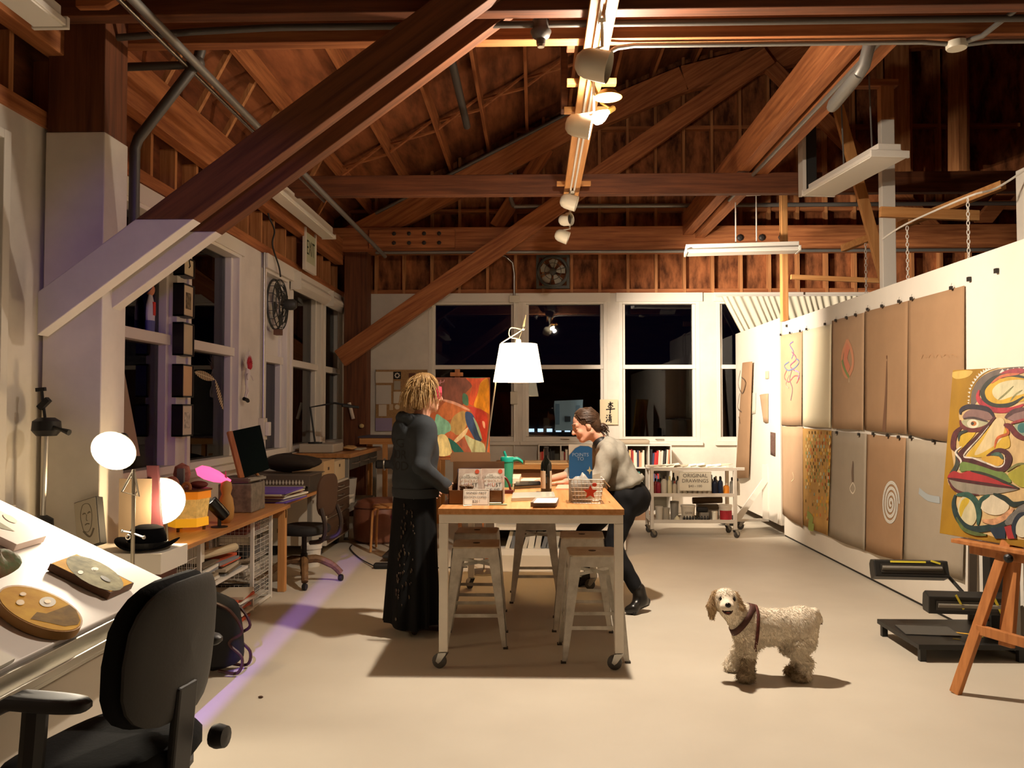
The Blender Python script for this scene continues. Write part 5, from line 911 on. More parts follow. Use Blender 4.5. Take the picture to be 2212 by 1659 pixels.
for k in range(3): a = 2*PI*k/3; g.tube([sc+V((.17*math.cos(a), .17*math.sin(a), 2.085)), sc+V((0, 0, 2.10))], .003, 5)
put('shade_spider', g, LS, t); put('shade_cap', G().lathe([(.025, 2.09), (.025, 2.12), (.02, 2.135), (1e-5, 2.14)], sc, 14), flat('e8dcc0'), t, smooth=True); put('cable', G().tube(smooth_path([sc+V((0, 0, 2.14)), sc+V((-.08, 0, 2.16)), sc+V((-.07, 0, 2.24)), pt_], 5), .005, 6), flat('d8cfb0'), t); put('shade_hanger', G().tube([sc+V((0, 0, 2.13)), pt_], .005, 6), LS, t)
# ---- easel with the abstract canvas
EW = wood('easel', '9c6238', '7d4a28', 'z')
t = thing('easel', 'wooden easel holding the abstract canvas behind the work table', 'easel', (-.79, 8.3, 0)); 
for s in (-1, 1): put('leg', G().bar((s*.32, -.05, .0), (s*.16, .13, 1.6), .03, .05, up=(0, 1, 0)), EW, t, bevel=.003)
put('rear_leg', G().bar((0, .6, 0), (0, .16, 1.6), .04, .03, up=(0, 1, 0)), EW, t); put('mast', G().bar((0, .03, .5), (0, .21, 1.9), .05, .03, up=(0, 1, 0)), EW, t); put('tray', G().cbox((0, -.03, 1.0), (.68, .1, .025)), EW, t, bevel=.003); put('top_clamp', G().cbox((0, .12, 1.845), (.13, .06, .04)), EW, t, bevel=.004)
OA = V((-.79, 8.25, 1.015)); AU = V((1, 0, 0)); AV = V((0, .1, .995)); AN = AU.cross(AV)
t = thing('abstract_canvas', 'abstract canvas of orange, red and blue shapes on the easel', 'painting', OA); put('canvas', G().prism([(-.345, 0), (.345, 0), (.345, .80), (-.345, .80)], OA, AU, AV, -.03), mat('canvas_base', 'bd6034', .8, col2='9c5a3a', scale=5), t, world=True, bevel=.003)
def onp(u, v, O, A, B, N):
    d = ray(u, v); p = CAMP+d*((O-CAMP).dot(N)/d.dot(N)); return ((p-O).dot(A)/A.length_squared, (p-O).dot(B)/B.length_squared)
lay = [0]
def shape(name, c, pts, O, A, B, N, par, conv, sm=True, var=.3, bx=(-.345, .345, 0, .80)):
    x_lo, x_hi, y_lo, y_hi = bx
    q = [onp(*conv(*p), O, A, B, N) for p in pts]; q = [(p.x, p.y) for p in smooth_path([(a, b, 0) for a, b in q], 4, True)] if sm else q
    q = [(min(max(a, x_lo), x_hi), min(max(b, y_lo), y_hi)) for a, b in q]; ar = sum(q[i-1][0]*q[i][1]-q[i][0]*q[i-1][1] for i in range(len(q))); q = q if ar > 0 else q[::-1]; lay[0] += 1; h = .0004+.00006*lay[0]
    m = mat('paint_'+c, c, .55, .4, var=var, scale=22, stretch=(1, 1, .35), detail=6); put(name, G().prism(q, O+N*.0003, A, B, h), m, par, world=True)
cv = lambda x, y: (830+x/5.53, 780+y/5.53); lay[0] = 0
for c, pts in (('7d4836', [(400,180),(690,178),(980,200),(1050,290),(960,400),(930,530),(700,470),(420,480)]), ('cf4f22', [(980,190),(1240,200),(1150,260),(1110,400),(1075,530),(1000,480),(1050,300)]), ('e59a1c', [(1245,225),(1150,260),(1120,380),(1070,530),(1150,570),(1235,620),(1255,600)]),
    ('4f7358', [(930,172),(1240,172),(1240,195),(1080,205),(960,195)]), ('c23a30', [(1010,540),(1120,570),(1230,640),(1225,900),(1190,960),(1100,740),(1050,610)]), ('c4703c', [(640,620),(750,480),(960,560),(950,640),(780,700),(700,690)]), ('b3955a', [(850,640),(960,600),(985,760),(900,880),(800,850),(790,740)]), ('82bfa6', [(620,640),(700,680),(780,740),(790,830),(700,890),(610,850)]),
    ('c0673f', [(720,880),(790,840),(850,880),(830,940),(760,930)]), ('d9a089', [(690,452),(850,490),(1010,572),(1000,590),(840,520),(690,470)]), ('2b4676', [(970,610),(1050,630),(1110,760),(1165,930),(1110,970),(1040,860),(980,740)]), ('a3c4b4', [(1062,670),(1110,740),(1150,850),(1170,940),(1140,900),(1100,790)]), ('b6bd97', [(960,880),(1060,930),(1190,990),(1195,1115),(1050,1115),(1000,1000)]),
    ('e6cfa4', [(835,950),(900,880),(1000,790),(970,880),(860,975)]), ('1f665c', [(755,920),(830,955),(900,1020),(960,1110),(870,1115),(800,1040)]), ('efdf9f', [(640,900),(740,890),(800,1040),(790,1120),(640,1120)]), ('9b5740', [(890,970),(950,935),(1040,1080),(1000,1105),(930,1040)]), ('4d7f62', [(940,390),(985,400),(1005,450),(1000,530),(940,500)]), ('e7b8a8', [(1170,720),(1200,730),(1205,800),(1185,790)])):
    shape('colour_patch', c, pts, OA, AU, AV, AN, t, cv)
# ---- long bench and bookcase
BW2 = wood('bench', 'b98a55', '9c6d3c', 'x')
t = thing('storage_bench', 'long wooden bench with open base shelf beyond the work table', 'bench', (.25, 8.9, 0)); put('benchtop', G().box(-.42, .95, 8.44, 9.3, .88, .92), BW2, t, world=True, bevel=.004); put('front_panel', G().box(-.4, .93, 8.5, 8.52, .55, .88), wood('bench_front', '84552f', '693f21', 'x'), t, world=True)
put('base', G().box(-.4, .93, 8.5, 9.25, 0, .06), WPLAIN, t, world=True); put('shelf_edge', G().box(-.4, .93, 8.48, 9.25, .26, .29), WPLAIN, t, world=True)
for x_ in (-.41, .91): put('side', G().box(x_, x_+.02, 8.5, 9.25, .0, .88), WPLAIN, t, world=True)
put('back', G().box(-.4, .93, 9.25, 9.27, 0, .88), flat('8a7a66'), t, world=True); one('green_cutting_mat', G().box(.45, .9, 8.6, 8.9, .921, .925), flat('b5a648'), 'yellow green cutting mat on the long bench', 'cutting mat'); one('drawing_board', G().box(-.1, .35, 8.6, 9.1, .921, .93), flat('d8b98c'), 'pale wooden drawing board on the long bench', 'board')
BC = ['c9c2b4', '8a2e24', 'd8d2c6', '2c3a52', 'b8492e', 'e0cfa8', '3a3a38', 'd08a5a', '6f2f38', '9fb3b0', 'e6e0d0', 'c23a34', '46587a', 'dcb08a', '1f1f22', 'd4a23c']
def book(x, y, z, th, h, dp, c, lean, label, group, rz=0):
    t = one('book', G().add([(0, 0, 0), (th, 0, 0), (th, dp, 0), (0, dp, 0), (lean, 0, h), (th+lean, 0, h), (th+lean, dp, h), (lean, dp, h)], [(0,3,2,1),(4,5,6,7),(0,1,5,4),(1,2,6,5),(2,3,7,6),(3,0,4,7)]), flat(c, .6), label, 'book', group, loc=(0, 0, 0)); t.location = (x, y, z); XF[t.name] = (V((x, y, z)), 0); return t
x = -.3
for k in range(16): th = rnd.uniform(.03, .06); book(x, 8.56, .061, th, .17, .2, rnd.choice(['8d8a84', 'b9b3a6', '5a5650', 'd0cabb', '6a6d70']), .03 if k % 3 else .05, 'grey or white book leaning on the base shelf of the long bench', 'books on the bench base shelf'); x += th+.012
KX0, KP, KY, KD = .065, .306, 11.6, .36
t = thing('bookcase', 'low white cube bookcase under the end wall windows', 'bookcase', (KX0+KP*3, KY+.18, 0)); g = G()
for i in range(7): g.box(KX0+KP*i-.008, KX0+KP*i+.008, KY, KY+KD, .05, .985)
put('upright', g, WPLAIN, t, world=True) if False else [put('upright', G().box(KX0+KP*i-.008, KX0+KP*i+.008, KY, KY+KD, .05, .985), WPLAIN, t, world=True) for i in range(7)]
for z in (.045, .36, .672, .985): put('shelf', G().box(KX0-.008, KX0+KP*6+.008, KY-.001, KY+KD, z-.009, z+.009), WPLAIN, t, world=True)
put('plinth', G().box(KX0, KX0+KP*6, KY+.03, KY+KD, 0, .036), WPLAIN, t, world=True); put('back_board', G().box(KX0, KX0+KP*6, KY+KD, KY+KD+.01, .04, .985), flat('77705f'), t, world=True)
cubes = [(0, 2, 9, 'the first cube'), (1, 2, 9, 'the second cube'), (2, 2, 7, 'the third cube'), (4, 2, 11, 'the fifth cube'), (5, 2, 11, 'the end cube'), (4, 1, 9, 'the fifth cube'), (3, 2, 7, 'the fourth cube'), (5, 1, 7, 'the end cube')]
pal = {(4, 2): ['2a2c38', 'e6b27a', '8a2530', 'c04a34', 'e4dcc8', 'e8e0cc', '33334a', 'dd9a74', 'e2a488', 'ece2d0', 'e8dcc4'], (5, 2): ['232326', '39415e', 'c03030', 'b42c2c', 'e6d6c6', 'e2c4b4', 'e9e0cf', '3c3a36', '1f1f22', 'e8ddca', 'c98a6a'], (4, 1): ['c8503a', 'c8503a', 'dfae66', 'c9452e', '8fa6b8', '1d2a44', '4f9088', 'd8d2c0', 'e4dcc8'], (0, 2): ['c87a62', 'c23a30', 'd8a890', 'cfcabd', '2b2b2b', '4a4a46', '222222', '3a3a3a', '2a2a28']}
lv = {2: 'top', 1: 'middle'}; done = {}
for i, j, n, nm in cubes:
    x = KX0+KP*i+.014; z = [.054, .369, .681][j]; P_ = pal.get((i, j), BC)
    for k in range(n):
        c = P_[k % len(P_)] if (i, j) in pal else rnd.choice(BC); th = rnd.uniform(.014, .030); h = rnd.uniform(.19, .25)
        if x+th > KX0+KP*(i+1)-.014: break
        cn = {'c': 'pale or coloured'}; key = (i, j)
        book(x, KY+.03+rnd.uniform(0, .02), z, th, h, .2, c, 0 if (i, j) != (5, 2) else .014, 'book standing in %s of the bookcase\'s %s row' % (nm, lv[j]), 'books in %s, %s row' % (nm, lv[j])); x += th+.0015+(0 if (i, j) != (5, 2) else .0005)
one('rolled_bags', G().surf(lambda u, v: V((KX0+KP*4.5+.12*math.cos(2*PI*u)*math.sin(PI*v), KY+.15+.09*math.sin(2*PI*u)*math.sin(PI*v), .17-.11*math.cos(PI*v)+.01*math.sin(14*u))), 22, 10, True), flat('c9bda8'), 'crumpled pale bag in the lowest cube of the bookcase', 'bag', smooth=True)
one('drawer_box', G().box(1.28, 1.6, 11.2, 11.5, 0, .09), flat('8f6f54'), 'flat brown box on the floor before the bookcase', 'box')
one('seat_cushion', G().box(1.0, 1.62, 11.68, 11.95, .996, 1.06), flat('a89a84'), 'flat grey cushion on top of the bookcase', 'cushion', bevel=.025)
# ---- paint cart
t = thing('paint_cart', 'white wheeled metal cart full of paint bottles by the bookcase', 'cart', (1.87, 9.9, 0)); CX0, CX1, CY0, CY1 = 1.345, 2.345, 9.68, 10.12
for x_ in (CX0, CX1-.04):
    for y_ in (CY0, CY1-.04): put('post', G().box(x_, x_+.04, y_, y_+.04, .10, .815), WSTEEL, t, world=True, bevel=.003); caster(t, (x_+.02, y_+.02, 0), .4 if x_ < 2 else .6)
for z in (.17, .475, .775): put('shelf', G().box(CX0+.002, CX1-.002, CY0+.002, CY1-.002, z, z+.012), WSTEEL, t, world=True); g = G(); g.box(CX0+.04, CX1-.04, CY0, CY0+.012, z, z+.045); g.box(CX0+.04, CX1-.04, CY1-.012, CY1, z, z+.045); put('shelf_rim', g, WSTEEL, t, world=True) if False else [put('shelf_rim', G().box(CX0+.04, CX1-.04, a, a+.012, z+.0005, z+.04), WSTEEL, t, world=True) for a in (CY0, CY1-.012)]
put('handle', G().box(CX1, CX1+.09, CY0, CY0+.02, .78, .815), WSTEEL, t, world=True, bevel=.003)
leancard('price_sign', (1.86, CY0-.012, .545), .375, .225, .0, 'white sign about original drawings hung on the paint cart', [('ORIGINAL', .062, .175), ('DRAWINGS', .058, .115), ('$40 - 100', .04, .055)], flat('d9d2be'))
def bottle(x, y, z, r, h, c, cap, label, group, kind='bottle', cat='bottle'):
    t = thing(kind, label, cat, (x, y, z), 0, group)
    put('body', G().lathe([(r*.95, 0), (r, .005), (r, h*.66), (r*.85, h*.74), (r*.4, h*.8), (r*.4, h*.84), (1e-5, h*.845)], (0, 0, 0), 14), flat(c, .4), t, smooth=True); put('cap', G().lathe([(r*.45, h*.82), (r*.45, h*.97), (r*.2, h), (1e-5, h)], (0, 0, 0), 12), flat(cap, .4), t, smooth=True); return t
x = CX0+.075
mid = [('8a2030', '1c1a18', .03, .17), ('c9c2b2', '201c1a', .035, .21), ('d8cfae', 'e0d080', .028, .2), ('c2b6a0', 'a85a4a', .026, .15), ('cfc8b8', '1c1a18', .03, .2), ('e0dac8', 'e6e0d0', .026, .12), ('c8c0ae', 'e6e0d0', .028, .12), ('ded6c4', 'd8d2c0', .026, .12), ('d0c8b4', 'e0d8c4', .028, .12), ('d8d0c0', 'e6e0d0', .026, .12), ('d2cab8', 'e6e0d0', .028, .12), ('1a2238', '15140f', .032, .19), ('1f2c46', '101010', .03, .2), ('e08a2a', 'e8d8c0', .036, .13), ('8f8f88', '1f1f1c', .028, .19), ('b9b5a8', '2a2a26', .03, .18)]
dk = {'8a2030': 'dark red', 'c9c2b2': 'white labelled', 'd8cfae': 'cream', 'c2b6a0': 'pinkish capped', 'cfc8b8': 'tall black capped', '1a2238': 'navy', '1f2c46': 'tall navy', 'e08a2a': 'orange', '8f8f88': 'grey', 'b9b5a8': 'pale grey'}
for c, cp, r, h in mid:
    bottle(x+r, CY0+.09, .4875, r, h*1.1, c, cp, ('%s paint bottle on the middle shelf of the cart' % dk[c]) if c in dk else 'small white paint jar behind the drawings sign', 'paint bottles on the middle shelf'); x += 2*r+.003
x = CX0+.07
for k in range(15): r = rnd.uniform(.022, .032); bottle(x+r, CY0+.26, .4875, r, rnd.uniform(.17, .25), rnd.choice(['3a3630', '6d675c', 'b9b2a2', '2a2a28', '8a3a2a', '55606a']), rnd.choice(['1c1a18', '2e2a26', 'd8cfae']), 'paint bottle in the rear row of the cart\'s middle shelf', 'paint bottles, rear row'); x += 2*r+.003
def tub(x, y, z, r, h, c, label, band=None, name='paint_tub', text=None):
    t = thing(name, label, 'tub', (x, y, z)); put('body', G().lathe([(r*.86, 0), (r, h*.93), (r*.98, h*.93)], (0, 0, 0), 22), flat(c, .45), t, smooth=True); put('lid', G().lathe([(r*1.06, h*.88), (r*1.06, h), (r*.98, h*1.01), (1e-5, h*1.01)], (0, 0, 0), 22), flat(c, .4), t, smooth=True)
    if band: put('label', G().surf(lambda u, v: V((r*1.0*math.cos(PI*(1.12+.76*u)), r*1.0*math.sin(PI*(1.12+.76*u)), h*.12+h*.55*v)), 14, 2), flat(band, .6), t)
    if text: put('lettering', letters(text, .035, (0, -r*1.02, h*.55), (1, 0, 0), (0, 0, 1)), flat('6a6358'), t)
    return t
SZ = .1825
tub(1.80, CY0+.12, SZ, .082, .185, 'cfc8b8', 'pale bucket marked gesso on the lowest cart shelf', text='GESSO'); tub(2.235, CY0+.12, SZ, .075, .19, 'ddd5c6', 'white bucket with red label on the lowest cart shelf', 'a82430')
tub(1.46, CY0+.1, SZ, .045, .17, 'c9c2b2', 'narrow white jug on the lowest cart shelf'); tub(1.545, CY0+.14, SZ, .045, .15, 'a9a292', 'beige tub beside the narrow white jug')
tub(2.10, CY0+.07, SZ, .035, .12, 'e0dac8', 'small white tub beside the red labelled bucket'); tub(1.655, CY0+.2, SZ, .05, .22, '8f8a80', 'tall grey tub behind the white cone')
one('white_cone', G().lathe([(.045, 0), (.03, .04), (1e-5, .07)], (1.665, CY0+.07, SZ), 16), flat('ddd5b4'), 'small cream cone on the lowest cart shelf', 'cone', smooth=True)
one('black_pouch', G().cbox((1.97, CY0+.15, SZ+.13), (.13, .1, .06)), flat('1f1d1b'), 'black pouch on the lowest cart shelf', 'pouch', bevel=.02); one('grey_box', G().cbox((1.99, CY0+.14, SZ+.05), (.1, .09, .1)), flat('8d877c'), 'grey box under the black pouch', 'box', bevel=.004); one('brown_roll', G().tube([(1.9, CY1-.08, SZ+.21), (2.25, CY1-.08, SZ+.22)], .04, 12), flat('5a4632'), 'brown roll at the rear of the lowest cart shelf', 'roll'); one('roll_rest', G().box(1.95, 2.2, CY1-.14, CY1-.03, SZ, SZ+.168), flat('6a6052'), 'box beneath the brown roll on the cart', 'box')
for k in range(9): bottle(1.74+.034*k, CY0+.035, SZ, .014, .07, '2a2724', '141210', 'tiny dark ink bottle in the front row of the cart', 'ink bottles on the lowest shelf', 'ink_bottle')
for k in range(9):
    a = rnd.uniform(-.3, .3); x = CX0+.1+.098*k; one('envelope', G().cbox((x, CY0+.22, .80+.006+.006*(k % 3)+.012), (.16, .22, .004), Matrix.Rotation(-.12-.03*(k % 3), 3, 'Y') @ rotz(a)), flat(rnd.choice(['d8cfba', 'c9bda4', 'b3a68e', 'e6dec8']), .8), 'cream envelope overlapping others on top of the cart', 'envelope', 'envelopes on the cart top')
t = thing('panel_brace', 'white triangular brace with caster steadying the wheeled panel', 'brace', (2.7, 10.4, 0)); put('foot_bar', G().bar((2.48, 10.38, .115), (2.90, 10.42, .115), .07, .03), WPLAIN, t, world=True); put('diagonal', G().bar((2.52, 10.38, .13), (2.88, 10.42, .62), .07, .025, up=(0, 1, 0)), WPLAIN, t, world=True); put('upright', G().bar((2.87, 10.42, .13), (2.87, 10.42, .8), .07, .02), WPLAIN, t, world=True); caster(t, (2.58, 10.39, 0), 2.8)
one('black_shoe_bag', G().surf(lambda u, v: V((2.5+.17*math.cos(2*PI*u)*math.sin(PI*v), 10.75+.08*math.sin(2*PI*u)*math.sin(PI*v), .055-.052*math.cos(PI*v)*(1.2+.3*math.cos(2*PI*u)))), 20, 10, True), flat('17130f'), 'black soft case on the floor by the panel brace', 'case', smooth=True)
# ---- curtain, calligraphy, sheet in the window
t = thing('curtain', 'white gathered curtain drawn aside at the last end wall window', 'curtain', (3.2, 11.93, 2.3)); a0 = aY(1553, 646, 11.93); CUR = mat('curtain', 'd9d3be', .9, .1)
def cur(u, v): return V((a0.x+.03+.34*v+(2.3-.34*v)*u, 11.90+(.012+.016*v)*math.sin(150*u+1.6*math.sin(23*u)), 3.1-.66*v))
put('cloth', G().surf(cur, 160, 8), CUR, t, smooth=2, world=True); put('rod', G().tube([(a0.x-.05, 11.9, 3.11), (a0.x+2.6, 11.9, 3.11)], .01, 8), WPLAIN, t, world=True)
q0, q1 = aY(1296, 917, 11.965), aY(1335, 863, 11.965); t = thing('calligraphy_sheet', 'calligraphy sheet with brushed characters between two end wall windows', 'calligraphy', (q0.x, 11.965, q0.z)); put('paper', G().box(q0.x, q1.x, 11.96, 11.963, q0.z, q1.z), flat('d8c9a8', .9), t, world=True)
g = G(); cvx = lambda x, y: (1060+x/6.144, 840+y/6.144)
for pts in ([(1560,200),(1625,190)], [(1588,170),(1590,250)], [(1585,205),(1555,240)], [(1592,205),(1625,235)], [(1560,250),(1610,245),(1585,270)], [(1530,275),(1650,265)], [(1588,255),(1586,325),(1575,320)], [(1540,345),(1550,360)], [(1530,375),(1545,388)], [(1530,440),(1555,400)], [(1565,350),(1600,345)], [(1580,338),(1582,375)], [(1562,378),(1608,370)], [(1570,395),(1598,390)], [(1572,395),(1572,435)], [(1598,390),(1595,450)], [(1575,415),(1596,412)]):
    g.ribbon([onp(*cvx(*p), V((0, 11.96, 0)), V((1, 0, 0)), V((0, 0, 1)), V((0, -1, 0))) for p in pts], .018, (0, 11.96, 0), (1, 0, 0), (0, 0, 1), .001, .0005)
put('brush_strokes', g, flat('2a2018'), t, world=True)
q0, q1 = aY(1198, 930, 12.08), aY(1260, 866, 12.08); t = thing('newsprint_sheet', 'bluish printed sheet taped inside the end wall window', 'sheet', (q0.x, 12.08, q0.z)); put('sheet', G().surf(lambda u, v: V((q0.x+(q1.x-q0.x)*(u+.02*math.sin(6*v)), 12.075+.01*math.sin(7*u), q0.z+(q1.z-q0.z)*(v+.04*u*v))), 12, 8), flat('6f90a8', .9), t, world=True, smooth=2)
for a, b, c, d, cc in ((.03, .2, .17, .9, '4a6a85'), (.35, .3, .55, .48, '20303c'), (.75, .4, .88, .85, '557690')): put('print_block', G().box(q0.x+(q1.x-q0.x)*a, q0.x+(q1.x-q0.x)*c, 12.055, 12.058, q0.z+(q1.z-q0.z)*b, q0.z+(q1.z-q0.z)*d), flat(cc, .9), t, world=True)
# ================================================================ display wall: hung papers, copy stand, easel with the face canvas
KR = mat('kraft', 'a88b6e', .85, .15, var=.05, scale=5); KR2 = mat('kraft2', '997a5c', .85, .15, var=.05, scale=5); GP = mat('grey_paper', '9c907e', .85, .15, var=.04, scale=5); WP = mat('cream_paper', 'ddd2b4', .85, .15)
from mathutils.bvhtree import BVHTree
SH = {}
def snap(nm, g, m, t, off):
    for i, p in enumerate(g.v):
        h = SH[t.name].ray_cast(V((2, p.y, p.z)), V((1, 0, 0)))
        if h[0] is not None: g.v[i] = V((h[0].x-.0026-(off-.018)*.1, p.y, p.z))
    return put(nm, g, m, t, world=True)
def hung(px, m, label, name='hung_paper', X=XP, off=.012, curl=.02):
    q = [aX(u, v, X-off) for u, v in px]; t = thing(name, label, 'paper', min(q, key=lambda p: p.z), 0, 'large papers clipped to the display wall')   # px: top left, top right, bottom right, bottom left
    def s(u, v):
        a = q[3].lerp(q[2], u); b = q[0].lerp(q[1], u); p = a.lerp(b, v); return V((X-off-curl*(.5-.5*math.cos(2*PI*u))*(1-v)**2-.5*curl*max(0, u-.8)/.2*(1-v), p.y, p.z))
    gs = G().surf(s, 14, 10); SH[t.name] = BVHTree.FromPolygons(gs.v, gs.f); o = put('sheet', gs, m, t, world=True, smooth=2); o.modifiers.new('s', 'SOLIDIFY').thickness = .002
    return t, q
BLK = flat('2a2622', .4)
def clips(t, px, X=XP, h=.024):
    for u, v in px: p = aX(u, v, X-.02); o = put('binder_clip', G().bar((X-.026, p.y-.012, p.z), (X-.026, p.y+.012, p.z), .016, h), BLK, t, world=True); put('clip_wire', G().tube([(X-.026, p.y, p.z+.01), (X-.02, p.y, p.z+.035)], .002, 4), STEEL, o, world=True)
def PY(t, pts, w_, c, nm='drawing', off=.018):
    if len(pts) < 8: pts = [(a[0]+(b[0]-a[0])*k/8, a[1]+(b[1]-a[1])*k/8) for a, b in zip(pts, pts[1:]) for k in range(8)]+[pts[-1]]; w_ = [w_[min(len(w_)-1, i//8)]+(w_[min(len(w_)-1, i//8+1)]-w_[min(len(w_)-1, i//8)])*(i % 8)/8 for i in range(len(pts))] if hasattr(w_, '__len__') else w_
    return snap(nm, G().ribbon([onp(u, v, V((XP-off-.012, 0, 0)), V((0, -1, 0)), V((0, 0, 1)), V((-1, 0, 0))) for u, v in pts], w_, (XP-off-.012, 0, 0), (0, -1, 0), (0, 0, 1), .0006), flat(c, .8), t, off)
sp = lambda pts, k=4: [(p.x, p.y) for p in smooth_path([(a, b, 0) for a, b in pts], k)]
t, q = hung([(1685, 724), (1733, 716), (1733, 919), (1685, 918)], KR, 'brown paper with swirling coloured drawing, far end of the upper row'); clips(t, [(1687, 723), (1707, 719), (1729, 715)])
for k, (pts, c) in enumerate((([(1709,738),(1702,745),(1710,760),(1706,775)], '6a5a8a'), ([(1706,760),(1716,775),(1703,790),(1712,800)], '8a4a6a'), ([(1700,782),(1690,790),(1698,800),(1712,795),(1722,782),(1716,775)], '5a6a8a'), ([(1695,800),(1690,815),(1700,825),(1712,812),(1722,815),(1716,828)], 'b05a5a'), ([(1706,800),(1702,820),(1708,840),(1705,865)], '7a5a6a'), ([(1700,810),(1693,830),(1700,838)], 'c98a7a'), ([(1712,800),(1722,806),(1718,820)], '8a7aa0'))): PY(t, sp(pts), .014, c, off=.024+.001*k)
t, q = hung([(1734, 715), (1796, 700), (1796, 924), (1734, 920)], WP, 'blank cream sheet in the upper row'); clips(t, [(1743, 711), (1783, 700)])
t, q = hung([(1797, 693), (1867, 675), (1867, 929), (1797, 925)], KR, 'brown paper with a faint tulip drawing in the upper row'); clips(t, [(1806, 692), (1829, 686), (1849, 680)])
PY(t, sp([(1826,735),(1815,770),(1818,800),(1828,812),(1838,790),(1836,760),(1826,735)]), .05, 'c58a68', off=.022); PY(t, sp([(1828,745),(1822,775),(1830,800)]), .09, 'c87e62', 'petal', .024); PY(t, sp([(1830,815),(1824,805),(1817,790),(1814,778)]), .035, '7d8a58', 'leaf', .026); PY(t, [(1830, 815), (1830, 826)], .01, 'd8c8a8', off=.026)
t, q = hung([(1868, 673), (1961, 650), (1961, 938), (1868, 929)], KR2, 'brown paper with a dark upright stroke in the upper row'); clips(t, [(1875, 668), (1906, 661), (1943, 651)])
PY(t, [(1911, 768), (1911, 775)], .02, '6d4a30', off=.022); PY(t, [(1911, 780), (1911, 850), (1909, 932)], [.012, .035, .07], '6b4d38', 'dark_stroke', .023)
t, q = hung([(1961, 650), (2083, 617), (2085, 960), (1961, 939)], KR2, 'brown paper with faint scribble, close to the face canvas'); clips(t, [(1970, 645), (2056, 622)])
for k in range(5): PY(t, sp([(1985+16*k, 775-2*k), (1990+16*k, 765), (1997+16*k, 772)]), .008, '9a7654', 'scribble', .022)
t, q = hung([(1688, 921), (1734, 922), (1736, 1140), (1690, 1110)], KR, 'narrow brown paper at the far end of the lower row')
PY(t, sp([(1709, 1020), (1712, 1033), (1707, 1040)]), .01, 'd9c7a0', off=.022)
t, q = hung([(1734, 925), (1796, 930), (1790, 1157), (1731, 1132)], mat('ochre_paper', 'b98f4e', .8, col2='a88045', scale=6), 'ochre paper covered in honeycomb dots in the lower row')
g3 = {c: G() for c in ('e8cf8a', 'd8a02a', '8a9a5a', '6a5020', 'c8683a', 'a9c0b0')}
for i in range(26):
    for j in range(9):
        u, v = 1737+j*6.4+(i % 2)*3.2, 934+i*7.4
        if rnd.random() < (.8 if v < 1050 else .35): p = aX(u, v+.1*(u-1737)*.3, XP-.036-.0); rnd.choice(list(g3.values())).prism([(.016*math.cos(PI*k/3), .02*math.sin(PI*k/3)) for k in range(6)], (XP-.036, p.y, p.z), (0, -1, 0), (0, 0, 1), .001)
for c, g in g3.items(): snap('honeycomb_dots', g, flat(c, .8), t, .02)['kind'] = 'stuff'
PY(t, sp([(1740, 1110), (1752, 1122), (1745, 1135), (1757, 1140)]), .08, '8f9a4e', 'green_patch', .03)
t, q = hung([(1797, 931), (1872, 937), (1870, 1190), (1789, 1158)], GP, 'grey paper with a small candle drawing in the lower row')
PY(t, [(1838, 996), (1837, 1020), (1838, 1042)], [.02, .05, .045], '6d5a4a', 'candle', .023); PY(t, sp([(1838, 1042), (1832, 1055), (1838, 1066), (1843, 1055), (1838, 1042)]), .012, 'd8cdb8', 'flame', .024); clips(t, [(1808, 934), (1856, 938)])
t, q = hung([(1873, 938), (1957, 946), (1951, 1214), (1867, 1189)], KR2, 'brown paper with a grey spiral in the lower row'); clips(t, [(1887, 937), (1918, 940), (1942, 944)])
for k, (c, w_) in enumerate((('c9cabf', .05), ('8d8f8a', .022), ('d3cdc0', .02))):
    PY(t, [(1920+(17*(1-a/7.2/PI*1.0) if 0 else 0)+18*(a/(8*PI))*math.cos(a), 1088+49*(a/(8*PI))*math.sin(a)) for a in [8*PI*i/110 for i in range(4, 111)]], [.026, .010, .006][k], ['c5c7bf', '77736c', 'd9d0c0'][k], 'spiral', .022+.0012*k)
t, q = hung([(1958, 946), (2088, 962), (2082, 1255), (1952, 1216)], GP, 'grey paper with pale blue brush marks, partly behind the face canvas'); PY(t, sp([(1980, 1060), (2000, 1075), (2025, 1080)]), .05, '9aa0a0', 'blue_marks', .022); clips(t, [(1968, 944), (2018, 952)])
for k, (u, v) in enumerate([(1699, 704), (2093, 603), (2152, 585)]): p = aX(u, v, XP-.012); one('binder_clip', G().bar((XP-.012, p.y-.013, p.z), (XP-.012, p.y+.013, p.z), .02, .03), BLK, ['lone binder clip near the pine upright end of the wall', 'lone binder clip beside the brown paper with scribble', 'lone binder clip above the face canvas'][k], 'clip', 'empty clips on the display wall')
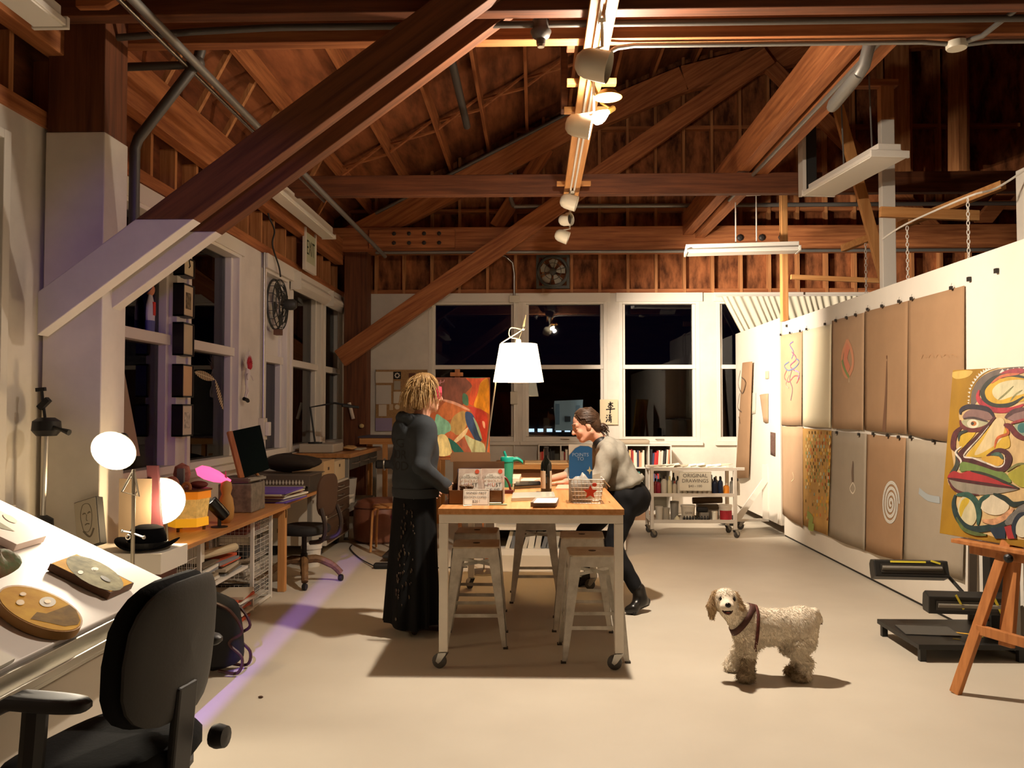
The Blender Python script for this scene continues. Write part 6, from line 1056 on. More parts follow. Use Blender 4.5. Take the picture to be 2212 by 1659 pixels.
# things on the wheeled panel
X2 = XP-.03
def small(px, m, label, off=.008, cat='paper', name='small_paper', curl=.0):
    q = [aX(u, v, X2-off) for u, v in px]; t = thing(name, label, cat, min(q, key=lambda p: p.z)); o = put('sheet', G().surf(lambda u, v: (lambda p: V((p.x-curl*math.sin(PI*u), p.y, p.z)))(q[3].lerp(q[2], u).lerp(q[0].lerp(q[1], u), v)), 8, 6), m, t, world=True, smooth=2); o.modifiers.new('s', 'SOLIDIFY').thickness = .003; return t, q
t, q = small([(1604, 785), (1625, 781), (1617, 1032), (1588, 1035)], KR2, 'long curled brown paper hanging at the panel end', .03, 'paper', 'long_paper', .05)
g = G(); c_ = V((X2-.03, 0, 0))
for pts in ([(1608, 800), (1603, 830), (1612, 850), (1618, 825), (1610, 815)], [(1606, 850), (1602, 880), (1610, 890)], [(1604, 900), (1607, 915)]): g.ribbon(sp([onp(u, v, c_, V((0, -1, 0)), V((0, 0, 1)), V((-1, 0, 0))) for u, v in pts]), .02, c_-V((.052, 0, 0)), (0, -1, 0), (0, 0, 1), .001)
put('ink_loops', g, flat('5a4432'), t, world=True)
small([(1618, 850), (1632, 848), (1631, 893), (1617, 897)], flat('cfc9b4', .8), 'pale green sketch stuck on the wheeled panel'); small([(1641, 853), (1659, 850), (1659, 913), (1649, 911)], KR, 'curved brown paper strip on the wheeled panel', curl=.02); small([(1653, 802), (1660, 801), (1660, 818), (1653, 819)], flat('c9b48f', .8), 'tiny square sketch high on the wheeled panel'); small([(1664, 933), (1674, 935), (1674, 986), (1664, 982)], mat('feathered', '6f5348', .8, col2='4a352c', scale=40), 'dark narrow feather print on the wheeled panel')
# ---- copy stand on its low black platform
CK = mat('copy_black', '1d1c1a', .45, .4); YT = flat('d8c83a'); YT2 = flat('d9a93a')
t = thing('copy_stand', 'black copy stand platform with column on the floor by the wall', 'copy stand', (2.6, 5.3, 0))
put('platform', G().box(2.27, 2.91, 5.0, 5.6, .075, .105), CK, t, world=True, bevel=.003)
for x_ in (2.285, 2.86):
    for y_ in (5.015, 5.55): put('foot', G().box(x_, x_+.035, y_, y_+.035, 0, .075), CK, t, world=True)
put('column', G().box(2.80, 2.89, 5.2, 5.29, .105, 1.05), CK, t, world=True, bevel=.004); put('grey_tube', G().tube([(2.86, 5.05, .105), (2.86, 5.05, .95)], .03, 12), flat('77736c', .4), t, world=True)
for k, (x, y, w_, d, an) in enumerate(((2.5, 5.35, .1, .012, .1), (2.55, 5.12, .04, .012, -.6), (2.66, 5.25, .1, .02, -.5), (2.72, 5.18, .03, .03, .1), (2.42, 5.22, .09, .02, -.3))): put('tape', G().cbox((x, y, .1062), (w_, d, .0015), rotz(an)), (YT if k % 2 else YT2), t, world=True)
one('grey_sheet', G().cbox((2.46, 5.3, .109), (.32, .22, .004), rotz(-.12)), flat('4a4843', .6), 'dark grey sheet lying on the copy stand platform', 'sheet')
put('head_arm', G().tube([(2.80, 5.22, .28), (2.74, 5.35, .3), (2.66, 5.49, .44)], .012, 8), CK, t, world=True); put('head_arm', G().tube([(2.80, 5.24, .2), (2.7, 5.15, .18), (2.66, 5.12, .26)], .012, 8), CK, t, world=True)
def lighthead(c, L, an, tilt, label_m, tapes):
    R = rotz(an) @ Matrix.Rotation(tilt, 3, 'X'); pr_ = [(-.055, -.05), (.045, -.065), (.06, -.03), (.06, .04), (.03, .065), (-.045, .055)]; g = G().prism(pr_, (L/2, 0, 0), (0, 1, 0), (0, 0, 1), -L)
    g.xf(Matrix.Translation(c) @ R.to_4x4()); h_ = put('light_head', g, CK, t, world=True, bevel=.006)
    o = lambda g: g.xf(Matrix.Translation(c) @ R.to_4x4())
    put('tube_lamp', o(G().tube([(-L*.4, -.056, .005), (L*.4, -.056, .005)], .014, 10)), flat('77736a', .3), h_, world=True); put('window', o(G().box(-L*.42, L*.42, -.0585, -.054, -.025, .03)), flat('34322e', .3), h_, world=True)
    for x, y, z, w_, hh, a_ in tapes: put('tape', o(G().cbox((x, y, z), (w_, .002, hh), Matrix.Rotation(a_, 3, 'Y'))), YT, h_, world=True)
lighthead(V((2.44, 5.5, .45)), .46, -.08, -.25, '', ((-.02, -.055, .045, .22, .012, .0), (.15, -.056, .045, .06, .012, .3)))
lighthead(V((2.62, 5.10, .325)), .50, -.1, .15, '', ((-.08, -.062, .03, .012, .10, -.5), (-.08, -.0635, .01, .1, .012, 0), (.14, -.063, .0, .014, .15, -.45)))
one('dark_board', G().bar((2.88, 5.58, 0), (2.9, 5.58, .9), .05, .02, up=(0, 1, 0)), flat('4a3f34'), 'narrow dark board leaning on the wall behind the copy stand', 'board')
# ---- easel with the face canvas
U3 = V((.38, -.925, 0)).normalized(); B3 = V((.925, .38, 0)).normalized(); W3 = (V((0, 0, 1))+B3*.13).normalized(); N3 = U3.cross(W3).normalized(); OC3 = V((2.27, 4.73, .80))
EO = wood('easel_oak', 'b87a46', '9a6034', 'z', rough=.45)
t = thing('easel', 'oak studio easel carrying the face canvas by the display wall', 'easel', (2.45, 4.2, 0))
ft = V((2.215, 4.47, 0)); tl = ft+U3*.19+B3*.17+V((0, 0, .83)); put('leg', G().bar(ft, tl+(tl-ft)*.9, .055, .03, up=B3), EO, t, world=True, bevel=.003); put('foot_pad', G().lathe([(.016, -.0), (.016, .02)], ft, 10), BLACK, t, world=True) if False else None
f2 = ft+U3*.86; t2_ = f2-U3*.19+B3*.17+V((0, 0, .83)); put('leg', G().bar(f2, t2_+(t2_-f2)*.9, .055, .03, up=B3), EO, t, world=True, bevel=.003)
ct = OC3+U3*.42; put('mast', G().bar(ct-W3*.52+B3*.045, ct+W3*.85+B3*.045, .075, .03, up=B3), EO, t, world=True, bevel=.003)
put('rear_leg', G().bar(ct+B3*.36-V((0, 0, .80)), ct+W3*.9+B3*.08, .05, .03), EO, t, world=True); a_ = ft+(tl-ft)*.42; b_ = f2+(t2_-f2)*.42; put('crossbar', G().bar(a_, b_, .03, .05), EO, t, world=True, bevel=.003)
put('canvas_tray', G().bar(OC3+U3*.12-W3*.02-N3*-.0, OC3+U3*.9-W3*.02, .10, .022), EO, t, world=True, bevel=.003); put('tray_block', G().bar(OC3+U3*.2-W3*.055+B3*.02, OC3+U3*.82-W3*.055+B3*.02, .05, .05), EO, t, world=True, bevel=.003)
put('clamp_knob', G().lathe([(1e-5, 0), (.022, .003), (.022, .02), (.01, .03)], OC3+U3*.46-W3*.06-B3*.03, 12, look(-B3)), BLACK, t, world=True)
t = thing('face_canvas', 'canvas with a large outlined multicoloured face on ochre ground', 'painting', OC3)
put('canvas', G().prism([(0, 0), (1.02, 0), (1.02, .925), (0, .925)], OC3, U3, W3, -.03), mat('ochre_ground', '936d14', .7, .3, col2='7d5b10', scale=5, stretch=(1, 1, .4)), t, world=True, bevel=.002)
lay[0] = 0; cf = lambda x, y: (1860+x/4.148, 780+y/4.148)
dim = lambda c: ''.join('%02x' % int(int(c[i:i+2], 16)*.88) for i in (0, 2, 4))
def S3(name, c, pts, sm=True, var=.2): c = dim(c); shape(name, c, pts, OC3, U3, W3, N3, t, cf, sm, var, (0, 1.02, 0, .925))
def R3(name, c, pts, w_):
    c = dim(c)
    q = sp([onp(*cf(*p), OC3, U3, W3, N3) for p in pts], 6); n = len(q); lay[0] += 1; h = .0006+.00006*lay[0]; w_ = w_/4.148/382*1.25
    ww = [w_*(.35+.65*min(1, 4*i/n, 4*(n-1-i)/n)) for i in range(n)]; put(name, G().ribbon(q, ww, OC3+N3*.0003, U3, W3, h), mat('stroke_'+c, c, .5, .4, var=.4, scale=30, detail=6), t, world=True)
S3('highlight', 'c9a548', [(800,110),(900,85),(1000,90),(960,140),(850,160)]); S3('face_ground', 'd3b27c', [(985,370),(1000,260),(1090,130),(1250,60),(1480,40),(1800,60),(1990,260),(1990,1300),(1750,1560),(1480,1600),(1380,1592),(1250,1592),(1100,1545),(930,1480),(850,1390),(832,1240),(855,1180),(790,1110),(778,1040),(830,960),(818,840),(808,740),(845,640),(895,580),(878,500),(888,430),(950,400)])
S3('hair_band', '66584f', [(985,390),(995,270),(1055,165),(1160,95),(1300,62),(1480,45),(1480,100),(1300,118),(1200,155),(1120,225),(1060,330),(1010,405)])
for i in range(17):
    f_ = i/16; pth = smooth_path([(968,375,0),(985,250,0),(1050,150,0),(1130,90,0),(1215,62,0)], 8); k = min(len(pth)-2, int(f_*(len(pth)-1))); p = pth[k]; d = (pth[k+1]-p).normalized(); n_ = V((d.y, -d.x, 0)); s_ = 9+13*f_
    S3('zigzag', 'd9d2c4', [tuple((p+d*s_-n_*2)[:2]), tuple((p+n_*s_*1.8)[:2]), tuple((p-d*s_-n_*2)[:2])], False)
for i in range(6): x = 1240+50*i; S3('zigzag', 'd9d2c4', [(x, 108-6*i), (x+28, 72-6*i), (x+56, 100-6*i)], False)
R3('red_band', 'a02a35', [(1230,150),(1330,105),(1480,85)], 45); S3('forehead_yellow', 'd0a528', [(1105,270),(1150,190),(1250,150),(1400,140),(1500,190),(1500,330),(1400,370),(1250,390),(1140,360)]); S3('forehead_cream', 'd6cba0', [(1180,260),(1240,200),(1360,170),(1480,180),(1480,280),(1350,320),(1250,350),(1195,320)]); R3('leaf_line', '8d8a5a', [(1230,350),(1290,300),(1370,225)], 14); R3('leaf_line', '8d8a5a', [(1340,360),(1390,300),(1450,260)], 12)
R3('oval_outline', '2d3328', [(1480,150),(1330,125),(1180,165),(1095,260),(1120,360),(1220,405),(1350,385),(1460,320)], 34); R3('red_band', 'b5303c', [(1060,260),(1050,330),(1110,400),(1210,440),(1340,435),(1460,390)], 36); R3('orange_line', 'c9683a', [(1170,200),(1270,135),(1420,115)], 20)
S3('eyelid', '85655f', [(915,510),(950,450),(1040,425),(1130,450),(1185,510),(1130,530),(1020,510)]); S3('eye_white', 'b0ac88', [(900,545),(960,520),(1060,525),(1150,550),(1080,595),(980,605),(920,585)]); S3('iris', 'e0d8bc', ell2(1005, 562, 52, 40)); S3('pupil', 'b5682e', ell2(1012, 560, 26, 22)); S3('pupil', '3a3a30', ell2(1002, 560, 14, 14)); R3('brow', '2e2630', [(895,480),(900,440),(960,410),(1060,415),(1150,440),(1195,500)], 34); R3('lid_line', '54403f', [(920,515),(1020,510),(1140,545)], 16); R3('eye_shadow', '6e2f2c', [(890,530),(910,585),(980,620),(1070,610),(1150,565)], 30)
S3('nose_yellow', 'd2ab35', [(1190,560),(1290,590),(1340,760),(1240,800),(1120,860),(1010,860),(950,850),(1080,690)]); S3('nose_bridge', 'dcc594', [(1210,520),(1290,540),(1260,700),(1130,800),(1020,840),(1100,700)]); S3('cheek_yellow', 'cfa92e', [(880,700),(930,650),(1030,640),(960,730),(900,780)])
R3('cheek_outline', '5e2a2c', [(905,590),(845,660),(828,760),(850,800)], 44); R3('cheek_outline', '3c4038', [(880,720),(890,650),(960,625)], 22); R3('jaw_outline', '40443c', [(850,800),(870,880),(850,960),(800,1010)], 36); R3('nose_outline', '4f2526', [(1205,500),(1120,600),(1010,720),(900,830),(905,885),(1000,895),(1110,935),(1210,965),(1290,955),(1330,880),(1300,820),(1225,800),(1130,855)], 46); R3('white_stitch', 'd9cfc2', [(1150,580),(1060,690),(925,845),(1010,870),(1130,915),(1230,950),(1285,920),(1290,850)], 11); R3('white_stitch', 'd9cfc2', [(905,765),(850,820),(900,895),(880,975)], 14); S3('nostril', '6a4a2c', [(1130,850),(1190,820),(1180,850)])
S3('nostril_yellow', 'cfa03a', [(1080,870),(1200,850),(1275,880),(1260,930),(1180,940)]); R3('nostril_green', '4d6a5a', [(1170,840),(1240,835),(1275,880)], 24); R3('orange_line', 'c9622e', [(1300,590),(1320,650),(1230,690),(1200,780)], 20)
S3('lip_green', '6c8440', [(905,905),(1040,930),(1210,985),(1290,1000),(1350,1090),(1200,1050),(980,985),(895,990)]); S3('upper_lip', 'a62a2c', [(785,1025),(835,985),(900,1005),(985,985),(1150,1030),(1280,1095),(1420,1142),(1200,1112),(1000,1082),(800,1065)]); S3('lower_lip', '8f8473', [(790,1065),(1000,1085),(1200,1115),(1420,1142),(1250,1185),(1050,1200),(900,1180),(820,1130)]); R3('lip_line', '4d2024', [(780,1050),(900,1070),(1100,1100),(1420,1145)], 22); R3('lip_line', '33352c', [(985,985),(1150,1025),(1420,1142)], 18); R3('lip_line', '5a2a2c', [(785,1060),(830,1140),(920,1185),(1060,1200)], 20)
S3('cheek_olive', 'a9a032', [(1320,1020),(1400,960),(1480,930),(1480,1120),(1400,1110)]); R3('cheek_line', '7a7a48', [(1310,990),(1400,930),(1480,920)], 16); S3('chin_oval', 'd3c79f', ell2(958, 1345, 85, 138, -.15)); S3('chin_yellow', 'd0b030', [(885,1330),(910,1250),(960,1225),(975,1260),(930,1330),(900,1400)]); S3('chin_oval', 'dccdb0', ell2(1200, 1290, 132, 90, .1)); R3('chin_outline', '253a3a', [(850,1200),(835,1290),(880,1420),(980,1500),(1150,1495),(1330,1430),(1470,1300)], 44); R3('chin_outline', '2f5548', [(860,1200),(960,1200),(1030,1260),(1060,1360),(1050,1470)], 42); R3('chin_outline', '2f5548', [(1060,1350),(1080,1250),(1160,1200)], 30); R3('chin_outline', '20302c', [(1190,1190),(1290,1230),(1370,1285),(1470,1260)], 34); R3('peach', 'd29a70', [(1090,1430),(1200,1440),(1300,1390),(1370,1320)], 40); R3('jaw_grey', '75706a', [(1300,1460),(1400,1380),(1480,1290)], 60)
S3('right_eye', '8fa08a', [(1380,580),(1420,560),(1500,555),(1500,680),(1430,650)]); S3('right_iris', '2f6f6c', ell2(1450, 600, 42, 45)); S3('right_lid', '8a6a66', [(1300,500),(1380,440),(1500,420),(1500,520),(1380,540)]); R3('right_outline', '6a2528', [(1285,570),(1340,590),(1400,660),(1500,710)], 38); R3('right_outline', '5a3a3c', [(1295,510),(1380,450),(1500,425)], 30); R3('right_outline', 'a03a3c', [(1350,560),(1430,535),(1500,520)], 18)
S3('collar_blue', '1c2f42', [(1150,1500),(1300,1480),(1300,1592),(1210,1592)], False); S3('collar_red', 'a8282a', [(1290,1485),(1350,1470),(1390,1592),(1320,1592)], False); S3('shoulder_cream', 'd8cfb4', ell2(1450, 1480, 75, 100)); R3('shoulder_outline', '1f2a38', [(1390,1590),(1375,1480),(1420,1390),(1490,1360)], 30); R3('green_edge', '5c6a38', [(860,1400),(920,1500),(1020,1545),(1130,1560)], 26)
# ================================================================ people and the dog: one continuous surface each, grown from a smooth field
import numpy as np
from mathutils.bvhtree import BVHTree
def field_mesh(prims, res, disp=None):
    # prims: ('c', a, b, ra, rb, k, m) tapered limb, ('e', c, (rx, ry, rz), R, k, m) ellipsoid, ('x', c, r, R, k, m) cut away; returns G with material slots m
    lo = np.full(3, 1e9); hi = -lo; bb = []
    for p in prims:
        if p[0] == 'c': a, b = np.array(p[1]), np.array(p[2]); r = max(p[3], p[4]); l, h = np.minimum(a, b)-r, np.maximum(a, b)+r
        else: c = np.array(p[1]); r = max(p[2]); l, h = c-r, c+r
        bb.append((l, h))
        if p[0] != 'x': lo = np.minimum(lo, l); hi = np.maximum(hi, h)
    lo -= .03; n = np.ceil((hi+.03-lo)/res).astype(int)+1; ax = [lo[i]+res*np.arange(n[i]) for i in range(3)]
    D = np.full(n, .5, np.float32); Mg = np.zeros(n, np.int8); Bd = np.full(n, .5, np.float32)
    for p, (l, h) in zip(prims, bb):
        k = p[5] if p[0] == 'c' else p[4]; pad_ = k+3*res; i0 = np.maximum(((l-pad_-lo)/res).astype(int), 0); i1 = np.minimum(((h+pad_-lo)/res).astype(int)+2, n); s = tuple(slice(a, b) for a, b in zip(i0, i1))
        X = ax[0][s[0]][:, None, None]; Y = ax[1][s[1]][None, :, None]; Z = ax[2][s[2]][None, None, :]
        if p[0] == 'c':
            a, b = np.array(p[1]), np.array(p[2]); ab = b-a; L = max(ab @ ab, 1e-12); t = np.clip(((X-a[0])*ab[0]+(Y-a[1])*ab[1]+(Z-a[2])*ab[2])/L, 0, 1)
            d = np.sqrt((X-a[0]-t*ab[0])**2+(Y-a[1]-t*ab[1])**2+(Z-a[2]-t*ab[2])**2)-(p[3]+(p[4]-p[3])*t)
        else:
            c = np.array(p[1]); R = np.array(p[3]).T if p[3] is not None else np.eye(3); q = [R[i, 0]*(X-c[0])+R[i, 1]*(Y-c[1])+R[i, 2]*(Z-c[2]) for i in range(3)]; r = p[2]
            k0 = np.sqrt(sum((q[i]/r[i])**2 for i in range(3)))+1e-9; k1 = np.sqrt(sum((q[i]/r[i]**2)**2 for i in range(3)))+1e-9; d = k0*(k0-1)/k1
        d = d.astype(np.float32); cur = D[s]
        if p[0] == 'x': hh = np.maximum(k-np.abs(cur+d), 0)/k; D[s] = np.maximum(cur, -d)+hh*hh*k/4; continue
        hh = np.maximum(k-np.abs(cur-d), 0)/k; D[s] = np.minimum(cur, d)-hh*hh*k/4
        m_ = p[6] if p[0] == 'c' else p[5]; cl = d < Bd[s]; Bd[s] = np.where(cl, d, Bd[s]); Mg[s] = np.where(cl, m_, Mg[s])
    if disp is not None: D += disp(ax[0][:, None, None], ax[1][None, :, None], ax[2][None, None, :]).astype(np.float32)
    S = D < 0; cs = [(i, j, k) for i in (0, 1) for j in (0, 1) for k in (0, 1)]; sl = lambda o: tuple(slice(o[i], n[i]-1+o[i]) for i in range(3))
    cnt = sum(S[sl(o)].astype(np.int8) for o in cs); act = (cnt > 0) & (cnt < 8); idx = np.argwhere(act); acc = np.zeros((len(idx), 3)); num = np.zeros(len(idx))
    vals = {o: D[idx[:, 0]+o[0], idx[:, 1]+o[1], idx[:, 2]+o[2]] for o in cs}
    for a in cs:
        for i in range(3):
            if a[i] == 0:
                b = list(a); b[i] = 1; b = tuple(b); va, vb = vals[a], vals[b]; m = (va < 0) != (vb < 0); t = np.where(m, va/np.where(m, va-vb, 1), 0); q = np.array(a)+t[:, None]*(np.array(b)-np.array(a)); acc += np.where(m[:, None], q, 0); num += m
    P_ = lo+res*(idx+acc/num[:, None]); vid = np.full(n-1, -1, np.int64); vid[tuple(idx.T)] = np.arange(len(idx)); mt = Mg[tuple(idx.T)]
    Fs = []
    for axs in range(3):
        o1, o2 = (axs+1) % 3, (axs+2) % 3; e = [0, 0, 0]; e[axs] = 1
        A = S[tuple(slice(0, n[i]-e[i]) for i in range(3))]; B = S[tuple(slice(e[i], n[i]) for i in range(3))]; ed = np.argwhere(A != B); ed = ed[(ed[:, o1] > 0) & (ed[:, o2] > 0) & (ed[:, o1] < n[o1]-1) & (ed[:, o2] < n[o2]-1)]
        ins = A[tuple(ed.T)]; q = []
        for d1, d2 in ((1, 1), (0, 1), (0, 0), (1, 0)): c = ed.copy(); c[:, o1] -= d1; c[:, o2] -= d2; q.append(vid[tuple(c.T)])
        q = np.stack(q, 1); q[~ins] = q[~ins][:, ::-1]; Fs.append(q)
    F_ = np.concatenate(Fs); F_ = F_[(F_ >= 0).all(1)]; g = G(); g.v = [V(p) for p in P_]; g.f = [tuple(int(i) for i in f) for f in F_]; g.mi = [int(mt[f[0]]) for f in F_]; return g
def bvh(g): return BVHTree.FromPolygons(g.v, g.f)
def T3(p): return tuple(float(x) for x in p)
def c_(a, b, ra, rb, k=.03, m=0): return ('c', T3(a), T3(b), ra, rb, k, m)
def e_(c, r, R=None, k=.03, m=0): return ('e', T3(c), r, [list(x) for x in R] if R is not None else None, k, m)
def basis(f, u):
    f = V(f).normalized(); u = V(u); u = (u-f*u.dot(f)).normalized(); s = f.cross(u); return f, u, s          # forward, up, own right side
def head_prims(c, f, u, sc=1.0):
    f, u, s = basis(f, u); R = Matrix((s, f, u)).transposed(); q = lambda a, b, d: V(c)+(s*a+f*b+u*d)*sc; k = .02; P_ = []
    P_.append(e_(q(0, -.012, .03), (.074*sc, .094*sc, .088*sc), R, .02)); P_.append(e_(q(0, .03, -.045), (.056*sc, .058*sc, .072*sc), R, .03)); P_.append(c_(q(-.018, .062, -.098), q(.018, .062, -.098), .018*sc, .018*sc, .02))
    for e in (-1, 1): P_ += [c_(q(e*.05, -.01, -.06), q(e*.022, .055, -.095), .02*sc, .015*sc, .02), e_(q(e*.036, .062, -.035), (.022*sc, .018*sc, .02*sc), R, .02), e_(q(e*.075, -.01, -.012), (.009*sc, .018*sc, .028*sc), R, .008), c_(q(e*.012, .083, .024), q(e*.045, .068, .024), .011*sc, .009*sc, .015)]
    P_ += [c_(q(0, .085, .012), q(0, .108, -.030), .010*sc, .013*sc, .012), c_(q(-.012, .09, -.034), q(.012, .09, -.034), .010*sc, .010*sc, .008)]
    P_ += [c_(q(-.020, .083, -.062), q(.020, .083, -.062), .006*sc, .006*sc, .006, 1), c_(q(-.017, .082, -.074), q(.017, .082, -.074), .0075*sc, .0075*sc, .006, 1)]
    for e in (-1, 1): P_.append(c_(q(e*.020, .084, .015), q(e*.044, .074, .013), .0065*sc, .006*sc, .006)); P_.append(c_(q(e*.022, .084, -.004), q(e*.042, .076, -.004), .005*sc, .005*sc, .006))
    for e in (-1, 1): P_.insert(-4, ('x', T3(q(e*.031, .098, .006)), (.014*sc, .012*sc, .009*sc), [list(x) for x in R], .008, 0))
    return P_, q, R
def hand_prims(w, d, nrm, side, curl=.3, m=0, sc=1.0, spread=.12):   # wrist, pointing direction, back-of-hand normal, side of the thumb
    d = V(d).normalized(); nrm = V(nrm); nrm = (nrm-d*nrm.dot(d)).normalized(); s = d.cross(nrm)*side; w = V(w); P_ = [e_(w+d*.045*sc, (.038*sc, .05*sc, .014*sc), Matrix((s, d, nrm)).transposed(), .012, m)]
    for i, (o, L) in enumerate(((-.028, .058), (-.010, .072), (.010, .078), (.027, .070))):
        b = w+d*.085*sc+s*o*sc; dd = (d+s*o*spread*28).normalized(); p = b; a = 0
        for j, f in enumerate((.45, .32, .23)): a += curl*(.5 if j == 0 else 1); nd = dd*math.cos(a)-nrm*math.sin(a); q = p+nd*L*f*sc; P_.append(c_(p, q, (.0088-.0012*j)*sc, (.008-.0012*j)*sc, .004, m)); p = q
    b = w+d*.03*sc+s*.030*sc; p = b; dd = (d*.6+s*.75-nrm*.15).normalized()
    for L, r in ((.034, .0115), (.028, .0095), (.022, .008)): q = p+dd*L*sc; P_.append(c_(p, q, r*sc, r*.9*sc, .005, m)); p = q; dd = (dd*.8+d*.4).normalized()
    return P_
SKIN = mat('skin', 'cf9a80', .5, .35, var=.06, scale=25); LIP = flat('bb7d6c', .45)
def eyes(t, q, R, sc=1.0, brow='4a3020'):
    for e in (-1, 1): put('eyebrow', G().tube([q(e*.014, .093, .030), q(e*.030, .089, .036), q(e*.050, .073, .031)], [.003, .0035, .0015], 6), flat(brow, .8), t, world=True, smooth=True)
    for e in (-1, 1):
        o = put('eye', G().ell(q(e*.031, .0745, .006), (.0125*sc, .0115*sc, .0085*sc), 14, 10, R), flat('d8d0c4', .2), t, world=True, smooth=True); put('iris', G().ell(q(e*.032, .0835, .003), (.0062*sc, .004*sc, .0062*sc), 12, 8, R), flat('2a1d14', .2), o, world=True, smooth=True)
def strands(g, roots, fn, n=7, r=.003, sides=4, mats_=3):
    for p in roots:
        pts = fn(p); g.k = rnd.randrange(mats_); g.tube(pts, [r*(1-.85*i/(len(pts)-1)) for i in range(len(pts))], sides, cap=False)
    g.k = 0
wr_ = lambda s, a: (lambda X, Y, Z: a*(np.sin(s*X*1.1+s*.7*Z+2*np.sin(s*.4*Y))+np.sin(s*.9*Z-s*.5*X+1.7*np.sin(s*.3*X+s*.4*Y)))*.5)
# ---------------------------------------------------------------- woman in the dark hoodie, seen from behind
L0 = V((-.80, 5.62, 0)); f = V((.87, .5, 0)).normalized(); r_ = V((f.y, -f.x, 0)); up = V((0, 0, 1)); at_ = lambda a, b, z: L0+r_*a+f*b+up*z
W1 = thing('person', 'standing woman in dark hoodie and long black skirt, back turned, at the work table', 'person', L0)
hc = at_(.03, .06, 1.60); hp, hq, hR = head_prims(hc, (.86, .44, -.06), (0, 0, 1))
body = hp+[c_(at_(.02, .01, 1.40), hc+V((0, 0, -.06)), .055, .052, .03), e_(at_(0, 0, 1.28), (.17, .11, .16), Matrix((r_, f, up)).transposed(), .05), e_(at_(0, 0, 1.06), (.13, .09, .15), Matrix((r_, f, up)).transposed(), .06), e_(at_(0, -.015, .92), (.135, .095, .12), Matrix((r_, f, up)).transposed(), .06)]
shR, shL = at_(.165, 0, 1.36), at_(-.165, 0, 1.36); elR, elL = at_(.235, -.06, 1.12), at_(-.23, -.05, 1.12); wrR, wrL = at_(.19, .12, .99), at_(-.19, .13, .98)
for sh, el, wr, sd in ((shR, elR, wrR, 1), (shL, elL, wrL, -1)): body += [c_(sh, el, .05, .038, .04), c_(el, wr, .038, .026, .02)]+hand_prims(wr, (wr-el).normalized()+V((0, 0, -.3)), r_*sd, -1 if sd > 0 else 1, .35)
for sd in (-1, 1): kn = at_(sd*.09, .02, .49); an = at_(sd*.10, -.02, .09); body += [c_(at_(sd*.075, -.01, .86), kn, .07, .055, .04), c_(kn, an, .055, .036, .03), c_(an, at_(sd*.11, .14, .03), .036, .025, .02)]
put('body', field_mesh(body, .0065), [SKIN, LIP], W1, world=True, smooth=2); eyes(W1, hq, hR)
RB = Matrix((r_, f, up)).transposed(); HOOD = mat('hoodie', '34383c', .9, .15, var=.12, scale=12)
hd = [e_(at_(0, 0, 1.27), (.19, .13, .18), RB, .05), e_(at_(0, -.005, 1.12), (.172, .135, .2), RB, .09), e_(at_(0, -.005, 1.0), (.19, .15, .12), RB, .06), c_(at_(0, -.005, .93), at_(0, -.005, .98), .135, .135, .06), c_(at_(-.12, 0, 1.375), at_(.12, 0, 1.375), .066, .066, .09), e_(at_(0, -.115, 1.345), (.095, .05, .085), RB, .012), e_(at_(0, -.135, 1.30), (.06, .035, .06), RB, .03)]+[c_(at_(.098*math.sin(a), -.02-.085*math.cos(a), 1.445-.02*abs(a)), at_(.098*math.sin(a+.45), -.02-.085*math.cos(a+.45), 1.445-.02*abs(a+.45)), .036, .036, .012) for a in (-2.25, -1.8, -1.35, -.9, -.45, 0, .45, .9, 1.35, 1.8)]
for sh, el, wr in ((shR, elR, wrR), (shL, elL, wrL)): hd += [c_(sh, el, .062, .052, .07), c_(el, wr, .052, .044, .03), c_(wr, wr+(wr-el)*.15, .046, .044, .02)]
hg = field_mesh(hd, .0065, wr_(34, .0045)); put('hoodie', hg, HOOD, W1, world=True, smooth=2)
tr = bvh(hg)
def project(g, tree, d, off=.002):
    for i, p in enumerate(g.v):
        h = tree.ray_cast(p, d)
        if h[0] is not None: g.v[i] = h[0]-d*off
for i, s in enumerate(('NEIG', 'HBOR', 'HOOD')): lt = letters(s, .085, at_(-.0, -.4, 1.265-.075*i), r_, up); project(lt, tr, f); put('lettering', lt, flat('191817', .8), W1, world=True)
put('hem_band', G().lathe([(1.0, .905), (1.03, .93), (1.03, .965), (1.0, .97)], at_(0, -.005, 0), 36, RB @ Matrix.Diagonal(V((.190, .150, 1)))), mat('hem', '2b2f33', .9), W1, world=True, smooth=True)
def skirt(u, v):
    a = 2*PI*u; z = .98-.915*v; w_ = .172+.02*v+.03*v*v-.02*max(0, .1-v)/.1; d = .138+.037*v-.02*max(0, .1-v)/.1; fold = 1+(.02+.07*v)*math.sin(11*a+1.5*math.sin(3*a))*min(1, v*1.6); return at_(w_*math.cos(a)*fold, d*math.sin(a)*fold-.01-.02*v, z+.012*math.sin(3*a)*v)
sg = G().surf(skirt, 120, 24, True); o = put('skirt', sg, mat('skirt_black', '0b0b0c', .85, .2), W1, world=True, smooth=2); tr = bvh(sg)
g = G()
for k in range(64):
    p = at_(rnd.uniform(.10, .17), -.5, rnd.uniform(.12, .93)); h = tr.ray_cast(p, f)
    if h[0] is None: h = tr.ray_cast(p, f)
    if h[0] is not None: g.k = rnd.randrange(2); M = look(-f); rr = rnd.uniform(.006, .016); g.lathe([(1e-5, .0035), (rr, .003), (rr*.9, 0), (1e-5, -.002)], h[0]-f*.002, 7, M)
o = put('flower_print', g, [flat('54483a'), flat('3a2c20')], W1, world=True); o['kind'] = 'stuff'
BOOT = mat('black_leather', '15120f', .3, .5)
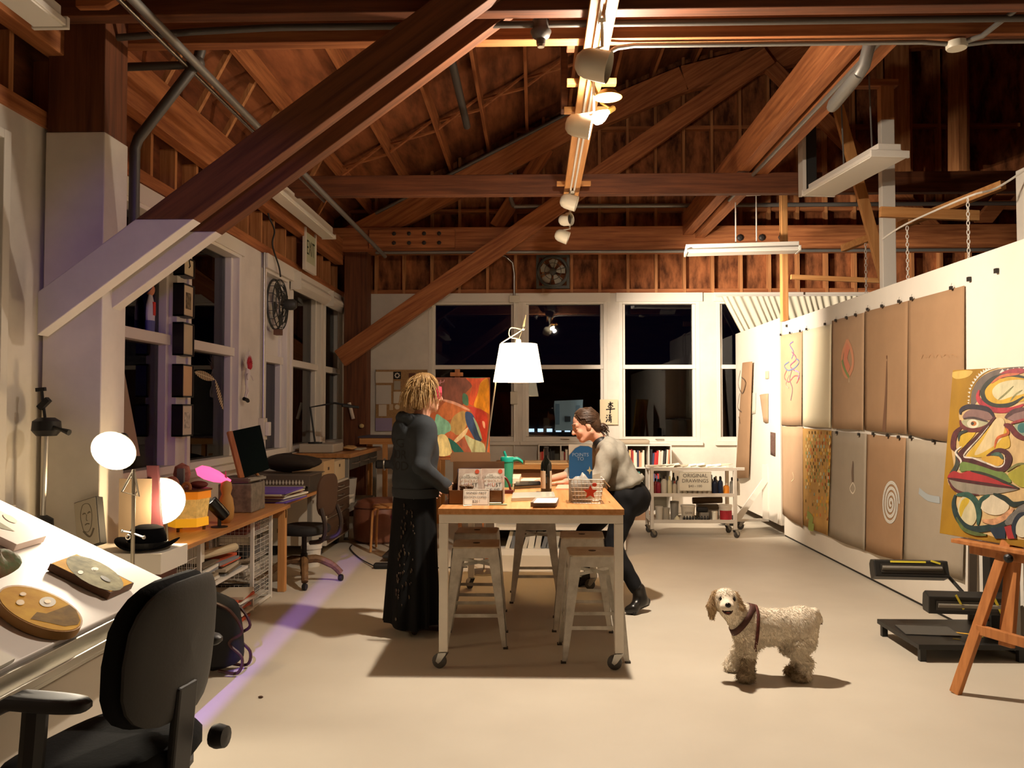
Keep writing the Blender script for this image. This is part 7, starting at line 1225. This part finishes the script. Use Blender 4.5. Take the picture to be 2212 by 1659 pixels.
for sd in (-1, 1):
    b = [c_(at_(sd*.10, -.03, .20), at_(sd*.10, -.03, .08), .05, .045, .02), c_(at_(sd*.10, -.02, .075), at_(sd*.115, .15, .035), .04, .034, .03), c_(at_(sd*.10, -.055, .07), at_(sd*.10, -.05, .022), .028, .022, .01)]
    bt = put('boot', field_mesh(b, .006), mat('brown_boot', '2a1a12', .35, .5), W1, world=True, smooth=2)
HM = [flat('a9854f', .6), flat('8a6a40', .6), flat('c0a070', .55)]
fh, uh, sh_ = basis((.86, .44, -.06), (0, 0, 1)); hh = lambda a, b, d: hc+sh_*a+fh*b+uh*d
hair = field_mesh([e_(hh(0, -.022, .045), (.092, .105, .098), hR, .02), e_(hh(0, -.055, -.03), (.088, .07, .09), hR, .03), ('x', T3(hh(0, .115, -.03)), (.075, .06, .09), [list(x) for x in hR], .01, 0)], .006, wr_(260, .003)); put('hair', hair, HM[1], W1, world=True, smooth=2)
g = G()
for k in range(1500):
    a = rnd.uniform(0, 2*PI); e = rnd.uniform(.02, 1.0); d0 = V((math.sin(a)*math.sqrt(1-(1-e)**2), math.cos(a)*math.sqrt(1-(1-e)**2), 1-e)) if False else None
    th = rnd.uniform(0, .55*PI); side = math.sin(th)*math.cos(a); fw = math.sin(th)*math.sin(a); upz = math.cos(th)
    if fw > .45 and upz < .75: continue
    p = hh(side*.088, -.022+fw*.10, .045+upz*.094); L = rnd.uniform(.06, .20) if fw < .35 else rnd.uniform(.05, .09); out = (sh_*side+fh*(fw-.2)+uh*.25*upz).normalized(); v = out*(.9 if upz < .7 else .45)+V((rnd.uniform(-.6, .6), rnd.uniform(-.6, .6), rnd.uniform(-.4, .2))); pts = [p]
    for j in range(7):
        v = (v+V((rnd.uniform(-.25, .25), rnd.uniform(-.3, .3), -.65))+(out*.05)).normalized(); q = pts[-1]+v*(L/7)
        dq = q-hh(0, -.022, .02)
        if dq.length < .104: q = hh(0, -.022, .02)+dq.normalized()*.104
        pts.append(q)
    g.k = rnd.randrange(3); g.tube(pts, [.0034*(1-.8*j/7) for j in range(8)], 3, cap=False)
g.k = 0; put('hair_locks', g, HM, W1, world=True, smooth=2)
g = G()
for k in range(16): p = hh(.070+rnd.uniform(-.012, .008), .055+rnd.uniform(-.02, .02), .05); g.tube([p, p+sh_*.012+uh*-.04, p+sh_*.008+uh*-.085+fh*rnd.uniform(-.01, .02)], [.007, .007, .002], 4)
put('pink_streak', g, flat('e0506a'), W1, world=True, label='pink dyed streak of hair')
g = G()
for e in (-1, 1): ring_c = hh(e*.035, .095, .085); g.tube([ring_c+sh_*(.026*math.cos(2*PI*k/16))+(fh*.5+uh*.85)*(.02*math.sin(2*PI*k/16)) for k in range(16)], .002, 4, closed=True); g.tube([hh(e*.061, .095, .085), hh(e*.085, .0, .06)], .002, 4)
put('glasses', g, flat('7a4a4a', .3), W1, world=True)
# ---------------------------------------------------------------- woman leaning over the table
W2 = thing('person', 'woman in grey sweater and black trousers leaning with both arms on the work table', 'person', (.66, 6.3, 0))
hc = V((.385, 6.3, 1.372)); fh, uh, sh_ = basis((-.92, -.12, -.34), (-.30, 0, .94)); hp, hq, hR = head_prims(hc, fh, uh); nk = V((.515, 6.33, 1.245))
ch, wa, hip = V((.595, 6.33, 1.13)), V((.665, 6.33, .985)), V((.70, 6.34, .85)); td = (ch-hip).normalized(); sd_ = V((0, -1, 0)); RT = Matrix((sd_, td.cross(sd_), td)).transposed()
sN, sF = V((.545, 6.16, 1.175)), V((.52, 6.50, 1.185)); eN, wN = V((.475, 6.10, .975)), V((.235, 6.20, .952)); eF, wF = V((.375, 6.58, 1.00)), V((.135, 6.42, .958))
kN, aN = V((.585, 6.21, .47)), V((.775, 6.16, .135)); kF, aF = V((.40, 6.66, .50)), V((.47, 7.06, .13)); hN, hF = V((.70, 6.25, .82)), V((.66, 6.44, .82))
body = hp+[c_(nk, hc+V((.03, 0, -.03)), .052, .05, .03), e_(ch, (.165, .105, .15), RT, .05), e_(wa, (.135, .095, .12), RT, .05), e_(hip, (.165, .12, .12), RT, .05)]
body += [c_(sN, eN, .048, .036, .03), c_(eN, wN, .038, .026, .02), c_(sF, eF, .048, .036, .03), c_(eF, wF, .038, .026, .02)]+hand_prims(wN, (-1, .12, -.12), (0, 0, 1), 1, .18)+hand_prims(wF, (-1, -.15, -.12), (0, 0, 1), -1, .16, spread=.2)
body += [c_(hN, kN, .08, .055, .03), c_(kN, aN, .055, .036, .03), c_(aN, aN+V((-.02, -.01, -.07)), .034, .03, .02), c_(hF, kF, .08, .055, .03), c_(kF, aF, .055, .036, .03), c_(aF, aF+V((-.03, 0, -.07)), .034, .03, .02)]
put('body', field_mesh(body, .006), [SKIN, LIP], W2, world=True, smooth=2); eyes(W2, hq, hR)
SWE = mat('sweater', '8f8a7e', .95, .1, var=.08, scale=40, bump=.15)
sw = [e_(ch, (.185, .125, .155), RT, .05), e_(wa, (.168, .125, .12), RT, .06), e_(wa-td*.05+V((.02, 0, 0)), (.172, .135, .05), RT, .04), c_(nk+V((.03, -.09, -.03)), nk+V((.03, .09, -.03)), .055, .055, .05)]
for s_, e, w_ in ((sN, eN, wN), (sF, eF, wF)): sw += [c_(s_, e, .072, .064, .04), c_(e, e.lerp(w_, .42), .062, .056, .03)]
put('sweater', field_mesh(sw, .0065, wr_(48, .007)), SWE, W2, world=True, smooth=2)
put('undershirt', field_mesh([c_(nk+V((-.01, -.03, -.01)), nk+V((-.01, .03, -.01)), .058, .058, .02)], .006), BLACK, W2, world=True, smooth=2)
tr_ = [e_(hip, (.185, .14, .13), RT, .05), e_(hip+V((.035, 0, -.04)), (.15, .15, .13), None, .05)]
for h_, k_, a_ in ((hN, kN, aN), (hF, kF, aF)): tr_ += [c_(h_, k_, .10, .068, .04), c_(k_, a_.lerp(k_, .12), .066, .05, .03)]
put('trousers', field_mesh(tr_, .0065, wr_(50, .004)), mat('black_denim', '101012', .8, .2), W2, world=True, smooth=2)
for a_, toe, heel in ((aN, V((.685, 6.10, .033)), V((.845, 6.19, .075))), (aF, V((.34, 7.05, .033)), V((.50, 7.07, .04)))):
    b = [c_(a_+V((-.01, 0, .035)), a_+V((.005, 0, -.03)), .05, .05, .02), c_(a_+V((-.0, 0, -.05)), toe+V((.035, 0, .012)), .046, .036, .03), c_(toe+V((.04, 0, .005)), toe, .034, .03, .02), c_(a_+V((.01, 0, -.05)), heel+V((-.02, 0, .0)), .042, .032, .02)]
    bt = put('boot', field_mesh(b, .006), BOOT, W2, world=True, smooth=2); put('sole', field_mesh([c_(toe+V((-.0, 0, -.016)), heel+V((-.01, 0, -.02)), .016, .016, .02), c_(toe+V((.04, -.025, -.016)), toe+V((.04, .025, -.016)), .016, .016, .02)], .006), flat('0a0908', .6), bt, world=True, smooth=2)
BR = mat('brown_hair', '3f2a1a', .5, .4, var=.4, scale=40); hh = lambda a, b, d: hc+sh_*a+fh*b+uh*d
put('hair', field_mesh([e_(hh(0, -.025, .04), (.084, .098, .090), hR, .02), e_(hh(0, -.07, -.02), (.07, .05, .07), hR, .03), ('x', T3(hh(0, .11, -.035)), (.085, .09, .095), [list(x) for x in hR], .012, 0)], .005, wr_(300, .0015)), BR, W2, world=True, smooth=2)
bun = V((.515, 6.3, 1.36)); g = G(); oc = hh(0, -.025, .04); bl = hh(0, -.12, .01)
for k in range(260):
    a = rnd.uniform(-1.0, 1.0)*PI*.62; st = sh_*math.sin(a)*.086+fh*(.055+.03*math.cos(a))*(1 if abs(a) < 1.3 else .4)+uh*math.cos(a)*.088; e_d = bl-oc+sh_*.012*math.sin(a); pts = []
    for j in range(8):
        s = j/7; d = st.lerp(e_d, s); q = V((d.dot(sh_)/.086, d.dot(fh)/.100, d.dot(uh)/.092)); q = q.normalized()*(1.0+.03*math.sin(9*s+k)); pts.append(oc+sh_*q.x*.086+fh*q.y*.100+uh*q.z*.092)
    g.tube(pts, [.0034]*7+[.002], 4, cap=False)
put('swept_hair', g, BR, W2, world=True, smooth=2); g = G()
for k in range(60):
    a = V((rnd.gauss(0, 1), rnd.gauss(0, 1), rnd.gauss(0, 1))).normalized(); p = bun+a*.022; b = a.orthogonal().normalized(); c2 = a.cross(b); L = rnd.uniform(.5, 1.5); g.tube([p+(b*math.cos(4*s)+c2*math.sin(4*s))*.012+a*(.02*s)+V((.01*s, 0, -.03*s*s)) for s in [L*j/8 for j in range(9)]], [.005*(1-.7*j/8) for j in range(9)], 4, cap=False)
g.ell(bun, .03, 12, 8); put('curly_bun', g, BR, W2, world=True, smooth=2)
g = G(); ring(g, tuple(wN+V((.03, 0, 0))), .036, .006, 'x', 18); put('bracelet', g, flat('c9a27c'), W2, world=True, smooth=True)
# ---------------------------------------------------------------- the dog
DG = thing('dog', 'curly cream coloured dog in a brown harness standing on the floor', 'dog', (1.3, 4.68, 0)); y0 = 4.68
COAT = mat('coat', 'e2d6c2', .9, .15, var=.12, scale=28); EARC = mat('ear_coat', 'b79c78', .9, .15, var=.2, scale=30); PAW = mat('paw_coat', 'a8967c', .9, .15, var=.2, scale=30); DARK = flat('1a110c', .4)
D_ = lambda x, y, z: V((x, y0+y, z))
dp = [e_(D_(1.49, 0, .305), (.085, .085, .095), None, .06), e_(D_(1.36, 0, .288), (.15, .084, .098), None, .06), e_(D_(1.205, 0, .285), (.105, .09, .115), None, .06), c_(D_(1.18, 0, .31), D_(1.095, -.02, .385), .08, .064, .05),
      e_(D_(1.058, -.025, .432), (.062, .062, .060), None, .03), e_(D_(1.056, -.04, .47), (.048, .045, .03), None, .03), c_(D_(1.055, -.06, .425), D_(1.047, -.115, .425), .045, .032, .025), e_(D_(1.046, -.105, .402), (.028, .028, .016), None, .012), e_(D_(1.03, -.112, .422), (.02, .022, .02), None, .012), e_(D_(1.064, -.112, .422), (.02, .022, .02), None, .012),
      c_(D_(1.005, -.02, .465), D_(.985, -.02, .40), .022, .026, .015, 1), c_(D_(.985, -.02, .40), D_(.982, -.02, .345), .024, .014, .015, 1), c_(D_(1.110, -.03, .462), D_(1.128, -.055, .40), .022, .026, .012, 1), c_(D_(1.128, -.055, .40), D_(1.124, -.06, .345), .024, .015, .012, 1)]
for x, y, px_, py, z1 in ((1.185, -.045, 1.165, -.055, .03), (1.185, .05, 1.14, .14, .03)): dp += [c_(D_(x, y, .24), D_((x+px_)/2, (y+py)/2, .13), .050, .033, .04), c_(D_((x+px_)/2, (y+py)/2, .13), D_(px_, py, .04), .033, .038, .02, 0 if y > 0 else 2), e_(D_(px_-.012, py-.012, .03), (.044, .042, .03), None, .02, 0 if y > 0 else 2)]
for y, dx in ((-.045, 0), (.055, -.015)): dp += [e_(D_(1.475+dx, y, .24), (.072, .050, .095), None, .04), c_(D_(1.45+dx, y, .20), D_(1.435+dx, y, .165), .052, .042, .03), c_(D_(1.435+dx, y, .165), D_(1.497+dx, y, .105), .040, .028, .015), c_(D_(1.497+dx, y, .105), D_(1.482+dx, y, .035), .029, .032, .015), e_(D_(1.460+dx, y, .026), (.044, .036, .026), None, .015, 2)]
dp += [c_(D_(1.555, 0, .365), D_(1.578, 0, .325), .028, .018, .02, 0), c_(D_(1.572, 0, .34), D_(1.582, 0, .315), .02, .012, .008, 3)]
def curls(X, Y, Z): w_ = .5+.5*np.tanh((.26-Z)*18)+.25; q = np.sin(120*X+3*np.sin(60*Z))*np.sin(115*Z+3*np.sin(70*Y))*np.sin(105*Y+2*np.sin(65*X)); return .0055*w_*q
dg = field_mesh(dp, .005, curls); put('body', dg, [COAT, EARC, PAW, flat('4a2c18')], DG, world=True, smooth=2); tr = bvh(dg)
g = G(); vv = dg.v; nrm = [V((0, 0, 0)) for _ in vv]
for f4 in dg.f:
    n_ = (vv[f4[1]]-vv[f4[0]]).cross(vv[f4[3]]-vv[f4[0]])
    for i in f4: nrm[i] += n_
fm = {}
for f4, m in zip(dg.f, dg.mi): fm[f4[0]] = m
ids = [i for i in fm if nrm[i].length > 0]; rnd.shuffle(ids)
for i in ids[:11000]:
    p, n_ = vv[i], nrm[i].normalized()
    if p.y < y0-.085 and p.z > .38 and p.x < 1.1: continue            # muzzle stays smooth
    leg = p.z < .24; L = rnd.uniform(.012, .024) if leg or fm[i] == 1 else rnd.uniform(.008, .014); tng = V((rnd.uniform(-.6, .6)+.5, rnd.uniform(-.6, .6), -.9)); tng = (tng-n_*tng.dot(n_)).normalized(); b = n_.cross(tng); ph = rnd.uniform(0, 6.28); cr = .0045 if leg or fm[i] == 1 else .0012
    pts = [p+n_*(L*(.5 if leg else .25)*s)+tng*(L*s*(.5+.4*s))+(n_*math.cos(ph+5*s)+b*math.sin(ph+5*s))*cr*s for s in (0, .34, .67, 1)]; g.k = fm[i]; g.tube(pts, [.0016, .0015, .0011, .0004], 3, cap=False)
g.k = 0; put('coat_tufts', g, [COAT, EARC, PAW, flat('4a2c18')], DG, world=True, smooth=2)
put('nose', G().ell(D_(1.046, -.142, .437), (.0165, .012, .0135), 14, 10), flat('0d0908', .3), DG, world=True, smooth=True)
for x in (1.024, 1.088): o = put('eye_patch', G().ell(D_(x, -.078, .452), (.015, .009, .019), 12, 8), flat('2e1f15', .8), DG, world=True, smooth=True); put('eye', G().ell(D_(x, -.084, .453), (.0105, .007, .0105), 12, 8), flat('0a0706', .1), o, world=True, smooth=True)
put('mouth', G().ell(D_(1.046, -.130, .406), (.02, .011, .013), 14, 10), flat('140a08', .5), DG, world=True, smooth=True); put('lower_lip', G().tube(smooth_path([D_(1.020, -.126, .405), D_(1.030, -.134, .394), D_(1.046, -.138, .389), D_(1.062, -.134, .394), D_(1.072, -.126, .405)], 4), .0055, 6), flat('4a2a22', .5), DG, world=True, smooth=True)
put('tongue', G().ell(D_(1.046, -.134, .397), (.012, .009, .004), 10, 8), flat('9a4a44', .4), DG, world=True, smooth=True)
HN = mat('harness', '4a2a22', .7, .3, var=.3, scale=30)
def strap(c, n_, w_, name, m, off=.006, rad=.3):
    n_ = V(n_).normalized(); a = n_.orthogonal().normalized(); b = n_.cross(a); rows = []
    for s in (-.5, 0, .5):
        row = []
        for k in range(48):
            d = a*math.cos(2*PI*k/48)+b*math.sin(2*PI*k/48); o = V(c)+n_*w_*s; h = tr.ray_cast(o+d*rad, -d); row.append((h[0] if h[0] is not None else o+d*.08)+d*off)
        rows.append(row)
    rows = [[(r[k-2]+r[k-1]+r[k]+r[(k+1) % 48]+r[(k+2) % 48])/5 for k in range(48)] for r in rows]
    vs = [p for r in rows for p in r]; fs = [(j*48+k, j*48+(k+1) % 48, (j+1)*48+(k+1) % 48, (j+1)*48+k) for j in range(2) for k in range(48)]
    o = put(name, G().add(vs, fs), m, DG, world=True, smooth=2); s_ = o.modifiers.new('s', 'SOLIDIFY'); s_.thickness = .006; s_.offset = 0; return o
strap(D_(1.145, 0, .325), (.80, 0, -.60), .030, 'chest_strap', HN, rad=.16); strap(D_(1.215, 0, .29), (1, 0, -.12), .016, 'girth_strap', mat('harness2', '5a2a20', .7, .3, var=.4, scale=60), rad=.2)
put('buckle', G().cbox(D_(1.185, 0, .405), (.03, .03, .02)), flat('4a4038', .4), DG, world=True, bevel=.004)
